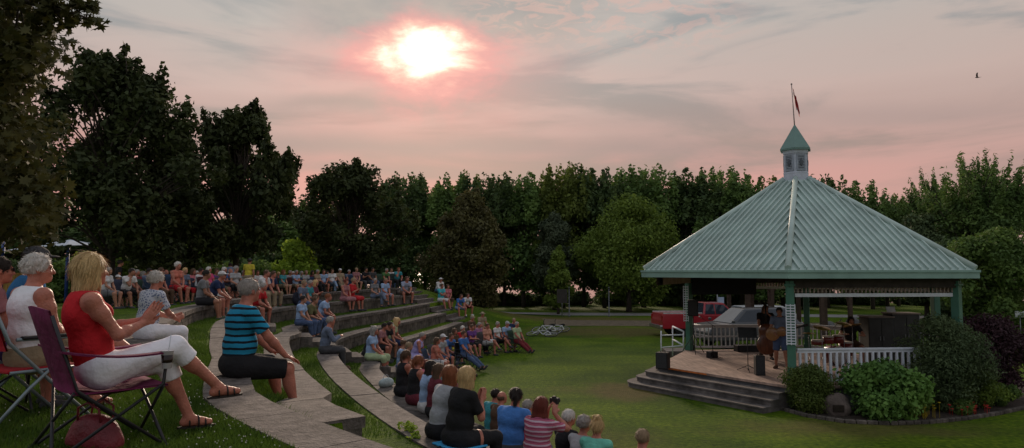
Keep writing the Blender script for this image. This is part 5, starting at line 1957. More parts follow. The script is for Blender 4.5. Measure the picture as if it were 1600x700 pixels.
far = [
    (413, 33.0, 'clap_f', 'olive', 0, 'black', 1.9, 'bob', 'brown', 'tan', 'woman in olive tank top beside the lime bush'),
    (427, 33.5, 'lap_f', 'darkgrey', .55, 'black', .9, 'long', 'dark', 'tan', 'dark haired woman in dark top left of the teal shirt'),
    (441, 33.0, 'lap_f', 'teal', .55, 'khaki', .9, 'bob', 'auburn', 'mid', 'red haired woman in teal in the far row'),
    (451, 34.0, 'lap_m', 'lightgrey', .55, 'white', .95, 'short', 'grey', 'red', 'man in pale grey shirt and white shorts'),
    (462, 33.6, 'fold_m', 'lightblue', .55, 'tan', .9, 'short', 'grey', 'red', 'man in light blue shirt and tan shorts'),
    (477, 34.6, 'lap_f', 'lightgrey', .55, 'bluegrey', 1.3, 'short', 'sandy', 'mid', 'sandy haired woman in light grey'),
    (487, 35.5, 'lap_f', 'maroon', .55, 'black', 1.9, 'bob', 'dark', 'tan', 'dark haired woman in maroon in the far row'),
    (495, 34.6, 'fold_f', 'tan', .55, 'black', 1.9, 'short', 'grey', 'mid', 'grey haired woman in tan top and black trousers'),
    (505, 35.0, 'lap_m', 'lightblue', .55, 'brown', .9, 'short', 'brown', 'red', 'brown haired man in light blue, brown shorts'),
    (519, 35.2, 'cross_f', 'white', .55, 'lightjeans', 1.9, 'short', 'brown', 'mid', 'woman in white top and pale jeans'),
    (532, 35.6, 'back_m', 'tan', .55, 'khaki', 1.95, 'short', 'grey', 'mid', 'man in white cap and tan shirt'),
    (556, 36.2, 'lap_f', 'dusty', .55, 'black', .8, 'short', 'sandy', 'mid', 'sandy haired woman in dark dusty pink'),
    (571, 36.8, 'clap_f', 'black', .55, 'darkgrey', 1.9, 'short', 'dark', 'tan', 'dark haired woman in black, arms raised'),
    (581, 37.0, 'lap_m', 'darkgrey', .55, 'jeans', 1.9, 'short', 'dark', 'tan', 'man in dark grey at the gap in the far row'),
    (599, 37.6, 'fwd_m', 'green', .55, 'darkgrey', .8, 'short', 'grey', 'red', 'man in green leaning forward, bare legs'),
    (620, 38.4, 'chin_m', 'teal', .55, 'black', 1.9, 'short', 'auburn', 'red', 'rightmost person of the far chair row in teal'),
]
for a in far:
    G(*a, **(dict(hat=('cap', 'white')) if a[0] == 532 else {}))

back = [
    (222, 26.0, 'fold_f', 'white', .55, 'jeans', 1.9, 'bob', 'grey', 'mid', 'grey haired woman in white in the back row at left'),
    (240, 26.4, 'lap_m', 'olive', .55, 'khaki', .9, 'short', 'brown', 'red', 'man in olive shirt in the back row at left'),
    (258, 26.0, 'fold_m', 'navy', .55, 'khaki', .9, 'bald', 'grey', 'red', 'balding man in navy left of the coral top'),
    (266, 28.0, 'lap_f', 'purple', .55, 'grey', 1.9, 'curly', 'grey', 'mid', 'woman with grey curls in purple behind the coral top'),
    (305, 28.5, 'lap_m', 'lightblue', .55, 'khaki', .9, 'short', 'white', 'red', 'white haired man in pale blue in the back row'),
    (320, 28.5, 'fold_f', 'mint', .55, 'white', 1.2, 'short', 'blond', 'mid', 'blonde woman in mint green in the back row'),
    (342, 28.8, 'lap_f', 'maroon', .55, 'black', 1.9, 'bob', 'brown', 'mid', 'brown haired woman in maroon behind the purple shirt'),
    (378, 30.0, 'lap_m', 'grey', .55, 'jeans', 1.9, 'short', 'grey', 'red', 'grey haired man in grey right behind the patterned top', ),
    (402, 31.5, 'fold_m', 'white', .55, 'jeans', .9, 'short', 'brown', 'red', 'brown haired man in white beside the yellow shirt'),
    (420, 36.5, 'lap_m', 'red', .55, 'khaki', .9, 'short', 'grey', 'red', 'man in red behind the olive tank top'),
    (435, 36.8, 'fold_f', 'pink', .55, 'white', 1.2, 'short', 'blond', 'mid', 'blonde woman in pink behind the teal top'),
    (456, 37.0, 'lap_m', 'navy', .55, 'khaki', .9, 'short', 'white', 'red', 'white haired man in navy behind the pale grey shirt'),
    (470, 37.4, 'lap_f', 'palegreen', .55, 'jeans', 1.9, 'bob', 'grey', 'mid', 'grey haired woman in pale green in the back of the far row'),
    (511, 38.0, 'lap_m', 'olive', .55, 'khaki', .9, 'short', 'dark', 'tan', 'dark haired man in olive behind the white top'),
    (545, 38.4, 'fold_m', 'bluegrey', .55, 'jeans', 1.9, 'short', 'grey', 'red', 'man in blue grey right of the white cap'),
    (611, 40.0, 'lap_f', 'white', .55, 'jeans', 1.9, 'short', 'brown', 'mid', 'woman in white between the green and teal shirts'),
]
for a in back: G(*a)

# --- on the topmost wall
W(328, 1, 478, 'fwd_m', 'navy', .6, 'black', .85, 'short', 'grey', 'red', 'man in navy shirt and white cap slouching on the topmost wall', hat=('cap', 'white'), s=1.0, shoe='lightgrey', glasses=True)
W(314, 1, 484, 'lap_m', 'grey', .6, 'black', .85, 'short', 'dark', 'tan', 'dark haired person in grey beside the navy shirt and white cap')
W(406, 1, 468, 'chin_m', 'white', .6, 'khaki', 1.95, 'short', 'brown', 'red', 'man in white shirt, khaki trousers and white trainers on the topmost wall', shoe='white', s=1.02)
W(418, 1, 466, 'chin_m', 'navy', .6, 'khaki', 1.9, 'short', 'brown', 'red', 'man in navy shirt beside the man in white trainers')
W(396, 2, 492, 'fwd_m', 'red', .6, 'brown', .9, 'short', 'grey', 'red', 'person in red half hidden behind the striped shirt', s=1.0, shoe='brown')
# --- second wall
W(470, 2, 486, 'lap_m', 'bluegrey', .6, 'jeans', 1.9, 'short', 'sandy', 'mid', 'sandy haired man in blue grey beside the dark backpack')
W(480, 2, 483, 'lap_m', 'teal', .6, 'jeans', 1.9, 'short', 'grey', 'red', 'grey haired man in teal behind the blonde in maroon')
W(488, 2, 482, 'clap_f', 'maroon', .55, 'darkgrey', 1.9, 'bob', 'blond', 'red', 'blonde woman in maroon clapping on the second wall')
W(538, 2, 475, 'lap_f', 'dusty', 0, 'dusty', -1.0, 'short', 'red', 'red', 'woman in dusty pink dress on the second wall')
W(548, 2, 474, 'clap_f', 'red', .9, 'red', -1.0, 'short', 'sandy', 'red', 'woman in bright red dress beside the dusty pink dress', s=1.02)
W(585, 2, 469, 'cross_f', 'grey', .55, 'bluegrey', 1.9, 'short', 'grey', 'mid', 'grey haired woman in patterned grey beside the pale blue shirt')
W(600, 2, 468, 'lap_m', 'lightblue', .6, 'plaid', .9, 'short', 'sandy', 'red', 'man in pale blue shirt and plaid shorts on the second wall')
W(631, 2, 465, 'fwd_m', 'plaid', .6, 'brown', .9, 'short', 'brown', 'red', 'big man in pale plaid shirt and brown shorts', s=1.12)
W(684, 2, 460, 'fwd_m', 'white', 1.9, 'jeans', 1.9, 'short', 'grey', 'red', 'man in white shirt and wide white hat by the far stairs', hat=('sunhat', 'white'))
# --- third wall
W(469, 3, 510, 'lap_f', 'lightblue', .55, 'jeans', 1.9, 'short', 'dark', 'mid', 'dark haired woman in pale blue left of the khaki top')
W(478, 3, 508, 'fwd_f', 'olive', .9, 'jeans', 1.9, 'short', 'brown', 'mid', 'woman in khaki top and jeans beside the stairs')
W(488, 3, 506, 'lap_f', 'brown', .55, 'jeans', 1.9, 'bob', 'brown', 'red', 'brown haired woman in brown between khaki and pale blue tops')
W(499, 3, 503, 'fwd_f', 'lightblue', .55, 'navy', .9, 'short', 'auburn', 'red', 'woman in pale blue and navy shorts on the third wall', s=1.03)
W(689, 3, 476, 'fold_m', 'turquoise', .6, 'white', .9, 'short', 'brown', 'red', 'man in turquoise shirt and white shorts near the far stairs', s=1.05)
W(699, 3, 475, 'lap_f', 'pink', .55, 'brown', 1.3, 'short', 'brown', 'red', 'woman in pink beside the turquoise shirt')
# --- fourth wall
W(507, 4, 562, 'clap_m', 'bluegrey', 1.9, 'darkgrey', 1.95, 'short', 'grey', 'red', 'grey haired man in blue grey long sleeved shirt alone on the fourth wall', s=1.0, shoe='brown')
W(716, 4, 497, 'fwd_m', 'blue', .6, 'lightjeans', .9, 'short', 'brown', 'red', 'man in blue shirt left of the white shirt near the stairs')
W(728, 4, 494, 'fwd_m', 'white', .6, 'darkred', .9, 'short', 'brown', 'red', 'man in white shirt and dark red shorts near the stairs', shoe='white')
# --- fifth wall
W(579, 5, 578, 'lap_f', 'lightblue', .55, 'palegreen', 1.3, 'bob', 'grey', 'red', 'grey haired woman in pale blue with pale green trousers', s=1.02)
W(571, 5, 572, 'fwd_f', 'black', .55, 'black', 1.9, 'bob', 'dark', 'tan', 'dark haired woman in black behind the pale blue top', dr=0.13) if False else W(573, 5, 566, 'fwd_f', 'black', .55, 'black', 1.9, 'bob', 'dark', 'tan', 'dark haired woman in black behind the pale blue top')
W(588, 5, 550, 'fwd_f', 'dusty', .55, 'black', .9, 'short', 'dark', 'red', 'dark haired person in dusty red left of the pale green top')
W(597, 5, 542, 'fwd_m', 'black', .55, 'darkgrey', .9, 'short', 'dark', 'tan', 'person in black directly beside the pale green top')
W(607, 5, 534, 'fwd_f', 'palegreen', 0, 'navy', 1.2, 'bob', 'blond', 'red', 'blonde woman in pale green and navy trousers', s=1.05)
W(628, 5, 650, 'lap_f', 'black', 0, 'black', -1.0, 'tied', 'brown', 'red', 'woman in black dress with tied brown hair, leftmost of the near row')
W(647, 5, 655, 'lap_f', 'black', 0, 'maroon', -1.0, 'tied', 'auburn', 'red', 'auburn haired woman in black sleeveless top with pink trim')
W(666, 5, 672, 'lap_f', 'lightblue', .55, 'white', 1.2, 'long', 'dark', 'red', 'woman in pale blue top with long dark hair')
W(678, 5, 680, 'lap_f', 'maroon', .55, 'black', 1.2, 'long', 'brown', 'red', 'woman with long brown hair right of the pale blue top')
# --- lowest wall
W(647, 6, 552, 'fwd_f', 'lavender', 0, 'lavender', -1.5, 'short', 'grey', 'red', 'woman in long lavender dress on the lowest wall', s=1.03)
W(634, 6, 578, 'lap_f', 'lightblue', .55, 'khaki', .9, 'short', 'sandy', 'mid', 'sandy haired woman in pale blue near the lavender dress')
W(626, 6, 588, 'lap_f', 'lightblue', .55, 'jeans', 1.2, 'short', 'brown', 'mid', 'brown haired woman in pale blue below the steps')
W(660, 6, 606, 'lap_f', 'pink', .55, 'pink', .9, 'bob', 'red', 'mid', 'red haired child in pink', s=.85)
W(692, 6, 626, 'lap_m', 'teal', .55, 'khaki', .9, 'short', 'white', 'red', 'white haired man in teal just beyond the black shirt')
W(704, 6, 634, 'lap_f', 'dusty', .55, 'khaki', .9, 'curly', 'grey', 'red', 'woman with grey curls in dusty pink beyond the black shirt')
W(768, 6, 690, 'lap_m', 'teal', .55, 'grey', .9, 'short', 'dark', 'red', 'dark haired boy in teal and white on the lowest wall', s=.9)
W(777, 6, 694, 'lap_m', 'brown', .55, 'black', .9, 'bald', 'brown', 'red', 'balding man in brown beyond the blue shirt', s=.9)
W(818, 6, 705, 'lap_m', 'red', .6, 'jeans', 1.9, 'short', 'grey', 'red', 'grey haired man in red between blue shirt and red haired woman', s=.93)
W(882, 6, 730, 'lap_f', 'black', .55, 'darkgrey', 1.9, 'short', 'white', 'red', 'woman with short white hair in black, bottom right of the crowd', s=1.0)
W(907, 6, 735, 'lap_f', 'lightgrey', .55, 'jeans', 1.9, 'curly', 'grey', 'red', 'grey haired woman in white and black patterned top', s=.98, glasses=True)
W(930, 6, 740, 'lap_f', 'mint', .55, 'grey', 1.9, 'bun', 'blond', 'red', 'blonde woman with piled up bun and mint top', s=1.0)
W(1000, 6, 760, 'lap_m', 'grey', .55, 'jeans', 1.9, 'short', 'sandy', 'red', 'sandy haired person at the bottom edge of the photo', s=.99)
# --- on the lawn below the lowest wall
W(752, 6, 518, 'lap_m', 'tan', .55, 'khaki', .9, 'short', 'grey', 'red', 'man in tan hat on the lowest wall behind the front row', hat=('sunhat', 'tan'))
W(735, 6, 522, 'lap_m', 'brown', .55, 'khaki', .9, 'short', 'grey', 'red', 'man in brown on the lowest wall behind the purple top', hat=('cap', 'tan'))
front = [
    (680, 21.6, 'lap_f', 'coral', 0, 'white', .9, 'long', 'brown', 'red', 'long haired woman in coral tank top on the lawn', {}),
    (689, 22.8, 'lap_m', 'lightgrey', .55, 'jeans', .9, 'short', 'grey', 'red', 'man in white cap behind the coral tank top', dict(hat=('cap', 'white'))),
    (698, 23.8, 'fwd_m', 'blue', .55, 'jeans', 1.9, 'short', 'brown', 'red', 'brown haired man in blue beside the wheelchair', {}),
    (709, 25.0, 'lap_f', 'brown', .55, 'yellow', .9, 'bob', 'brown', 'red', 'woman in brown with yellow shorts', {}),
    (721, 26.2, 'lap_f', 'red', .55, 'darkgrey', .9, 'short', 'white', 'red', 'white haired woman in red in the front row', {}),
    (737, 26.8, 'fold_f', 'purple', .55, 'black', .9, 'short', 'brown', 'red', 'woman in purple in the front row', {}),
    (747, 28.0, 'lap_f', 'mauve', .55, 'black', 1.9, 'short', 'grey', 'red', 'grey haired woman in mauve in the front row', {}),
    (761, 27.4, 'cross_f', 'peach', .55, 'white', .9, 'short', 'brown', 'red', 'woman in peach and white shorts in the front row', {}),
    (777, 28.2, 'cross_f', 'white', .55, 'black', .9, 'short', 'grey', 'red', 'grey haired woman in white, black shorts, front row', {}),
    (790, 28.6, 'lap_m', 'lightblue', .55, 'jeans', .9, 'short', 'grey', 'red', 'man in pale blue cap and jeans shorts', dict(hat=('cap', 'lightgrey'))),
    (802, 30.5, 'fold_m', 'navy', .55, 'black', 1.9, 'short', 'sandy', 'red', 'sandy haired man in navy near the end of the row', {}),
    (809, 28.2, 'back_m', 'palegreen', .55, 'darkred', 1.95, 'short', 'grey', 'red', 'man in pale green stretching out dark red trousers', {}),
]
for a in front: G(*a[:-1], **a[-1], s=0.93)

# --- the person in the wheelchair
wx, wy = ray(727)[0] * 23.0, 23.0
wr = face_stage(wx, wy, -5)
add_person(wx, wy, 0.06, wr, 'back_m', 'blue', .6, 'jeans', 1.95, 'short', 'brown', 'red', 'brown haired person in blue sitting in the wheelchair on the lawn', 'people in the audience', .95)
wc = empty('wheelchair', (wx, wy, 0), wr, 'black wheelchair with large spoked wheels at the edge of the lawn', 'wheelchair')
mb = MB()
for s in (-1, 1):
    mb.tube([(s * .25, -.25, .95), (s * .25, -.22, .5), (s * .25, .25, .48), (s * .23, .45, .15), (s * .2, .6, .12)], .013, 6)
    mb.tube([(s * .25, -.34, .92), (s * .25, -.22, .93)], .016, 6)
    mb.tube([(s * .26, -.2, .72), (s * .26, .2, .72), (s * .25, .25, .48)], .014, 6)
mb.build('frame', FRAME, wc)
mb = MB(); mb.box((0, .02, .46), (.48, .46, .04), bev=.01); mb.build('seat', BLACK, wc)
mb = MB(); mb.box((0, -.25, .72), (.48, .03, .42), bev=.01); mb.build('backrest', BLACK, wc)
def ring_wheel(parent, c, r, name='wheel', w=.025, spokes=14):
    mb = MB()
    pts = [(c[0], c[1] + r * math.cos(2 * PI * k / 28), c[2] + r * math.sin(2 * PI * k / 28)) for k in range(29)]
    mb.tube(pts, w * .6, 6, cap=False)
    o = mb.build(name, BLACK, parent)
    mb = MB()
    for k in range(spokes):
        a = 2 * PI * k / spokes
        mb.tube([c, (c[0], c[1] + r * math.cos(a), c[2] + r * math.sin(a))], .003, 4)
    mb.ball(c, .03, 8, 6)
    mb.build('spokes', STEELG, o)
for s in (-1, 1):
    ring_wheel(wc, (s * .30, -.12, .31), .30)
    ring_wheel(wc, (s * .24, .38, .085), .075, 'castor', .03, 5)

# --- a pale bag beside the women in black
x, y = wall_spot(603, 5, 634, 0.22)
tb = empty('tote_bag', (x, y, RING_Z[5]), 0.9, 'pale bag with a red side lying on the fifth wall beside the women in black', 'bag')
f = Field(); f.ell((0, 0, .09), (.19, .11, .10), k=.03); f.cap((-.12, 0, .05), (.12, 0, .05), .06, .06, .04)
link('bag_body', f.mesh('bag_body', .014), cloth((0.36, 0.42, 0.42)), tb)
mb = MB(); mb.box((.03, .112, .07), (.16, .02, .09), bev=.006); mb.build('side_panel', cloth(RGB['red']), tb)
mb = MB(); mb.tube([(-.08, 0, .17), (-.05, .02, .24), (.05, .02, .24), (.08, 0, .17)], .008, 6); mb.build('handle', cloth(RGB['lightgrey']), tb)

# --- a backpack on the second wall beside the sandy haired man
x, y = wall_spot(463, 2, 487, 0.25)
bpk = empty('backpack', (x, y, RING_Z[2]), 0.6, 'dark blue backpack standing on the second wall beside the seated couple', 'bag')
f = Field(); f.ell((0, 0, .24), (.15, .11, .24), k=.03); f.ell((0, -.09, .17), (.11, .06, .13), k=.03); f.cap((-.07, .1, .1), (-.07, .12, .42), .025, .02, .02); f.cap((.07, .1, .1), (.07, .12, .42), .025, .02, .02)
link('bag_body', f.mesh('bag_body', .016), cloth((0.02, 0.022, 0.035)), bpk)
mb = MB(); mb.tube([(-.04, .02, .46), (-.03, .02, .52), (.03, .02, .52), (.04, .02, .46)], .010, 6); mb.build('carry_loop', BLACK, bpk)
# ------------------------------------------------------------------ the people nearest the camera
def stripes_mat(name, base, dark, period, duty, kind='stripe', col3=None):
    m = bpy.data.materials.new(name); m.use_nodes = True
    nt = m.node_tree; N, L = nt.nodes, nt.links
    b = N['Principled BSDF']; b.inputs['Roughness'].default_value = 0.9; b.inputs['Specular IOR Level'].default_value = 0.2
    tc = N.new('ShaderNodeTexCoord')
    nz = N.new('ShaderNodeTexNoise'); nz.inputs['Scale'].default_value = 7; nz.inputs['Detail'].default_value = 3
    L.new(tc.outputs['Object'], nz.inputs['Vector'])
    rp = N.new('ShaderNodeValToRGB')
    if kind == 'stripe':
        sp = N.new('ShaderNodeSeparateXYZ'); L.new(tc.outputs['Object'], sp.inputs[0])
        a = N.new('ShaderNodeMath'); a.operation = 'MULTIPLY_ADD'; L.new(nz.outputs['Fac'], a.inputs[0]); a.inputs[1].default_value = 0.025; L.new(sp.outputs['Z'], a.inputs[2])
        d = N.new('ShaderNodeMath'); d.operation = 'DIVIDE'; L.new(a.outputs[0], d.inputs[0]); d.inputs[1].default_value = period
        f = N.new('ShaderNodeMath'); f.operation = 'FRACT'; L.new(d.outputs[0], f.inputs[0])
        rp.color_ramp.interpolation = 'CONSTANT'
        rp.color_ramp.elements[0].color = (*dark, 1); rp.color_ramp.elements[1].position = duty; rp.color_ramp.elements[1].color = (*base, 1)
        if col3:
            e = rp.color_ramp.elements.new(0.72); e.color = (*col3, 1)
            e = rp.color_ramp.elements.new(0.82); e.color = (*base, 1)
        L.new(f.outputs[0], rp.inputs['Fac'])
    else:
        vo = N.new('ShaderNodeTexVoronoi'); vo.inputs['Scale'].default_value = 1 / period
        L.new(tc.outputs['Object'], vo.inputs['Vector'])
        rp.color_ramp.elements[0].position = duty; rp.color_ramp.elements[0].color = (*dark, 1)
        rp.color_ramp.elements[1].position = duty + 0.1; rp.color_ramp.elements[1].color = (*base, 1)
        L.new(vo.outputs['Distance'], rp.inputs['Fac'])
    L.new(rp.outputs['Color'], b.inputs['Base Color'])
    bp = N.new('ShaderNodeBump'); bp.inputs['Strength'].default_value = 0.5; bp.inputs['Distance'].default_value = 0.02
    L.new(nz.outputs['Fac'], bp.inputs['Height']); L.new(bp.outputs['Normal'], b.inputs['Normal'])
    MATS[name] = m
    return m


SANDALM = mat('sandal_leather', (0.02, 0.015, 0.013), 0.6, 0.3, 20)
SANDALB = mat('sandal_brown', (0.075, 0.045, 0.03), 0.6, 0.3, 20)


def sandal(J, i, root, m):
    sg = (-1, 1)[i]; fd = foot_dir(J, i, sg); an = J['ank'][i]
    up = v3(0, 0, 1); side = unit(np.cross(fd, up)); up = unit(np.cross(side, fd))
    c = an + v3(0, 0, -0.079)
    mb = MB()
    outl = []
    for k in range(20):
        a = 2 * PI * k / 20
        l = 0.055 + 0.135 * math.cos(a); w = 0.040 * math.sin(a) * (1.0 + 0.12 * math.cos(a))
        outl.append(c + fd * l + side * w)
    vs = [tuple(p + up * z) for z in (-0.012, 0.004) for p in outl]
    fs = [tuple(range(20))[::-1], tuple(range(20, 40))] + [(k, (k + 1) % 20, 20 + (k + 1) % 20, 20 + k) for k in range(20)]
    mb.add(vs, fs)
    o = mb.build('sandal', m, root)
    for off, hgt, rw in ((0.115, 0.052, 0.007), (0.065, 0.075, 0.007), (-0.02, 0.092, 0.006)):
        mb = MB()
        pts = []
        for k in range(9):
            a = PI * k / 8
            pts.append(Vector(c + fd * (off + (0.02 if off < 0 else 0)) + side * 0.043 * math.cos(a) + up * hgt * math.sin(a) ** 0.8))
        mb.tube(pts, rw, 5); mb.build('strap', m, o)


def near_person(x, y, z, rz, J, label, h, top, bottom, hair, tone='red', s=1.0, glasses=False, curl=0.6, aims=None, palms=None, shoes=None, cap_=None, group=None, fine=True):
    root = empty('person', (x, y, z), rz, label, 'person', group or 'people in the audience')
    root.scale = (s, s, s)
    HM = head_matrix(J)
    link('body', build_body(J, h, fine, True, curl, aims=aims, palms=palms), skin(tone), root)
    link(top[2] if len(top) > 2 else 'shirt', build_top(J, max(h, .010), top[0]), top[1], root)
    link(bottom[2] if len(bottom) > 2 else 'trousers', build_bottom(J, max(h, .010), bottom[0], skirt=bottom[0] < 0) if bottom[0] > 0 else build_bottom(J, .010, -bottom[0], skirt=True), bottom[1], root)
    if shoes is None: shoes = cloth(RGB['darkgrey'])
    for i in (0, 1):
        if isinstance(shoes, tuple): sandal(J, i, root, shoes[0])
        else: link('shoe', build_shoe(J, i, .012), shoes, root)
    if hair[0] not in HAIRF: HAIRF[hair[0]] = hair_mesh(hair[0], .007)
    o = shared('hair', HAIRF[hair[0]], hairm(hair[1]), root); o.matrix_local = HM
    if cap_:
        o = shared('cap', HAIR['cap'], cap_, root); o.matrix_local = HM
    if glasses:
        o = shared('sunglasses', GLASSES, BLACK, root); o.matrix_local = HM
    for e in EYES:
        o = shared('eye', e, mat('eye', (0.04, 0.03, 0.025), 0.2), root); o.matrix_local = HM
    return root


def spot(px, d):
    x = ray(px)[0] * d
    return x, d, ground(x, d)


def plain(name, c): return cloth(c, name)


# the blonde woman in red, clapping, in the maroon chair
WX, WY, WZ = spot(170, 4.85)
WR = R(-45)
JW = skeleton(lean=-0.40, curve=0.20, fem=True, head=(-0.22, 0.03), hands=[(-0.015, 0.25, S + 0.42), (0.045, 0.22, S + 0.40)], elbow=[(-.7, -.2, -1), (.55, -.1, -1)],
              feet=[(-0.06, 0.60, 0.09), (0.02, 0.80, 0.30)], knees=[(-0.09, 0.425, S + 0.10), (0.02, 0.455, S + 0.215)], hip_y=-0.03, big=0.98)
JW['toes'] = [(0.15, 1, -0.02), (0.1, 1, 0.02)]
near_person(WX, WY, WZ + 0.03, WR, JW, 'blonde woman in sleeveless red top and white capris clapping in the maroon chair', 0.0065,
            (0, plain('red_knit', (0.46, 0.012, 0.018)), 'sleeveless_top'), (1.32, mat('white_denim', (0.80, 0.79, 0.84), 0.9, 0.06, 5, 0.8, 10), 'capri_trousers'), ('bob', 'blond'), 'red', 1.0, curl=0.35,
            aims=[v3(0.10, 0.55, 0.75), v3(-0.10, 0.60, 0.70)], palms=[v3(1, 0, 0.1), v3(-1, 0, 0.1)], shoes=(SANDALM,))
C_HERO = camp_chair(10)
add_chair(WX, WY, WZ, WR, (0.125, 0.010, 0.052), 'maroon folding camp chair holding the blonde woman, drink in its armrest', 'folding chairs in the audience', s=1.05, meshes=C_HERO)
Mw = Matrix.Translation((WX, WY, WZ)) @ Matrix.Rotation(WR, 4, 'Z')
cp_ = Mw @ Vector((0.33, 0.30, 0.55))
cupr = empty('drink_cup', cp_, 0.3, 'clear plastic cup of dark iced drink with a straw in the maroon armrest', 'cup')
mb = MB(); mb.lathe((0, 0, 0), [(0.030, 0), (0.031, 0.002), (0.042, 0.12), (0.044, 0.123)], 18); mb.build('cup', mat('clear_plastic', (0.40, 0.38, 0.38), 0.15, 0.1, 8), cupr)
mb = MB(); mb.lathe((0, 0, 0), [(0.0318, 0.015), (0.0405, 0.094), (0.0, 0.095)], 18); mb.build('drink', mat('cola', (0.02, 0.010, 0.008), 0.1, 0.3, 30), cupr)
mb = MB(); mb.tube([(0.0, 0, 0.05), (0.012, 0.004, 0.16), (0.018, 0.006, 0.23)], 0.004, 6); mb.build('straw', WHITE, cupr)
# handbag under her chair
hb = Mw @ Vector((0.02, -0.05, 0.0)); hb.z = ground(hb.x, hb.y)
bag = empty('handbag', hb, WR + 0.5, 'dark red leather handbag on the grass under the maroon chair', 'bag')
f = Field(); f.ell((0, 0, .12), (.20, .09, .125), k=.03); f.cap((-.15, 0, .05), (.15, 0, .05), .075, .075, .05)
link('bag_body', f.mesh('bag_body', .010), mat('red_leather', (0.17, 0.022, 0.03), 0.5, 0.25, 8, 0.4, 30), bag)
mb = MB()
for y in (-.05, .05): mb.tube([(-.10, y, .20), (-.09, y * 1.2, .29), (0, y * 1.3, .33), (.09, y * 1.2, .29), (.10, y, .20)], .008, 6)
mb.build('handle', mat('red_leather', (0, 0, 0)), bag)

# the white haired man in a white tank top, red back rest
MX, MY, MZ = spot(52, 5.6)
MR = R(-30)
JM = skeleton(lean=-0.12, curve=0.13, head=(0.35, 0.02), big=1.08, hands=[(-0.05, 0.26, S + 0.22), (0.08, 0.25, S + 0.24)], feet=[(-0.16, 0.62, 0.09), (0.42, 0.92, 0.36)],
              knees=[(-0.16, 0.44, S + 0.13), (0.18, 0.46, S + 0.28)])
JM['toes'] = [(-0.1, 1, -0.05), (0.2, 1, 0.15)]
near_person(MX, MY, MZ + 0.01, MR, JM, 'white haired man in white tank top, seated in the red backed chair', 0.008, (0, mat('white_cotton', (0.76, 0.75, 0.77), 0.9, 0.06, 5, 0.8, 10), 'tank_top'), (0.95, plain('khaki_cotton', RGB['khaki']), 'shorts'),
            ('curly', 'white'), 'red', 1.0, shoes=(SANDALB,))


def tube_chair(x, y, z, rz, backm, seatm, frm, label, s=1.0):
    root = empty('folding_chair', (x, y, z), rz, label, 'chair', 'folding chairs in the audience'); root.scale = (s, s, s)
    mb = MB()
    for sg in (-1, 1):
        mb.tube([(sg * .27, .34, .012), (sg * .27, .02, .34), (sg * .27, -.26, .64), (sg * .25, -.38, .95)], .0135, 10)
        mb.tube([(sg * .29, -.38, .012), (sg * .29, -.12, .30), (sg * .29, .22, .62), (sg * .29, .14, .655), (sg * .28, -.22, .66)], .0135, 10)
        mb.tube([(sg * .255, .24, .42), (sg * .255, -.24, .42)], .012, 8)
    mb.tube([(-.27, .34, .012), (.27, .34, .012)], .0135, 10); mb.tube([(-.29, -.38, .012), (.29, -.38, .012)], .0135, 10); mb.tube([(-.25, -.38, .95), (.25, -.38, .95)], .0135, 10)
    mb.build('frame', frm, root)
    mb = MB()
    vs, fs = [], []
    for k in (0, 1):
        for i in range(5):
            for j in range(7):
                t = i / 4; u = j / 6
                vs.append(((u - .5) * .52, -.26 - .12 * t - .03 * math.sin(PI * u) - k * .014, .58 + .37 * t))
    for i in range(4):
        for j in range(6):
            a = i * 7 + j
            fs.append((a, a + 1, a + 8, a + 7)); fs.append((35 + a, 35 + a + 7, 35 + a + 8, 35 + a + 1))
    for j in range(6):
        for i in (0, 4): a = i * 7 + j; fs.append((a, a + 1, 36 + a, 35 + a))
    mb.add(vs, fs, True); mb.build('backrest', backm, root)
    mb = MB(); mb.box((0, 0, .425), (.50, .50, .03), bev=.012); mb.build('seat', seatm, root)
    for sg in (-1, 1):
        mb = MB(); mb.box((sg * .285, -.02, .67), (.055, .34, .025), bev=.01); mb.build('armrest', BLACK, root)
    return root


tube_chair(MX, MY, MZ, MR, plain('red_canvas', (0.30, 0.008, 0.014)), plain('red_canvas', (0, 0, 0)), ALU, 'folding chair with red back rest and grey tube frame under the white haired man', 1.05)

# the person in a blue shirt and dark cap, and the one cut off by the left edge
BX, BY, BZ = spot(40, 6.3)
JB = skeleton(lean=-0.06, curve=0.14, head=(-0.2, 0.0), hands=[(-0.05, 0.27, S + 0.2), (0.07, 0.27, S + 0.2)])
near_person(BX, BY, BZ, R(-42), JB, 'person in blue shirt and dark cap sitting beyond the white haired man', 0.010, (0.6, plain('blue_cotton', (0.03, 0.15, 0.33))), (0.95, plain('dark_cotton', RGB['darkgrey']), 'shorts'), ('short', 'dark'), 'red', 1.07, cap_=cloth(RGB['darkgrey']))
tube_chair(BX, BY, BZ, R(-42), plain('dark_canvas', (0.02, 0.025, 0.03)), plain('dark_canvas', (0, 0, 0)), ALU, 'dark folding chair with grey tube frame under the person in blue and dark cap', 1.05)
LX, LY, LZ = spot(-14, 5.9)
JL = skeleton(lean=-0.10, curve=0.14, fem=True, head=(-0.1, 0.0), hands=[(-0.02, 0.30, S + 0.40), (0.03, 0.30, S + 0.40)], elbow=[(-.7, -.2, -1), (.7, -.2, -1)])
near_person(LX, LY, LZ, R(-50), JL, 'person in sunglasses and purple shorts clapping at the left edge', 0.010, (0.6, plain('pink_cotton', RGB['dusty'])), (0.95, plain('purple_cotton', (0.055, 0.03, 0.11)), 'shorts'), ('short', 'dark'), 'red', 1.0, glasses=True)
add_chair(LX, LY, LZ, R(-50), (0.085, 0.085, 0.035), 'olive folding chair under the person in sunglasses at the left edge', s=1.02)

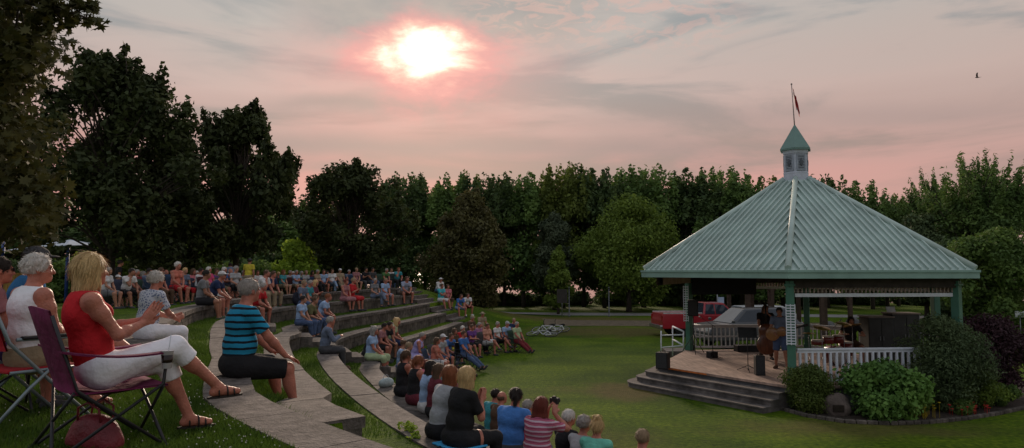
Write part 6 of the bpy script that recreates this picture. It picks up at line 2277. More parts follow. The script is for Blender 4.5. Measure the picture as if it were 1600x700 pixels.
# the woman in a white dotted top on the topmost wall
DX, DY = ring_xy(1, 209.2, 0.10)
JD = skeleton(lean=0.02, curve=0.14, fem=True, head=(-0.15, 0.0), big=1.02, hands=[(-0.02, 0.40, S + 0.26), (0.07, 0.40, S + 0.24)], elbow=[(-.7, -.2, -1), (.7, -.3, -1)], feet=[(-0.1, 0.46, 0.08), (0.12, 0.5, 0.08)])
near_person(DX, DY, RING_Z[1] - 0.40, R(-28), JD, 'grey haired woman in white dotted top on the topmost wall', 0.010, (0.7, stripes_mat('dotted_cotton', (0.55, 0.57, 0.64), (0.10, 0.14, 0.28), 0.028, 0.32, 'dots')), (1.9, mat('white_denim', (0, 0, 0))), ('curly', 'white'), 'red', 0.95, aims=[v3(.1, .9, .25), v3(-.1, .9, .25)], palms=[v3(1, 0, 0), v3(-1, 0, 0)])

# the man in the striped turquoise polo
SX, SY = ring_xy(2, 213.2, 0.10)
JS = skeleton(lean=-0.02, curve=0.12, head=(-0.25, 0.03), big=1.16, hands=[(-0.20, 0.40, S + 0.17), (0.21, 0.40, S + 0.14)], elbow=[(-.6, -.3, -.4), (.75, -.5, -.5)], feet=[(-0.14, 0.46, 0.05), (0.16, 0.50, 0.05)])
near_person(SX, SY, RING_Z[2] - 0.50, R(-50), JS, 'man in turquoise polo shirt with black stripes sitting on the second wall', 0.008, (0.72, stripes_mat('striped_polo', (0.02, 0.25, 0.42), (0.010, 0.014, 0.02), 0.062, 0.36, 'stripe'), 'polo_shirt'),
            (0.95, plain('black_cotton', (0.012, 0.012, 0.014)), 'shorts'), ('short', 'grey'), 'red', 1.21, palms=[v3(0, 0, -1), v3(0, -0.3, -1)], aims=[v3(0, 1, -.3), v3(0, 1, -.45)])

# the near row at the bottom of the photo
KX, KY = wall_spot(716, 4, 690, 0.12)
JK = skeleton(lean=0.05, curve=0.12, fem=True, head=(-0.1, 0.0), big=1.2, hands=[(-0.03, 0.30, S + 0.50), (0.03, 0.31, S + 0.49)], elbow=[(-.7, -.2, -1), (.6, -.2, -1)])
near_person(KX, KY, RING_Z[4] - 0.42, R(-52), JK, 'blonde woman in black top and sunglasses clapping on the fourth wall', 0.008, (0.75, plain('black_knit', (0.011, 0.011, 0.012))), (1.9, plain('black_cotton', (0, 0, 0))), ('bob', 'blond'), 'red', 1.0, glasses=True,
            aims=[v3(0.10, 0.4, 0.9), v3(-0.10, 0.45, 0.9)], palms=[v3(1, 0, 0.1), v3(-1, 0, 0.1)])
cu = empty('cushion', (KX, KY, RING_Z[4] + 0.004), R(-52), 'bright blue seat cushion under the blonde woman in black', 'cushion')
mb = MB(); mb.box((0, 0.02, 0.012), (0.50, 0.46, 0.024), bev=0.01); mb.build('pad', cloth((0.04, 0.33, 0.62)), cu)
mb = MB(); mb.tube([(-.05, -.21, .014), (-.04, -.26, .016), (.04, -.26, .016), (.05, -.21, .014)], .008, 6); mb.build('carry_loop', BLACK, cu)
GX, GY = wall_spot(688, 4, 675, 0.12)
JG = skeleton(lean=0.08, curve=0.14, fem=True, head=(-0.1, 0.0), big=1.15)
near_person(GX, GY, RING_Z[4] - 0.42, R(-50), JG, 'woman in pale grey top and black trousers left of the blonde in black', 0.010, (0.7, plain('grey_knit', (0.33, 0.34, 0.36))), (1.9, plain('black_cotton', (0, 0, 0))), ('bob', 'auburn'), 'red', 0.97)
UX, UY = wall_spot(795, 5, 697, 0.12)
JU = skeleton(lean=0.10, curve=0.16, head=(-0.55, 0.0), big=1.2)
near_person(UX, UY, RING_Z[5] - 0.42, R(-36), JU, 'dark haired person in bright blue shirt and sunglasses at the bottom', 0.008, (0.8, plain('bright_blue_cotton', (0.06, 0.19, 0.50))), (1.9, plain('dark_cotton', (0, 0, 0))), ('tied', 'dark'), 'red', 1.0, glasses=True)
EX, EY = wall_spot(838, 5, 712, 0.12)
JE = skeleton(lean=0.04, curve=0.12, fem=True, head=(-0.2, 0.0), big=1.2, hands=[(-0.02, 0.27, S + 0.70), (0.10, 0.25, S + 0.69)], elbow=[(-.6, .1, -1), (.7, .1, -1)])
near_person(EX, EY, RING_Z[5] - 0.42, R(-40), JE, 'woman with long dark red hair in pink patterned top holding a camera', 0.008, (0.75, stripes_mat('patterned_knit', (0.40, 0.10, 0.16), (0.52, 0.40, 0.46), 0.055, 0.33, 'stripe', (0.12, 0.02, 0.05))), (1.9, plain('dark_cotton', (0, 0, 0))), ('long', 'red'), 'red', 0.98,
            aims=[v3(0.2, 0.5, 0.9), v3(-0.2, 0.5, 0.9)], palms=[v3(.6, .6, 0), v3(-.6, .6, 0)])
Me = Matrix.Translation((EX, EY, RING_Z[5] - 0.42)) @ Matrix.Rotation(R(-40), 4, 'Z')
cw = Me @ Vector((0.035, 0.33, S + 0.80))
cmr = empty('camera_body', cw, R(-40), 'small black camera held up by the woman with dark red hair', 'camera')
mb = MB(); mb.box((0, 0, 0), (.125, .05, .08), bev=.01); mb.box((0, 0, .048), (.05, .045, .03), bev=.008); mb.build('camera_case', BLACK, cmr)
mb = MB(); mb.lathe((0, 0.02, 0), [(.034, 0), (.034, .07), (.026, .075)], 14, M=Matrix.Rotation(-PI / 2, 3, 'X')); mb.build('lens', BLACK, cmr)

# ------------------------------------------------------------------ grass blades close to the camera, clover, weeds in the joints
def blades(name, P, hgt, m, seed):
    g = np.random.default_rng(seed)
    n = len(P)
    a = g.uniform(0, 2 * PI, n); hh = hgt * (0.5 + 0.9 * g.random(n))
    dx, dy = np.cos(a), np.sin(a)
    w = 0.0035 + hgt * 0.05
    lean = g.normal(size=(n, 2)) * 0.45
    b0 = P + np.stack([dx * w, dy * w, np.full(n, -0.01)], 1); b1 = P - np.stack([dx * w, dy * w, np.full(n, 0.01)], 1)
    tip = P + np.stack([lean[:, 0] * hh, lean[:, 1] * hh, hh], 1)
    V = np.stack([b0, b1, tip], 1).reshape(-1, 3)
    return tag(link(name, np_mesh(name, V, np.arange(3 * n).reshape(-1, 3)), m), kind='stuff')


g = np.random.default_rng(3)
BLADE = mat('grass_blade', (0.036, 0.078, 0.007), 0.8, 0.3, 0.9, 0, None, 0, 0.3, (0.098, 0.168, 0.018), detail=6)
P = []
while len(P) < 95000:
    d = 3.9 + 7.5 * g.random(4000) ** 1.5
    px = g.uniform(-60, 560, 4000)
    for px_, d_ in zip(px, d):
        x = (px_ - 800) / F_PX * d_
        ph, r = to_pol(x, d_)
        q = r - flare(ph)
        ok = q > RING_R[2] + dring(2, ph) + 0.47
        if not ok:
            for k in (3, 4, 5, 6):
                if RING_R[k] + dring(k, ph) + 0.5 < q < RING_R[k - 1] + dring(k - 1, ph) - 0.03: ok = True
        if ph < PHI_W1 and RING_R[1] - 0.02 < q < RING_R[1] + 0.48: ok = False
        if ok: P.append((x, d_, z_pol(ph, r)))
blades('grass_blades', np.array(P), 0.045, BLADE, 4)
P = []
for k in (2, 3, 4, 5, 6):
    for _ in range(9000):
        ph = g.uniform(166, 214); q = g.uniform(RING_R[k] + dring(k, ph) + 0.5, max(RING_R[k] + dring(k, ph) + 0.52, RING_R[k - 1] + dring(k - 1, ph) - 0.02))
        if AISLE[0] < ph < AISLE[1]: continue
        r = q + flare(ph); p = pol(ph, r)
        P.append((p.x, p.y, z_pol(ph, r)))
blades('terrace_grass', np.array(P), 0.06, BLADE, 5)
# clover heads
P = []
for _ in range(420):
    d = 4.1 + 3.5 * g.random(); px = g.uniform(300, 520) if g.random() < .6 else g.uniform(20, 420)
    x = (px - 800) / F_PX * d
    ph, r = to_pol(x, d)
    if r - flare(ph) > RING_R[2] + 0.55: P.append((x, d, z_pol(ph, r) + 0.035))
P = np.array(P)
n = len(P)
o6 = np.array([(1, 0, 0), (-1, 0, 0), (0, 1, 0), (0, -1, 0), (0, 0, 1), (0, 0, -1)]) * 0.007
f8 = np.array([(0, 2, 4), (2, 1, 4), (1, 3, 4), (3, 0, 4), (2, 0, 5), (1, 2, 5), (3, 1, 5), (0, 3, 5)])
V = (P[:, None] + o6[None]).reshape(-1, 3); Fq = (f8[None] + 6 * np.arange(n)[:, None, None]).reshape(-1, 3)
tag(link('clover_flowers', np_mesh('clover_flowers', V, Fq), mat('clover', (0.5, 0.48, 0.40), 0.8)), kind='stuff')


def weed(px, py, z, w, h, n, seed, label):
    p = on_z(px, py, z)
    root = empty('weed', p, 0, label, 'weed')
    bl = [((random.uniform(-w, w), random.uniform(-w, w), h * random.uniform(.2, .8)), (w * .5, w * .5, h * .4)) for _ in range(7)]
    V, Fq = leaves(bl, n, 0.05, seed=seed)
    link('foliage', np_mesh('foliage', V, Fq), L_LIME, root)
    mb = MB()
    for c, r in bl: mb.tube([(0, 0, -.05), (c[0] * .5, c[1] * .5, c[2] * .6), c], .003, 4)
    mb.build('stem', L_HEDGE, root)


weed(637, 676, RING_Z[4] - 0.02, 0.10, 0.12, 150, 8, 'bright green weed growing beside the end of the third seat wall')
weed(648, 686, RING_Z[4] - 0.02, 0.07, 0.08, 90, 9, 'smaller bright weed just below the other one at the third wall end')
P = []
for _ in range(4200):
    ph = g.uniform(203, 219); q = g.normal(RING_R[3] + dring(3, ph) + 0.60, 0.04)
    r = q + flare(ph); p = pol(ph, r); P.append((p.x, p.y, RING_Z[3] + dlev(3, ph) - 0.03))
blades('joint_grass', np.array(P), 0.10, BLADE, 6)
# ------------------------------------------------------------------ on the stage
def dz(px, py, z=DECK_Z): return on_z(px, py, z)


def box_thing(name, part_name, loc, size, rz, m, label, cat, bev=0.015, extra=None):
    root = empty(name, loc, rz, label, cat)
    mb = MB(); mb.box((0, 0, size[2] / 2), size, bev=bev); b = mb.build(part_name, m, root)
    if extra: extra(root, size)
    return root


def grille(root, s):
    mb = MB(); mb.box((0, -s[1] / 2 - 0.004, s[2] * .5), (s[0] * .86, 0.012, s[2] * .88), bev=.003); mb.build('grille', mat('speaker_grille', (0.03, 0.03, 0.032), 0.7, 0.5, 90), root)
    mb = MB(); mb.tube([(-s[0] * .2, 0, s[2]), (-s[0] * .18, 0, s[2] + .035), (s[0] * .18, 0, s[2] + .035), (s[0] * .2, 0, s[2])], .010, 6); mb.build('handle', BLACK, root)


p = dz(1036, 576); box_thing('amplifier', 'cabinet', p, (.34, .30, .46), -.5, BLACK, 'black amplifier with handle at the left corner of the stage deck', 'amplifier', extra=grille)
p = dz(1187, 586); box_thing('monitor_speaker', 'cabinet', p, (.24, .26, .52), -.1, BLACK, 'slim upright black speaker on the deck beside the music stand', 'speaker', extra=grille)
p = dz(1168, 549); box_thing('stage_monitor', 'cabinet', p, (.85, .35, .22), .1, BLACK, 'long low black box lying on the deck behind the music stand', 'speaker', extra=grille)
# loudspeaker and its tripod
p = dz(1084, 552)
st = empty('speaker_stand', p, 0, 'black tripod stand holding the loudspeaker at the left post', 'stand')
mb = MB(); mb.tube([(0, 0, .1), (0, 0, 1.25)], .018, 8); mb.build('pole', BLACK, st)
for k in range(3):
    a = k * 2.094 + .4; mb = MB(); mb.tube([(0, 0, .62), (.42 * math.cos(a), .42 * math.sin(a), .01)], .012, 6); mb.tube([(0, 0, .3), (.22 * math.cos(a), .22 * math.sin(a), .3)], .008, 5); mb.build('leg', BLACK, st)
box_thing('loudspeaker', 'cabinet', p + Vector((0, 0, 1.25)), (.34, .32, .54), -.25, BLACK, 'black loudspeaker raised on the tripod by the left green post', 'speaker', extra=grille)


def mic_stand(px, py, h, boom, label):
    r = empty('microphone_stand', dz(px, py), 0, label, 'stand')
    mb = MB(); mb.tube([(0, 0, .02), (0, 0, h)], .010, 6); mb.build('pole', BLACK, r)
    for k in range(3):
        a = k * 2.094; mb = MB(); mb.tube([(0, 0, .10), (.30 * math.cos(a), .30 * math.sin(a), .01)], .009, 5); mb.build('leg', BLACK, r)
    mb = MB(); mb.tube([(-boom[0] * .3, -boom[1] * .3, h - boom[2] * .3), (boom[0], boom[1], h + boom[2])], .007, 5); mb.build('boom', BLACK, r)
    mb = MB(); q = Vector((boom[0], boom[1], h + boom[2])); mb.tube([q, q + Vector(boom).normalized() * .12], [.012, .022], 8); mb.build('microphone', STEELG, r)


mic_stand(1114, 560, 1.05, (-.35, -.1, .22), 'microphone stand with slanted boom left of the musicians')
mic_stand(1300, 570, 1.0, (.3, .1, .25), 'microphone stand at the drum kit')
p = dz(1112, 560); box_thing('floor_box', 'case', p + Vector((.06, .15, 0)), (.30, .22, .20), .4, BLACK, 'small black case on the deck at the foot of the microphone stand', 'case', extra=lambda r, s: (MB().tube([(-.06, 0, s[2]), (-.05, 0, s[2] + .03), (.05, 0, s[2] + .03), (.06, 0, s[2])], .007, 6)).build('handle', STEELG, r))
r = empty('music_stand', dz(1169, 580), -.2, 'black music stand in front of the musicians', 'music stand')
mb = MB(); mb.tube([(0, 0, .02), (0, 0, 1.0)], .012, 6); mb.build('pole', BLACK, r)
mb = MB(); mb.box((0, 0, 1.06), (.50, .02, .30), rot=Matrix.Rotation(-.45, 3, 'X'), bev=.005); mb.box((0, -.07, .93), (.50, .07, .015)); mb.build('desk', BLACK, r)
for k in range(3):
    a = k * 2.094 + .5; mb = MB(); mb.tube([(0, 0, .16), (.32 * math.cos(a), .32 * math.sin(a), .01)], .010, 5); mb.build('leg', BLACK, r)

# musicians
p = dz(1197, 561)
mrz = math.atan2(-(p.x + 1), p.y - 12) * 0 + R(180 + 26)
add_person(p.x, p.y, DECK_Z, mrz + R(-40), 'bass_m', 'black', .6, 'brown', 1.95, 'long', 'brown', 'tan', 'musician in black shirt and brown trousers with the double bass', 'musicians on the stage', .98)
B0 = Matrix.Translation((p.x, p.y, DECK_Z)) @ Matrix.Rotation(mrz + R(-40), 4, 'Z')
bass = empty('double_bass', B0 @ Vector((0.02, 0.44, 0.0)), mrz + R(-40), 'brown double bass held upright by the musician in black', 'double bass')
WOODB = mat('bass_wood', (0.11, 0.035, 0.016), 0.35, 0.35, 4, coat=0.4, stretch=(6, 6, 1))
f = Field(); f.ell((0, 0, .48), (.30, .10, .30), k=.08); f.ell((0, 0, .92), (.22, .09, .22), k=.06); f.ell((0, 0, .70), (.19, .09, .18), k=.06)
link('sound_box', f.mesh('sound_box', .018), WOODB, bass)
mb = MB(); mb.tube([(0, -.05, 1.08), (0, -.06, 1.72)], [.03, .022], 8); mb.ball((0, -.06, 1.78), (.03, .05, .06), 8, 6); mb.build('neck', mat('ebony', (0.012, 0.01, 0.009), 0.4), bass)
mb = MB(); mb.tube([(0, 0, .20), (0, 0, 0.0)], .008, 6); mb.build('endpin', STEELG, bass)
p = dz(1221, 576)
add_person(p.x, p.y, DECK_Z, R(150), 'guitar_m', 'bluegrey', .6, 'jeans', .95, 'short', 'dark', 'tan', 'musician in blue shirt and denim shorts playing guitar on the stage', 'musicians on the stage', 1.0, shoe='brown')
G0 = Matrix.Translation((p.x, p.y, DECK_Z)) @ Matrix.Rotation(R(150), 4, 'Z')
gt = empty('guitar', G0 @ Vector((0.05, 0.20, 1.02)), R(150), 'acoustic guitar held by the musician in blue', 'guitar')
gt.rotation_euler = (0, R(-72), R(150))
f = Field(); f.ell((0, 0, -.14), (.19, .05, .19), k=.05); f.ell((0, 0, .13), (.14, .05, .14), k=.04)
link('guitar_body', f.mesh('guitar_body', .012), mat('guitar_wood', (0.25, 0.12, 0.045), 0.35, 0.2, 5, coat=0.3), gt)
mb = MB(); mb.box((0, .03, .48), (.05, .022, .50), bev=.006); mb.box((0, .02, .78), (.07, .02, .14), bev=.006); mb.build('neck', mat('ebony', (0, 0, 0)), gt)
p = dz(1330, 566)
add_person(p.x, p.y, DECK_Z, R(165), 'drum_m', 'black', .6, 'brown', .95, 'long', 'dark', 'tan', 'drummer in black bent over the drum kit', 'musicians on the stage', 1.0)
stl = empty('drum_stool', (p.x, p.y, DECK_Z), 0, 'round black stool under the drummer', 'stool')
mb = MB(); mb.lathe((0, 0, .44), [(.15, 0), (.16, .03), (.15, .06), (0, .062)], 16); mb.build('seat', BLACK, stl)
for k in range(3):
    a = k * 2.094; mb = MB(); mb.tube([(0, 0, .42), (.2 * math.cos(a), .2 * math.sin(a), 0)], .012, 5); mb.build('leg', STEELG, stl)
kit = empty('drum_kit', dz(1306, 570), 0.3, 'drum kit with brass cymbals behind the white railing', 'drum kit')
DRUM = mat('drum_shell', (0.16, 0.025, 0.02), 0.3, 0.2, 3, coat=0.5); HEAD = mat('drum_head', (0.5, 0.48, 0.44), 0.6); BRASS = mat('cymbal_brass', (0.62, 0.42, 0.16), 0.3, 0.15, 12, metal=0.9)
RX = Matrix.Rotation(PI / 2, 3, 'X')
def drum(c, r, h, M=None):
    mb = MB(); mb.lathe(c, [(r, 0), (r, h)], 20, M=M); o = mb.build('drum', DRUM, kit)
    mb = MB(); mb.lathe(c, [(0, h + .003), (r * .96, h + .004), (r * 1.03, h - .01), (r * 1.03, h - .03), (r, h - .03)], 20, M=M); mb.build('drum_skin', HEAD, o)
drum((0, .25, .28), .27, .42, RX); drum((-.20, .05, .62), .15, .22); drum((.16, .05, .62), .16, .24); drum((.48, .1, .25), .20, .40); drum((-.45, .2, .58), .18, .14)
for c, r, t in (((-.55, -.1, 1.10), .24, .25), ((.50, -.15, 1.15), .26, -.3), ((-.72, .25, .92), .18, 0.05), ((0.1, -.25, 1.22), .22, .2)):
    mb = MB(); mb.lathe(c, [(0, .03), (.03, .028), (.05, .012), (r, 0), (r, -.003), (0, .005)], 20, M=Matrix.Rotation(t, 3, 'X')); cy = mb.build('cymbal', BRASS, kit)
    mb = MB(); mb.tube([(c[0], c[1], .02), (c[0], c[1], c[2])], .009, 6)
    for k in range(3): a = k * 2.1; mb.tube([(c[0], c[1], .25), (c[0] + .2 * math.cos(a), c[1] + .2 * math.sin(a), .01)], .007, 5)
    mb.build('stand', STEELG, cy)

CABM = mat('storage_cabinet', (0.050, 0.052, 0.050), 0.7, 0.2, 5)
def cab_parts(w):
    def f(root, s):
        mb = MB(); mb.box((0, 0, s[2] + .02), (s[0] + .06, s[1] + .06, .04), bev=.006); mb.build('top_board', mat('cabinet_top', (0.23, 0.19, 0.16), 0.7), root)
        for q in (-1, 1):
            mb = MB(); mb.box((q * s[0] * .245, -s[1] / 2 - .008, s[2] * .5), (s[0] * .46, .018, s[2] * .9), bev=.004); d = mb.build('door', CABM, root)
            mb = MB(); mb.box((q * .05, -s[1] / 2 - .03, s[2] * .55), (.02, .02, .12)); mb.build('handle', STEELG, d)
        mb = MB(); mb.box((s[0] / 2 + .006, 0, s[2] * .5), (.012, s[1] * .96, s[2] * .98)); mb.build('side_panel', mat('cabinet_side', (0.20, 0.23, 0.25), 0.6), root)
    return f
pc = dz(1371, 566); box_thing('storage_cabinet', 'carcass', pc, (.74, .6, 1.36), -.03, CABM, 'dark storage cabinet on the stage behind the drummer, left of the taller one', 'cabinet', extra=cab_parts(.7))
pc = dz(1410, 566); box_thing('storage_cabinet', 'carcass', pc, (.80, .6, 1.46), -.03, CABM, 'taller dark storage cabinet on the stage with a pale side panel', 'cabinet', extra=cab_parts(.8))
sg = empty('small_sign', pc + Vector((-.35, -.1, 1.50)), -.1, 'small tilted white board standing on top of the taller cabinet', 'sign')
mb = MB(); mb.box((0, 0, .10), (.26, .015, .18), rot=Matrix.Rotation(-.5, 3, 'X'), bev=.004); mb.build('board', mat('white_board', (0.62, 0.64, 0.66), 0.4), sg)
mb = MB(); mb.tube([(0, .12, 0), (0, .02, .12)], .008, 5); mb.build('prop', STEELG, sg)


# ------------------------------------------------------------------ vehicles beyond the stage
GLASSM = mat('car_glass', (0.03, 0.04, 0.055), 0.05, 0.1, 2)
SHIELD = mat('windscreen_painted_sheen', (0.16, 0.17, 0.18), 0.1, 0.1, 2)  # paler than the side glass: sky reflection painted into the base colour
TYRE = mat('tyre_rubber', (0.014, 0.014, 0.014), 0.85)
CHROME = mat('chrome', (0.45, 0.45, 0.46), 0.25, 0.1, 5, metal=0.9)
TAIL = mat('tail_lamp', (0.25, 0.01, 0.01), 0.2); HEADL = mat('head_lamp', (0.55, 0.56, 0.56), 0.15)


def smooth_block(mb, prof, w, top_in=0.0, bev=0.04, z_in=None):
    """side profile (x, z) across a width, narrowing above z_in; edges rounded"""
    bm = bmesh.new()
    n = len(prof)
    def half(z): return w / 2 - (top_in * max(0, z - z_in) if z_in is not None else 0)
    L_ = [bm.verts.new((x, -half(z), z)) for x, z in prof]; R_ = [bm.verts.new((x, half(z), z)) for x, z in prof]
    bm.faces.new(L_); bm.faces.new(R_[::-1])
    for i in range(n): bm.faces.new((L_[(i + 1) % n], L_[i], R_[i], R_[(i + 1) % n]))
    bmesh.ops.recalc_face_normals(bm, faces=bm.faces)
    bmesh.ops.bevel(bm, geom=bm.edges[:], offset=bev, segments=2, affect='EDGES', profile=0.5, clamp_overlap=True)
    bm.verts.index_update()
    mb.add([v.co[:] for v in bm.verts], [[v.index for v in f.verts] for f in bm.faces], False)
    bm.free()


def vehicle(name, label, cat, paint, loc, rz, low, cab, w, axles, wr, windows, wind, tail_x, head_x, z_lamp, bed=None, chrome=False):
    root = empty(name, loc, rz, label, cat)
    mb = MB(); smooth_block(mb, low, w, 0.10, 0.05, 0.75)
    if cab: smooth_block(mb, cab, w - 0.10, 0.42, 0.05, 0.95)
    if bed:
        (x0, x1, z0, z1) = bed
    mb.build('body', paint, root)
    # glass: set just proud of the leaning cabin sides
    for s in (-1, 1):
        for (xa, za, xb, zb, xc, zc, xd, zd) in windows:
            vs = []
            for x, z in ((xa, za), (xb, zb), (xc, zc), (xd, zd)):
                y = (w - 0.10) / 2 - 0.42 * max(0, z - 0.95) + 0.006
                vs.append((x, s * y, z))
            m2 = MB(); m2.add(vs + [(v[0], v[1] - s * .01, v[2]) for v in vs], [(0, 1, 2, 3), (7, 6, 5, 4), (0, 4, 5, 1), (1, 5, 6, 2), (2, 6, 7, 3), (3, 7, 4, 0)])
            m2.build('side_window', GLASSM, root)
        m2 = MB(); m2.box((wind[0][0] - (wind[0][0] - wind[1][0]) * .1 - .1, s * (w / 2 + .07), wind[0][1] + .08), (.10, .16, .12), bev=.03); m2.build('mirror', paint, root)
    for nm, q in (('windscreen', wind), ('rear_window', (wind[2], wind[3]))):
        (xa, za), (xb, zb) = q[0], q[1]
        nx, nz = (zb - za), -(xb - xa); ln = math.hypot(nx, nz); nx, nz = nx / ln, nz / ln
        if nm == 'windscreen' and nx * head_x < 0 or nm == 'rear_window' and nx * tail_x < 0: nx, nz = -nx, -nz
        vs = []
        for x, z in ((xa, za), (xb, zb)):
            y = (w - 0.10) / 2 - 0.42 * max(0, z - 0.95) - 0.09
            vs += [(x + nx * .012, -y, z + nz * .012), (x + nx * .012, y, z + nz * .012)]
        vs = [vs[0], vs[1], vs[3], vs[2]]
        m2 = MB(); m2.add(vs + [(v[0] - nx * .02, v[1], v[2] - nz * .02) for v in vs], [(0, 1, 2, 3), (7, 6, 5, 4), (0, 4, 5, 1), (1, 5, 6, 2), (2, 6, 7, 3), (3, 7, 4, 0)])
        m2.build(nm, SHIELD if nm == 'windscreen' else GLASSM, root)
    for ax in axles:
        for s in (-1, 1):
            c = (ax, s * (w / 2 - .13), wr)
            M = Matrix.Rotation(PI / 2, 3, 'X')
            m2 = MB(); m2.lathe(c, [(wr * .62, -.115), (wr * .95, -.115), (wr, -.08), (wr, .08), (wr * .95, .115), (wr * .62, .115)], 24, M=M); t = m2.build('wheel', TYRE, root)
            m2 = MB(); m2.lathe((c[0], c[1] + s * .02, c[2]), [(0, -.07), (wr * .25, -.09), (wr * .62, -.06), (wr * .62, .06), (wr * .25, .09), (0, .07)], 16, M=M); m2.build('rim', CHROME, t)
    for s in (-1, 1):
        m2 = MB(); m2.box((tail_x, s * (w / 2 - .14), z_lamp), (.06, .16, .26), bev=.02); m2.build('tail_light', TAIL, root)
        m2 = MB(); m2.box((head_x, s * (w / 2 - .24), z_lamp - .12), (.08, .34, .17), bev=.03); m2.build('headlight', HEADL, root)
    for x, nm in ((tail_x, 'rear_bumper'), (head_x, 'front_bumper')):
        sgn = 1 if x > 0 else -1
        m2 = MB(); m2.box((x + sgn * .05, 0, .50), (.16, w * .96, .20), bev=.04); m2.build(nm, CHROME if chrome else paint, root)
    if bed:
        m2 = MB(); 
        for s in (-1, 1): m2.box(((x0 + x1) / 2, s * (w / 2 - .09), z1 + .02), (x1 - x0, .10, .05), bev=.012)
        m2.build('bed_rail', mat('bed_rail_white', (0.5, 0.48, 0.47), 0.5), root)
    return root


RED = mat('red_car_paint', (0.34, 0.012, 0.022), 0.35, 0.05, 2, coat=0.6)
SILVER = mat('silver_car_paint', (0.045, 0.05, 0.06), 0.35, 0.05, 2, coat=0.5)
WHITECAR = mat('white_car_paint', (0.60, 0.61, 0.62), 0.35, 0.05, 2, coat=0.5)
# pickup: cab in the middle, bed behind it (towards -x)
p = on_z(1108, 524, 0.0)
vehicle('pickup_truck', 'bright red pickup truck parked behind the left side of the bandstand', 'pickup truck', RED, p, 0.10,
        [(-2.75, .42), (2.70, .42), (2.78, .70), (2.70, 1.00), (1.30, 1.10), (-0.60, 1.12), (-0.66, 1.18), (-2.72, 1.18), (-2.78, .8)],
        [(1.15, 1.05), (0.55, 1.70), (-0.45, 1.72), (-0.62, 1.10)], 1.95, (-1.75, 1.75), .37,
        [(0.95, 1.14, 0.52, 1.60, 0.05, 1.63, 0.05, 1.14), (0.0, 1.14, 0.0, 1.63, -0.40, 1.63, -0.52, 1.14)], ((1.10, 1.12), (0.58, 1.67), (-0.62, 1.16), (-0.47, 1.68)), -2.76, 2.74, .95, bed=(-2.7, -.7, .9, 1.18), chrome=True)
p = on_z(1168, 541, 0.0)
vehicle('sport_utility_car', 'dark grey sport utility car facing left behind the stage, its windscreen bright', 'car', SILVER, p, 0.22,
        [(-2.30, .35), (2.25, .35), (2.32, .70), (2.25, 1.06), (1.9, 1.10), (-0.9, 1.10), (-2.15, 0.98), (-2.34, .70)],
        [(-1.25, 1.04), (-0.45, 1.68), (1.55, 1.70), (2.10, 1.06)], 1.88, (-1.42, 1.42), .36,
        [(-0.95, 1.14, -0.38, 1.60, 0.30, 1.63, 0.30, 1.14), (0.38, 1.14, 0.38, 1.63, 1.15, 1.63, 1.15, 1.14), (1.23, 1.14, 1.23, 1.62, 1.50, 1.60, 1.85, 1.14)], ((-1.22, 1.08), (-0.48, 1.65), (2.06, 1.12), (1.60, 1.66)), 2.30, -2.28, .95)
p = on_z(1172, 519, 0.0)
vehicle('parked_car', 'white car mostly hidden behind the dark grey car', 'car', WHITECAR, p, 0.05,
        [(-2.4, .4), (2.4, .4), (2.45, .7), (2.40, 1.02), (-1.2, 1.02), (-2.3, .92), (-2.45, .7)], [(-1.45, 1.0), (-0.65, 1.42), (1.55, 1.45), (2.2, 1.02)], 1.95, (-1.5, 1.5), .36,
        [(-1.05, 1.06, -0.58, 1.34, 0.1, 1.38, 0.1, 1.06), (0.2, 1.06, 0.2, 1.38, 1.0, 1.38, 1.0, 1.06), (1.08, 1.06, 1.08, 1.38, 1.45, 1.36, 1.85, 1.06)], ((-1.42, 1.04), (-0.68, 1.40), (2.16, 1.06), (1.60, 1.42)), 2.42, -2.40, 1.0)

# timber shelter behind the stage
TIMBER = mat('shelter_timber', (0.055, 0.034, 0.024), 0.8, 0.3, 2, stretch=(1, 1, 4))
p = on_z(1200, 535, 0.0); p.y = 33.0; p.x = ray(1200)[0] * 33
sh = empty('timber_shelter', (p.x, p.y, 0), 0.05, 'brown timber pergola behind the parked cars, right of the black curtain', 'pergola')
for x in (-1.05, 0.15, 1.1, 2.6, 4.0):
    for y in (0, 2.4):
        mb = MB(); mb.box((x, y, 1.42), (.18, .18, 2.84), bev=.015)
        mb.build('post', TIMBER, sh)
        if y == 0:
            mb = MB()
            for s in (-1, 1): mb.tube([(x, 0, 2.25), (x + s * .45, 0, 2.78)], .05, 4, smooth=False)
            mb.build('brace', TIMBER, sh)
for y in (0, 2.4):
    mb = MB(); mb.box((1.5, y, 2.93), (6.4, .18, .18), bev=.01); mb.build('beam', TIMBER, sh)
for k in range(15):
    mb = MB(); mb.box((-1.5 + k * .43, 1.2, 3.10), (.10, 3.6, .16), bev=.01); mb.build('rafter', TIMBER, sh)

# signs and poles
def sign(name, px, py0, py1, d, w, h, m, label, pole=True, cat='sign', zb=None):
    x = ray(px)[0] * d; zt = CAM_Z + ray(px, py0)[1] * d
    r = empty(name, (x, d, ground(x, d)), 0, label, cat)
    zt -= ground(x, d)
    mb = MB(); mb.box((0, -.03, zt - h / 2), (w, .03, h), bev=.008); mb.build('board', m, r)
    for q in ((-w * .32, w * .32) if w > 1.2 else (0,)):
        mb = MB(); mb.tube([(q, 0, -.1), (q, 0, zt - .02)], .03, 8); mb.build('post', STEELG, r)
    return r


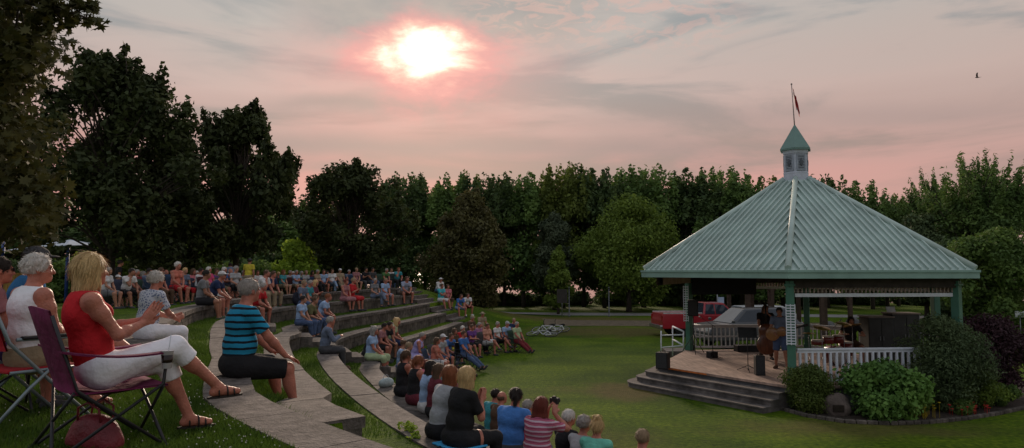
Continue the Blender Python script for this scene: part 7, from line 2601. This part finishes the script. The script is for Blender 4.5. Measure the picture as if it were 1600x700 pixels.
PALEB = mat('pale_blue_board', (0.36, 0.44, 0.58), 0.5, 0.1, 4)
r = sign('direction_sign', 1120, 449, 472, 44, .92, .30, PALEB, 'pale blue and white sign on a post behind the red pickup')
mb = MB(); mb.box((.22, -.035, 1.35), (.38, .03, .6), bev=.006); mb.build('lower_board', PALEB, r)
sign('park_sign', 1590, 486, 520, 33, .50, .30, mat('white_board', (0, 0, 0)), 'small white sign on a thin post at the right edge')
sign('notice_board', 878, 452, 482, 50, .75, 1.0, mat('notice_dark', (0.04, 0.035, 0.03), 0.8), 'dark notice board beside the small conical tree')
for px, lab in ((889, 'thin grey pole right beside the small conical tree'), (951, 'thin grey pole standing alone between conical tree and bandstand')):
    d = 50.5; x = ray(px)[0] * d
    r = empty('lamp_pole', (x, d, ground(x, d)), 0, lab, 'pole', 'thin grey poles along the drive')
    mb = MB(); mb.lathe((0, 0, 0), [(.10, 0), (.10, .06), (.04, .08), (.036, 2.15), (.0, 2.18)], 10); mb.build('shaft', mat('pole_grey', (0.10, 0.105, 0.11), 0.6), r)
    mb = MB(); mb.lathe((0, 0, 2.0), [(.055, 0), (.055, .08)], 10); mb.build('collar', BLACK, r)

# boulders lining the drive seen under the roof
for i, (px, d, s) in enumerate(((1292, 40, .55), (1330, 42, .7), (1368, 41, .62), (1420, 44, .5))):
    x = ray(px)[0] * d
    r = empty('boulder', (x, d, 0), i, ('grey boulder beyond the stage behind the drum kit', 'large grey boulder beyond the stage behind the drummer', 'grey boulder beyond the stage above the lower cabinet', 'small grey boulder beyond the stage right of the cabinets')[i], 'boulder')
    o = shared('stone', bpy.data.meshes['stone'], mat('grey_stone', (0.10, 0.10, 0.10), 0.9, 0.3, 4, 0.5, 20), r)
    r.scale = (s * 2.2, s * 2, s * 1.5)

# bicycles lying on the foot of the mound
def bicycle(label):
    r = empty('bicycle', (0, 0, 0), 0, label, 'bicycle', 'bicycles lying on the grass')
    FRM = mat('bike_frame', (0.55, 0.56, 0.58), 0.35, 0.1, 5)
    mb = MB()
    A, Bk, C_, D_, E_ = (0, -.50, .34), (0, -.05, .30), (0, -.18, .78), (0, .36, .80), (0, .52, .34)
    for a, b in ((A, Bk), (A, C_), (Bk, C_), (C_, D_), (Bk, D_), (D_, E_)): mb.tube([a, b], .020, 6)
    mb.build('frame', FRM, r)
    for y in (-.50, .52):
        mb = MB(); mb.tube([(0, y + .33 * math.cos(2 * PI * k / 24), .34 + .33 * math.sin(2 * PI * k / 24)) for k in range(25)], .022, 6, cap=False); w = mb.build('wheel', TYRE, r)
        mb = MB(); mb.tube([(0, y + .30 * math.cos(2 * PI * k / 24), .34 + .30 * math.sin(2 * PI * k / 24)) for k in range(25)], .012, 5, cap=False)
        for k in range(9): a = 2 * PI * k / 9; mb.tube([(0, y, .34), (0, y + .3 * math.cos(a), .34 + .3 * math.sin(a))], .004, 4)
        mb.build('rim', CHROME, w)
    mb = MB(); mb.tube([(0, .36, .80), (0, .33, 1.0)], .014, 6); mb.tube([(-.28, .26, 1.02), (-.15, .33, 1.0), (.15, .33, 1.0), (.28, .26, 1.02)], .014, 6); mb.build('handlebar', BLACK, r)
    f = Field(); f.ell((0, -.20, .90), (.07, .12, .03), k=.03); f.cap((0, -.1, .9), (0, .02, .89), .03, .02, .03); link('saddle', f.mesh('saddle', .012), BLACK, r)
    mb = MB(); mb.tube([(0, -.18, .78), (0, -.20, .88)], .013, 6); mb.build('seat_post', CHROME, r)
    return r


b1 = bicycle('pale bicycle lying on the grass bank, the nearer left one of the pair')
b2 = copy_tree(b1); b2['label'] = 'bicycle lying on the grass bank, the one partly behind the other'
b3 = copy_tree(b1); b3['label'] = 'bicycle resting at the right end of the pile on the grass bank'
for b, px, py, rz, tilt in ((b1, 843, 522, 1.15, 1.30), (b2, 852, 518, 1.25, 1.1), (b3, 864, 515, 1.05, 1.2)):
    d = 3.3 * 1067 / (py - 424) * 0.97; x = ray(px)[0] * d
    b.location = (x, d, ground(x, d) + 0.02)
    b.rotation_euler = (Matrix.Rotation(rz, 3, 'Z') @ Matrix.Rotation(tilt, 3, 'Y')).to_euler()

# things behind the seated people at the left edge: a tarp shelter on a blue pole, and a yellow board fence
d = 30; 
r = empty('tarp_shelter', (ray(12)[0] * d, d, ground(ray(12)[0] * d, d)), 0, 'pale blue tarp shelter on a blue pole behind the left edge', 'shelter')
gz = r.location.z
zt = CAM_Z + ray(10, 383)[1] * d - gz
for x in (-.25, 2.6):
    mb = MB(); mb.tube([(x, 0, -.1), (x, 0, zt + (.25 if x < 0 else 0))], .07, 10); mb.build('pole', mat('blue_pole', (0.02, 0.05, 0.20), 0.5), r)
mb = MB(); mb.add([(-1.2, -.3, zt - .45), (1.25, -.3, zt - .1), (2.7, -.3, zt - .02), (-1.2, 2.2, zt - .25), (1.25, 2.2, zt + .35), (2.7, 2.2, zt + .1)] + [(-1.2, -.3, zt - .47), (1.25, -.3, zt - .12), (2.7, -.3, zt - .04), (-1.2, 2.2, zt - .27), (1.25, 2.2, zt + .33), (2.7, 2.2, zt + .08)],
                  [(0, 1, 4, 3), (1, 2, 5, 4), (9, 10, 7, 6), (10, 11, 8, 7), (0, 6, 7, 1), (1, 7, 8, 2), (2, 8, 11, 5), (3, 9, 6, 0)])
mb.build('tarp', mat('pale_tarp', (0.34, 0.42, 0.52), 0.7), r)
d = 31; x0 = ray(36)[0] * d
r = empty('board_fence', (x0, d, ground(x0, d)), 0, 'yellow board fence under the pale blue tarp at the left edge', 'fence')
mb = MB()
for k in range(12): mb.box((-.9 + k * .17, 0, .75), (.15, .025, 1.5), bev=.004)
mb.build('boards', mat('yellow_boards', (0.34, 0.19, 0.04), 0.7, 0.25, 3), r)
for z in (.3, 1.2):
    mb = MB(); mb.box((.03, .04, z), (2.1, .05, .09)); mb.build('rail', TIMBER, r)

# the bird
r = empty('bird', at(1527, 121, 60), 0.4, 'small dark bird flying in the sky right of the flag', 'bird')
f = Field(); f.ell((0, 0, 0), (.05, .16, .05), k=.03); f.ell((0, .16, .02), (.03, .05, .03), k=.03); f.cap((0, -.12, 0), (0, -.28, .0), .03, .015, .03, flat=(v3(0, 0, 1), 2))
BIRDM = mat('bird_feathers', (0.03, 0.027, 0.025), 0.8)
link('bird_body', f.mesh('bird_body', .012), BIRDM, r)
for s in (-1, 1):
    mb = MB(); mb.add([(s * .03, .09, .02), (s * .03, -.07, .02), (s * .18, -.08, .13), (s * .20, .08, .14), (s * .34, -.10, .30), (s * .30, .04, .26)] + [(s * .03, .09, .01), (s * .03, -.07, .01), (s * .18, -.08, .12), (s * .20, .08, .13), (s * .34, -.10, .29), (s * .30, .04, .25)],
                      [(0, 1, 2, 3), (3, 2, 4, 5), (9, 8, 7, 6), (11, 10, 8, 9), (1, 0, 6, 7), (2, 1, 7, 8), (4, 2, 8, 10), (0, 3, 9, 6), (3, 5, 11, 9), (5, 4, 10, 11)])
    mb.build('wing', BIRDM, r)
r.rotation_euler = (0.2, 0.5, 0.5)
# ------------------------------------------------------------------ sky, sun, camera
SUN_AZ = math.atan((658 - 800) / F_PX)           # from +y towards +x
SUN_EL = R(17.6)
sd = Vector((math.sin(SUN_AZ) * math.cos(SUN_EL), math.cos(SUN_AZ) * math.cos(SUN_EL), math.sin(SUN_EL)))


def build_world():
    w = bpy.data.worlds.new('World')
    scene.world = w
    w.use_nodes = True
    nt = w.node_tree; N, L = nt.nodes, nt.links
    bg = N['Background']
    tc = N.new('ShaderNodeTexCoord')
    D = tc.outputs['Generated']
    def math_(op, a, b=None, c=None, clamp=False):
        x = N.new('ShaderNodeMath'); x.operation = op; x.use_clamp = clamp
        for i, q in enumerate((a, b, c)):
            if q is None: continue
            if isinstance(q, (int, float)): x.inputs[i].default_value = q
            else: L.new(q, x.inputs[i])
        return x.outputs[0]
    def noise(scale, st, detail=5, dist=0.0, rough=0.55, off=(0, 0, 0)):
        mp = N.new('ShaderNodeMapping'); mp.inputs['Scale'].default_value = st; mp.inputs['Location'].default_value = off
        L.new(D, mp.inputs['Vector'])
        x = N.new('ShaderNodeTexNoise'); x.inputs['Scale'].default_value = scale; x.inputs['Detail'].default_value = detail
        x.inputs['Distortion'].default_value = dist; x.inputs['Roughness'].default_value = rough
        L.new(mp.outputs['Vector'], x.inputs['Vector']); return x.outputs['Fac']
    def ramp(f, stops, interp='EASE'):
        r = N.new('ShaderNodeValToRGB'); r.color_ramp.interpolation = interp
        while len(r.color_ramp.elements) < len(stops): r.color_ramp.elements.new(0.5)
        for e, (p, c) in zip(r.color_ramp.elements, stops): e.position = p; e.color = (*c, 1)
        L.new(f, r.inputs['Fac']); return r.outputs['Color']
    def mix(f, a, b_, mode='MIX'):
        x = N.new('ShaderNodeMix'); x.data_type = 'RGBA'; x.blend_type = mode
        if isinstance(f, (int, float)): x.inputs['Factor'].default_value = f
        else: L.new(f, x.inputs['Factor'])
        L.new(a, x.inputs['A']); L.new(b_, x.inputs['B']); return x.outputs['Result']
    def smooth(v, a, b):
        mr = N.new('ShaderNodeMapRange'); mr.interpolation_type = 'SMOOTHSTEP'
        mr.inputs['From Min'].default_value = a; mr.inputs['From Max'].default_value = b
        L.new(v, mr.inputs['Value']); return mr.outputs['Result']
    sep = N.new('ShaderNodeSeparateXYZ'); L.new(D, sep.inputs[0])
    z = sep.outputs['Z']
    zc = math_('MAXIMUM', z, 0.0)
    # evening gradient: pink at the horizon, warm beige, greyer high up
    streak = noise(1.6, (1, 1, 9), 4, 0.4, 0.5)
    zz = math_('ADD', zc, math_('MULTIPLY', math_('SUBTRACT', streak, 0.5), 0.09))
    base = ramp(zz, [(0.0, srgb(208, 156, 148)), (0.13, srgb(222, 158, 150)), (0.185, srgb(190, 156, 149)), (0.25, srgb(206, 179, 171)),
                     (0.34, srgb(192, 184, 178)), (0.6, srgb(186, 184, 186)), (1.0, srgb(186, 194, 206))], 'LINEAR')
    # behind the camera the sky is dimmer and bluer
    back = ramp(zc, [(0.0, srgb(176, 172, 174)), (0.4, srgb(188, 192, 200)), (1.0, srgb(186, 194, 206))], 'LINEAR')
    fr = smooth(sep.outputs['Y'], -0.35, 0.55)
    col = mix(fr, back, base)
    # right-hand side a little greyer
    rt = smooth(sep.outputs['X'], 0.05, 0.62)
    col = mix(math_('MULTIPLY', rt, 0.45), col, ramp(zc, [(0, srgb(196, 164, 152)), (0.3, srgb(196, 180, 170)), (1.0, srgb(186, 194, 206))], 'LINEAR'))
    # sun glow
    dv = N.new('ShaderNodeVectorMath'); dv.operation = 'DOT_PRODUCT'
    L.new(D, dv.inputs[0]); dv.inputs[1].default_value = sd
    ang = math_('ARCCOSINE', math_('MINIMUM', dv.outputs['Value'], 1.0))
    # grey cloud bank, streaks and mackerel ripples
    cl = noise(2.3, (1, 1, 5.5), 7, 0.7, 0.55, (3.1, 0.4, 1.7))
    clm = math_('MULTIPLY', smooth(cl, 0.46, 0.64), math_('SUBTRACT', 1.0, smooth(ang, 0.6, 1.6)))
    col = mix(math_('MULTIPLY', clm, 0.85), col, ramp(zc, [(0, srgb(160, 138, 134)), (0.18, srgb(164, 146, 138)), (0.32, srgb(150, 156, 158))], 'LINEAR'))
    az = math_('DIVIDE', sep.outputs['X'], math_('MAXIMUM', sep.outputs['Y'], 0.05))
    el = math_('DIVIDE', z, math_('MAXIMUM', sep.outputs['Y'], 0.05))
    # a flattened, ragged glow round the hidden sun
    da = math_('SUBTRACT', az, math.tan(SUN_AZ))
    de = math_('SUBTRACT', el, sd.z / sd.y + 0.012)
    w1 = math_('SUBTRACT', noise(9, (1, 1, 1.8), 6, 0.5, 0.6), 0.5)
    w2 = math_('SUBTRACT', noise(30, (1.0, 1, 3.0), 4, 0.9, 0.6), 0.5)
    rad = math_('SQRT', math_('ADD', math_('POWER', math_('DIVIDE', da, 1.22), 2), math_('POWER', de, 2)))
    # clouds above cut the glow off more sharply than the clouds at its sides
    rad = math_('ADD', rad, math_('MULTIPLY', smooth(de, 0.02, 0.075), 0.05))
    rad = math_('ADD', rad, math_('ADD', math_('MULTIPLY', w1, 0.120), math_('MULTIPLY', w2, 0.026)))
    halo = smooth(rad, 0.26, 0.03)
    col = mix(math_('MULTIPLY', halo, 0.42), col, ramp(zc, [(0, srgb(238, 150, 146)), (1, srgb(238, 150, 146))]))
    # the grey-blue bank just above the sun
    wob = math_('SUBTRACT', noise(5, (1, 1, 2.2), 6, 0.3), 0.5)
    e1 = math_('ADD', el, math_('MULTIPLY', wob, 0.11))
    bank = math_('MULTIPLY', smooth(e1, 0.320, 0.365), math_('MULTIPLY', smooth(math_('ADD', az, math_('MULTIPLY', wob, 0.35)), -0.40, -0.25), math_('SUBTRACT', 1.0, smooth(math_('ADD', az, math_('MULTIPLY', wob, 0.4)), 0.02, 0.22))))
    col = mix(math_('MULTIPLY', bank, 0.9), col, ramp(noise(7, (1, 1, 2.5), 5), [(0.3, srgb(146, 150, 152)), (0.7, srgb(178, 170, 164))]))
    rip = noise(26, (1, 1, 2.6), 3, 1.2, 0.6)
    ripm = math_('MULTIPLY', math_('MULTIPLY', smooth(rip, 0.46, 0.60), smooth(el, 0.30, 0.38)), math_('MULTIPLY', smooth(az, -0.12, 0.0), math_('SUBTRACT', 1.0, smooth(az, 0.22, 0.42))))
    col = mix(math_('MULTIPLY', ripm, 0.4), col, ramp(zc, [(0, srgb(232, 178, 164)), (1, srgb(226, 190, 178))]))
    for (ec, ew, a0, a1, amt) in ((0.182, 0.030, -0.42, 0.30, 0.75), (0.246, 0.026, -0.36, -0.06, 0.8), (0.150, 0.016, -0.6, -0.1, 0.4), (0.232, 0.03, 0.10, 0.75, 0.35)):
        q = math_('ABSOLUTE', math_('SUBTRACT', math_('ADD', el, math_('MULTIPLY', wob, 0.045)), ec))
        bm_ = math_('MULTIPLY', smooth(q, ew, 0.0), math_('MULTIPLY', smooth(az, a0 - .12, a0 + .10), math_('SUBTRACT', 1.0, smooth(az, a1 - .12, a1 + .12))))
        col = mix(math_('MULTIPLY', bm_, amt), col, ramp(zc, [(0, srgb(172, 146, 140)), (0.3, srgb(168, 150, 146))], 'LINEAR'))
    pink = smooth(rad, 0.120, 0.035)
    col = mix(math_('MULTIPLY', pink, 0.85), col, ramp(zc, [(0, srgb(255, 158, 156)), (1, srgb(255, 158, 156))]))
    glow = smooth(rad, 0.076, 0.026)
    col = mix(math_('MULTIPLY', glow, 0.9), col, ramp(zc, [(0, (1.25, 0.86, 0.62)), (1, (1.25, 0.86, 0.62))]))
    core = smooth(rad, 0.056, 0.006)
    hot = N.new('ShaderNodeRGB'); hot.outputs[0].default_value = (1.9, 1.75, 1.45, 1)
    col = mix(core, col, hot.outputs[0])
    # ground half
    col = mix(smooth(z, -0.02, -0.12), col, ramp(zc, [(0, (0.05, 0.055, 0.04)), (1, (0.05, 0.055, 0.04))]))
    ns = N.new('ShaderNodeTexSky'); ns.sky_type = 'NISHITA'; ns.sun_disc = False
    ns.sun_elevation = SUN_EL; ns.sun_rotation = SUN_AZ; ns.altitude = 100; ns.dust_density = 3.0
    bg2 = N.new('ShaderNodeBackground'); bg2.inputs['Strength'].default_value = 0.0025
    L.new(ns.outputs['Color'], bg2.inputs['Color'])
    L.new(col, bg.inputs['Color'])
    bg.inputs['Strength'].default_value = 0.93
    ad = N.new('ShaderNodeAddShader')
    L.new(bg.outputs[0], ad.inputs[0]); L.new(bg2.outputs[0], ad.inputs[1])
    L.new(ad.outputs[0], N['World Output'].inputs['Surface'])


build_world()
sl = bpy.data.lights.new('sun', 'SUN')
sl.energy = 2.8
sl.angle = R(10)
sl.color = (1.0, 0.78, 0.60)
so = bpy.data.objects.new('sun', sl)
COL.objects.link(so)
so.rotation_euler = sd.to_track_quat('Z', 'Y').to_euler()
so.location = sd * 50

cd = bpy.data.cameras.new('camera')
cd.sensor_width = 36.0
cd.lens = 36.0 * F_PX / 1600.0
cd.clip_end = 3000
cam = bpy.data.objects.new('camera', cd)
COL.objects.link(cam)
cam.location = (0, 0, CAM_Z)
cam.rotation_euler = (PI / 2 + PITCH, 0, 0)
scene.camera = cam
scene.view_settings.view_transform = 'Standard'
scene.view_settings.look = 'None'
scene.view_settings.exposure = 0.0
scene.view_settings.gamma = 1.0
scene.cycles.max_bounces = 5
scene.cycles.transparent_max_bounces = 8
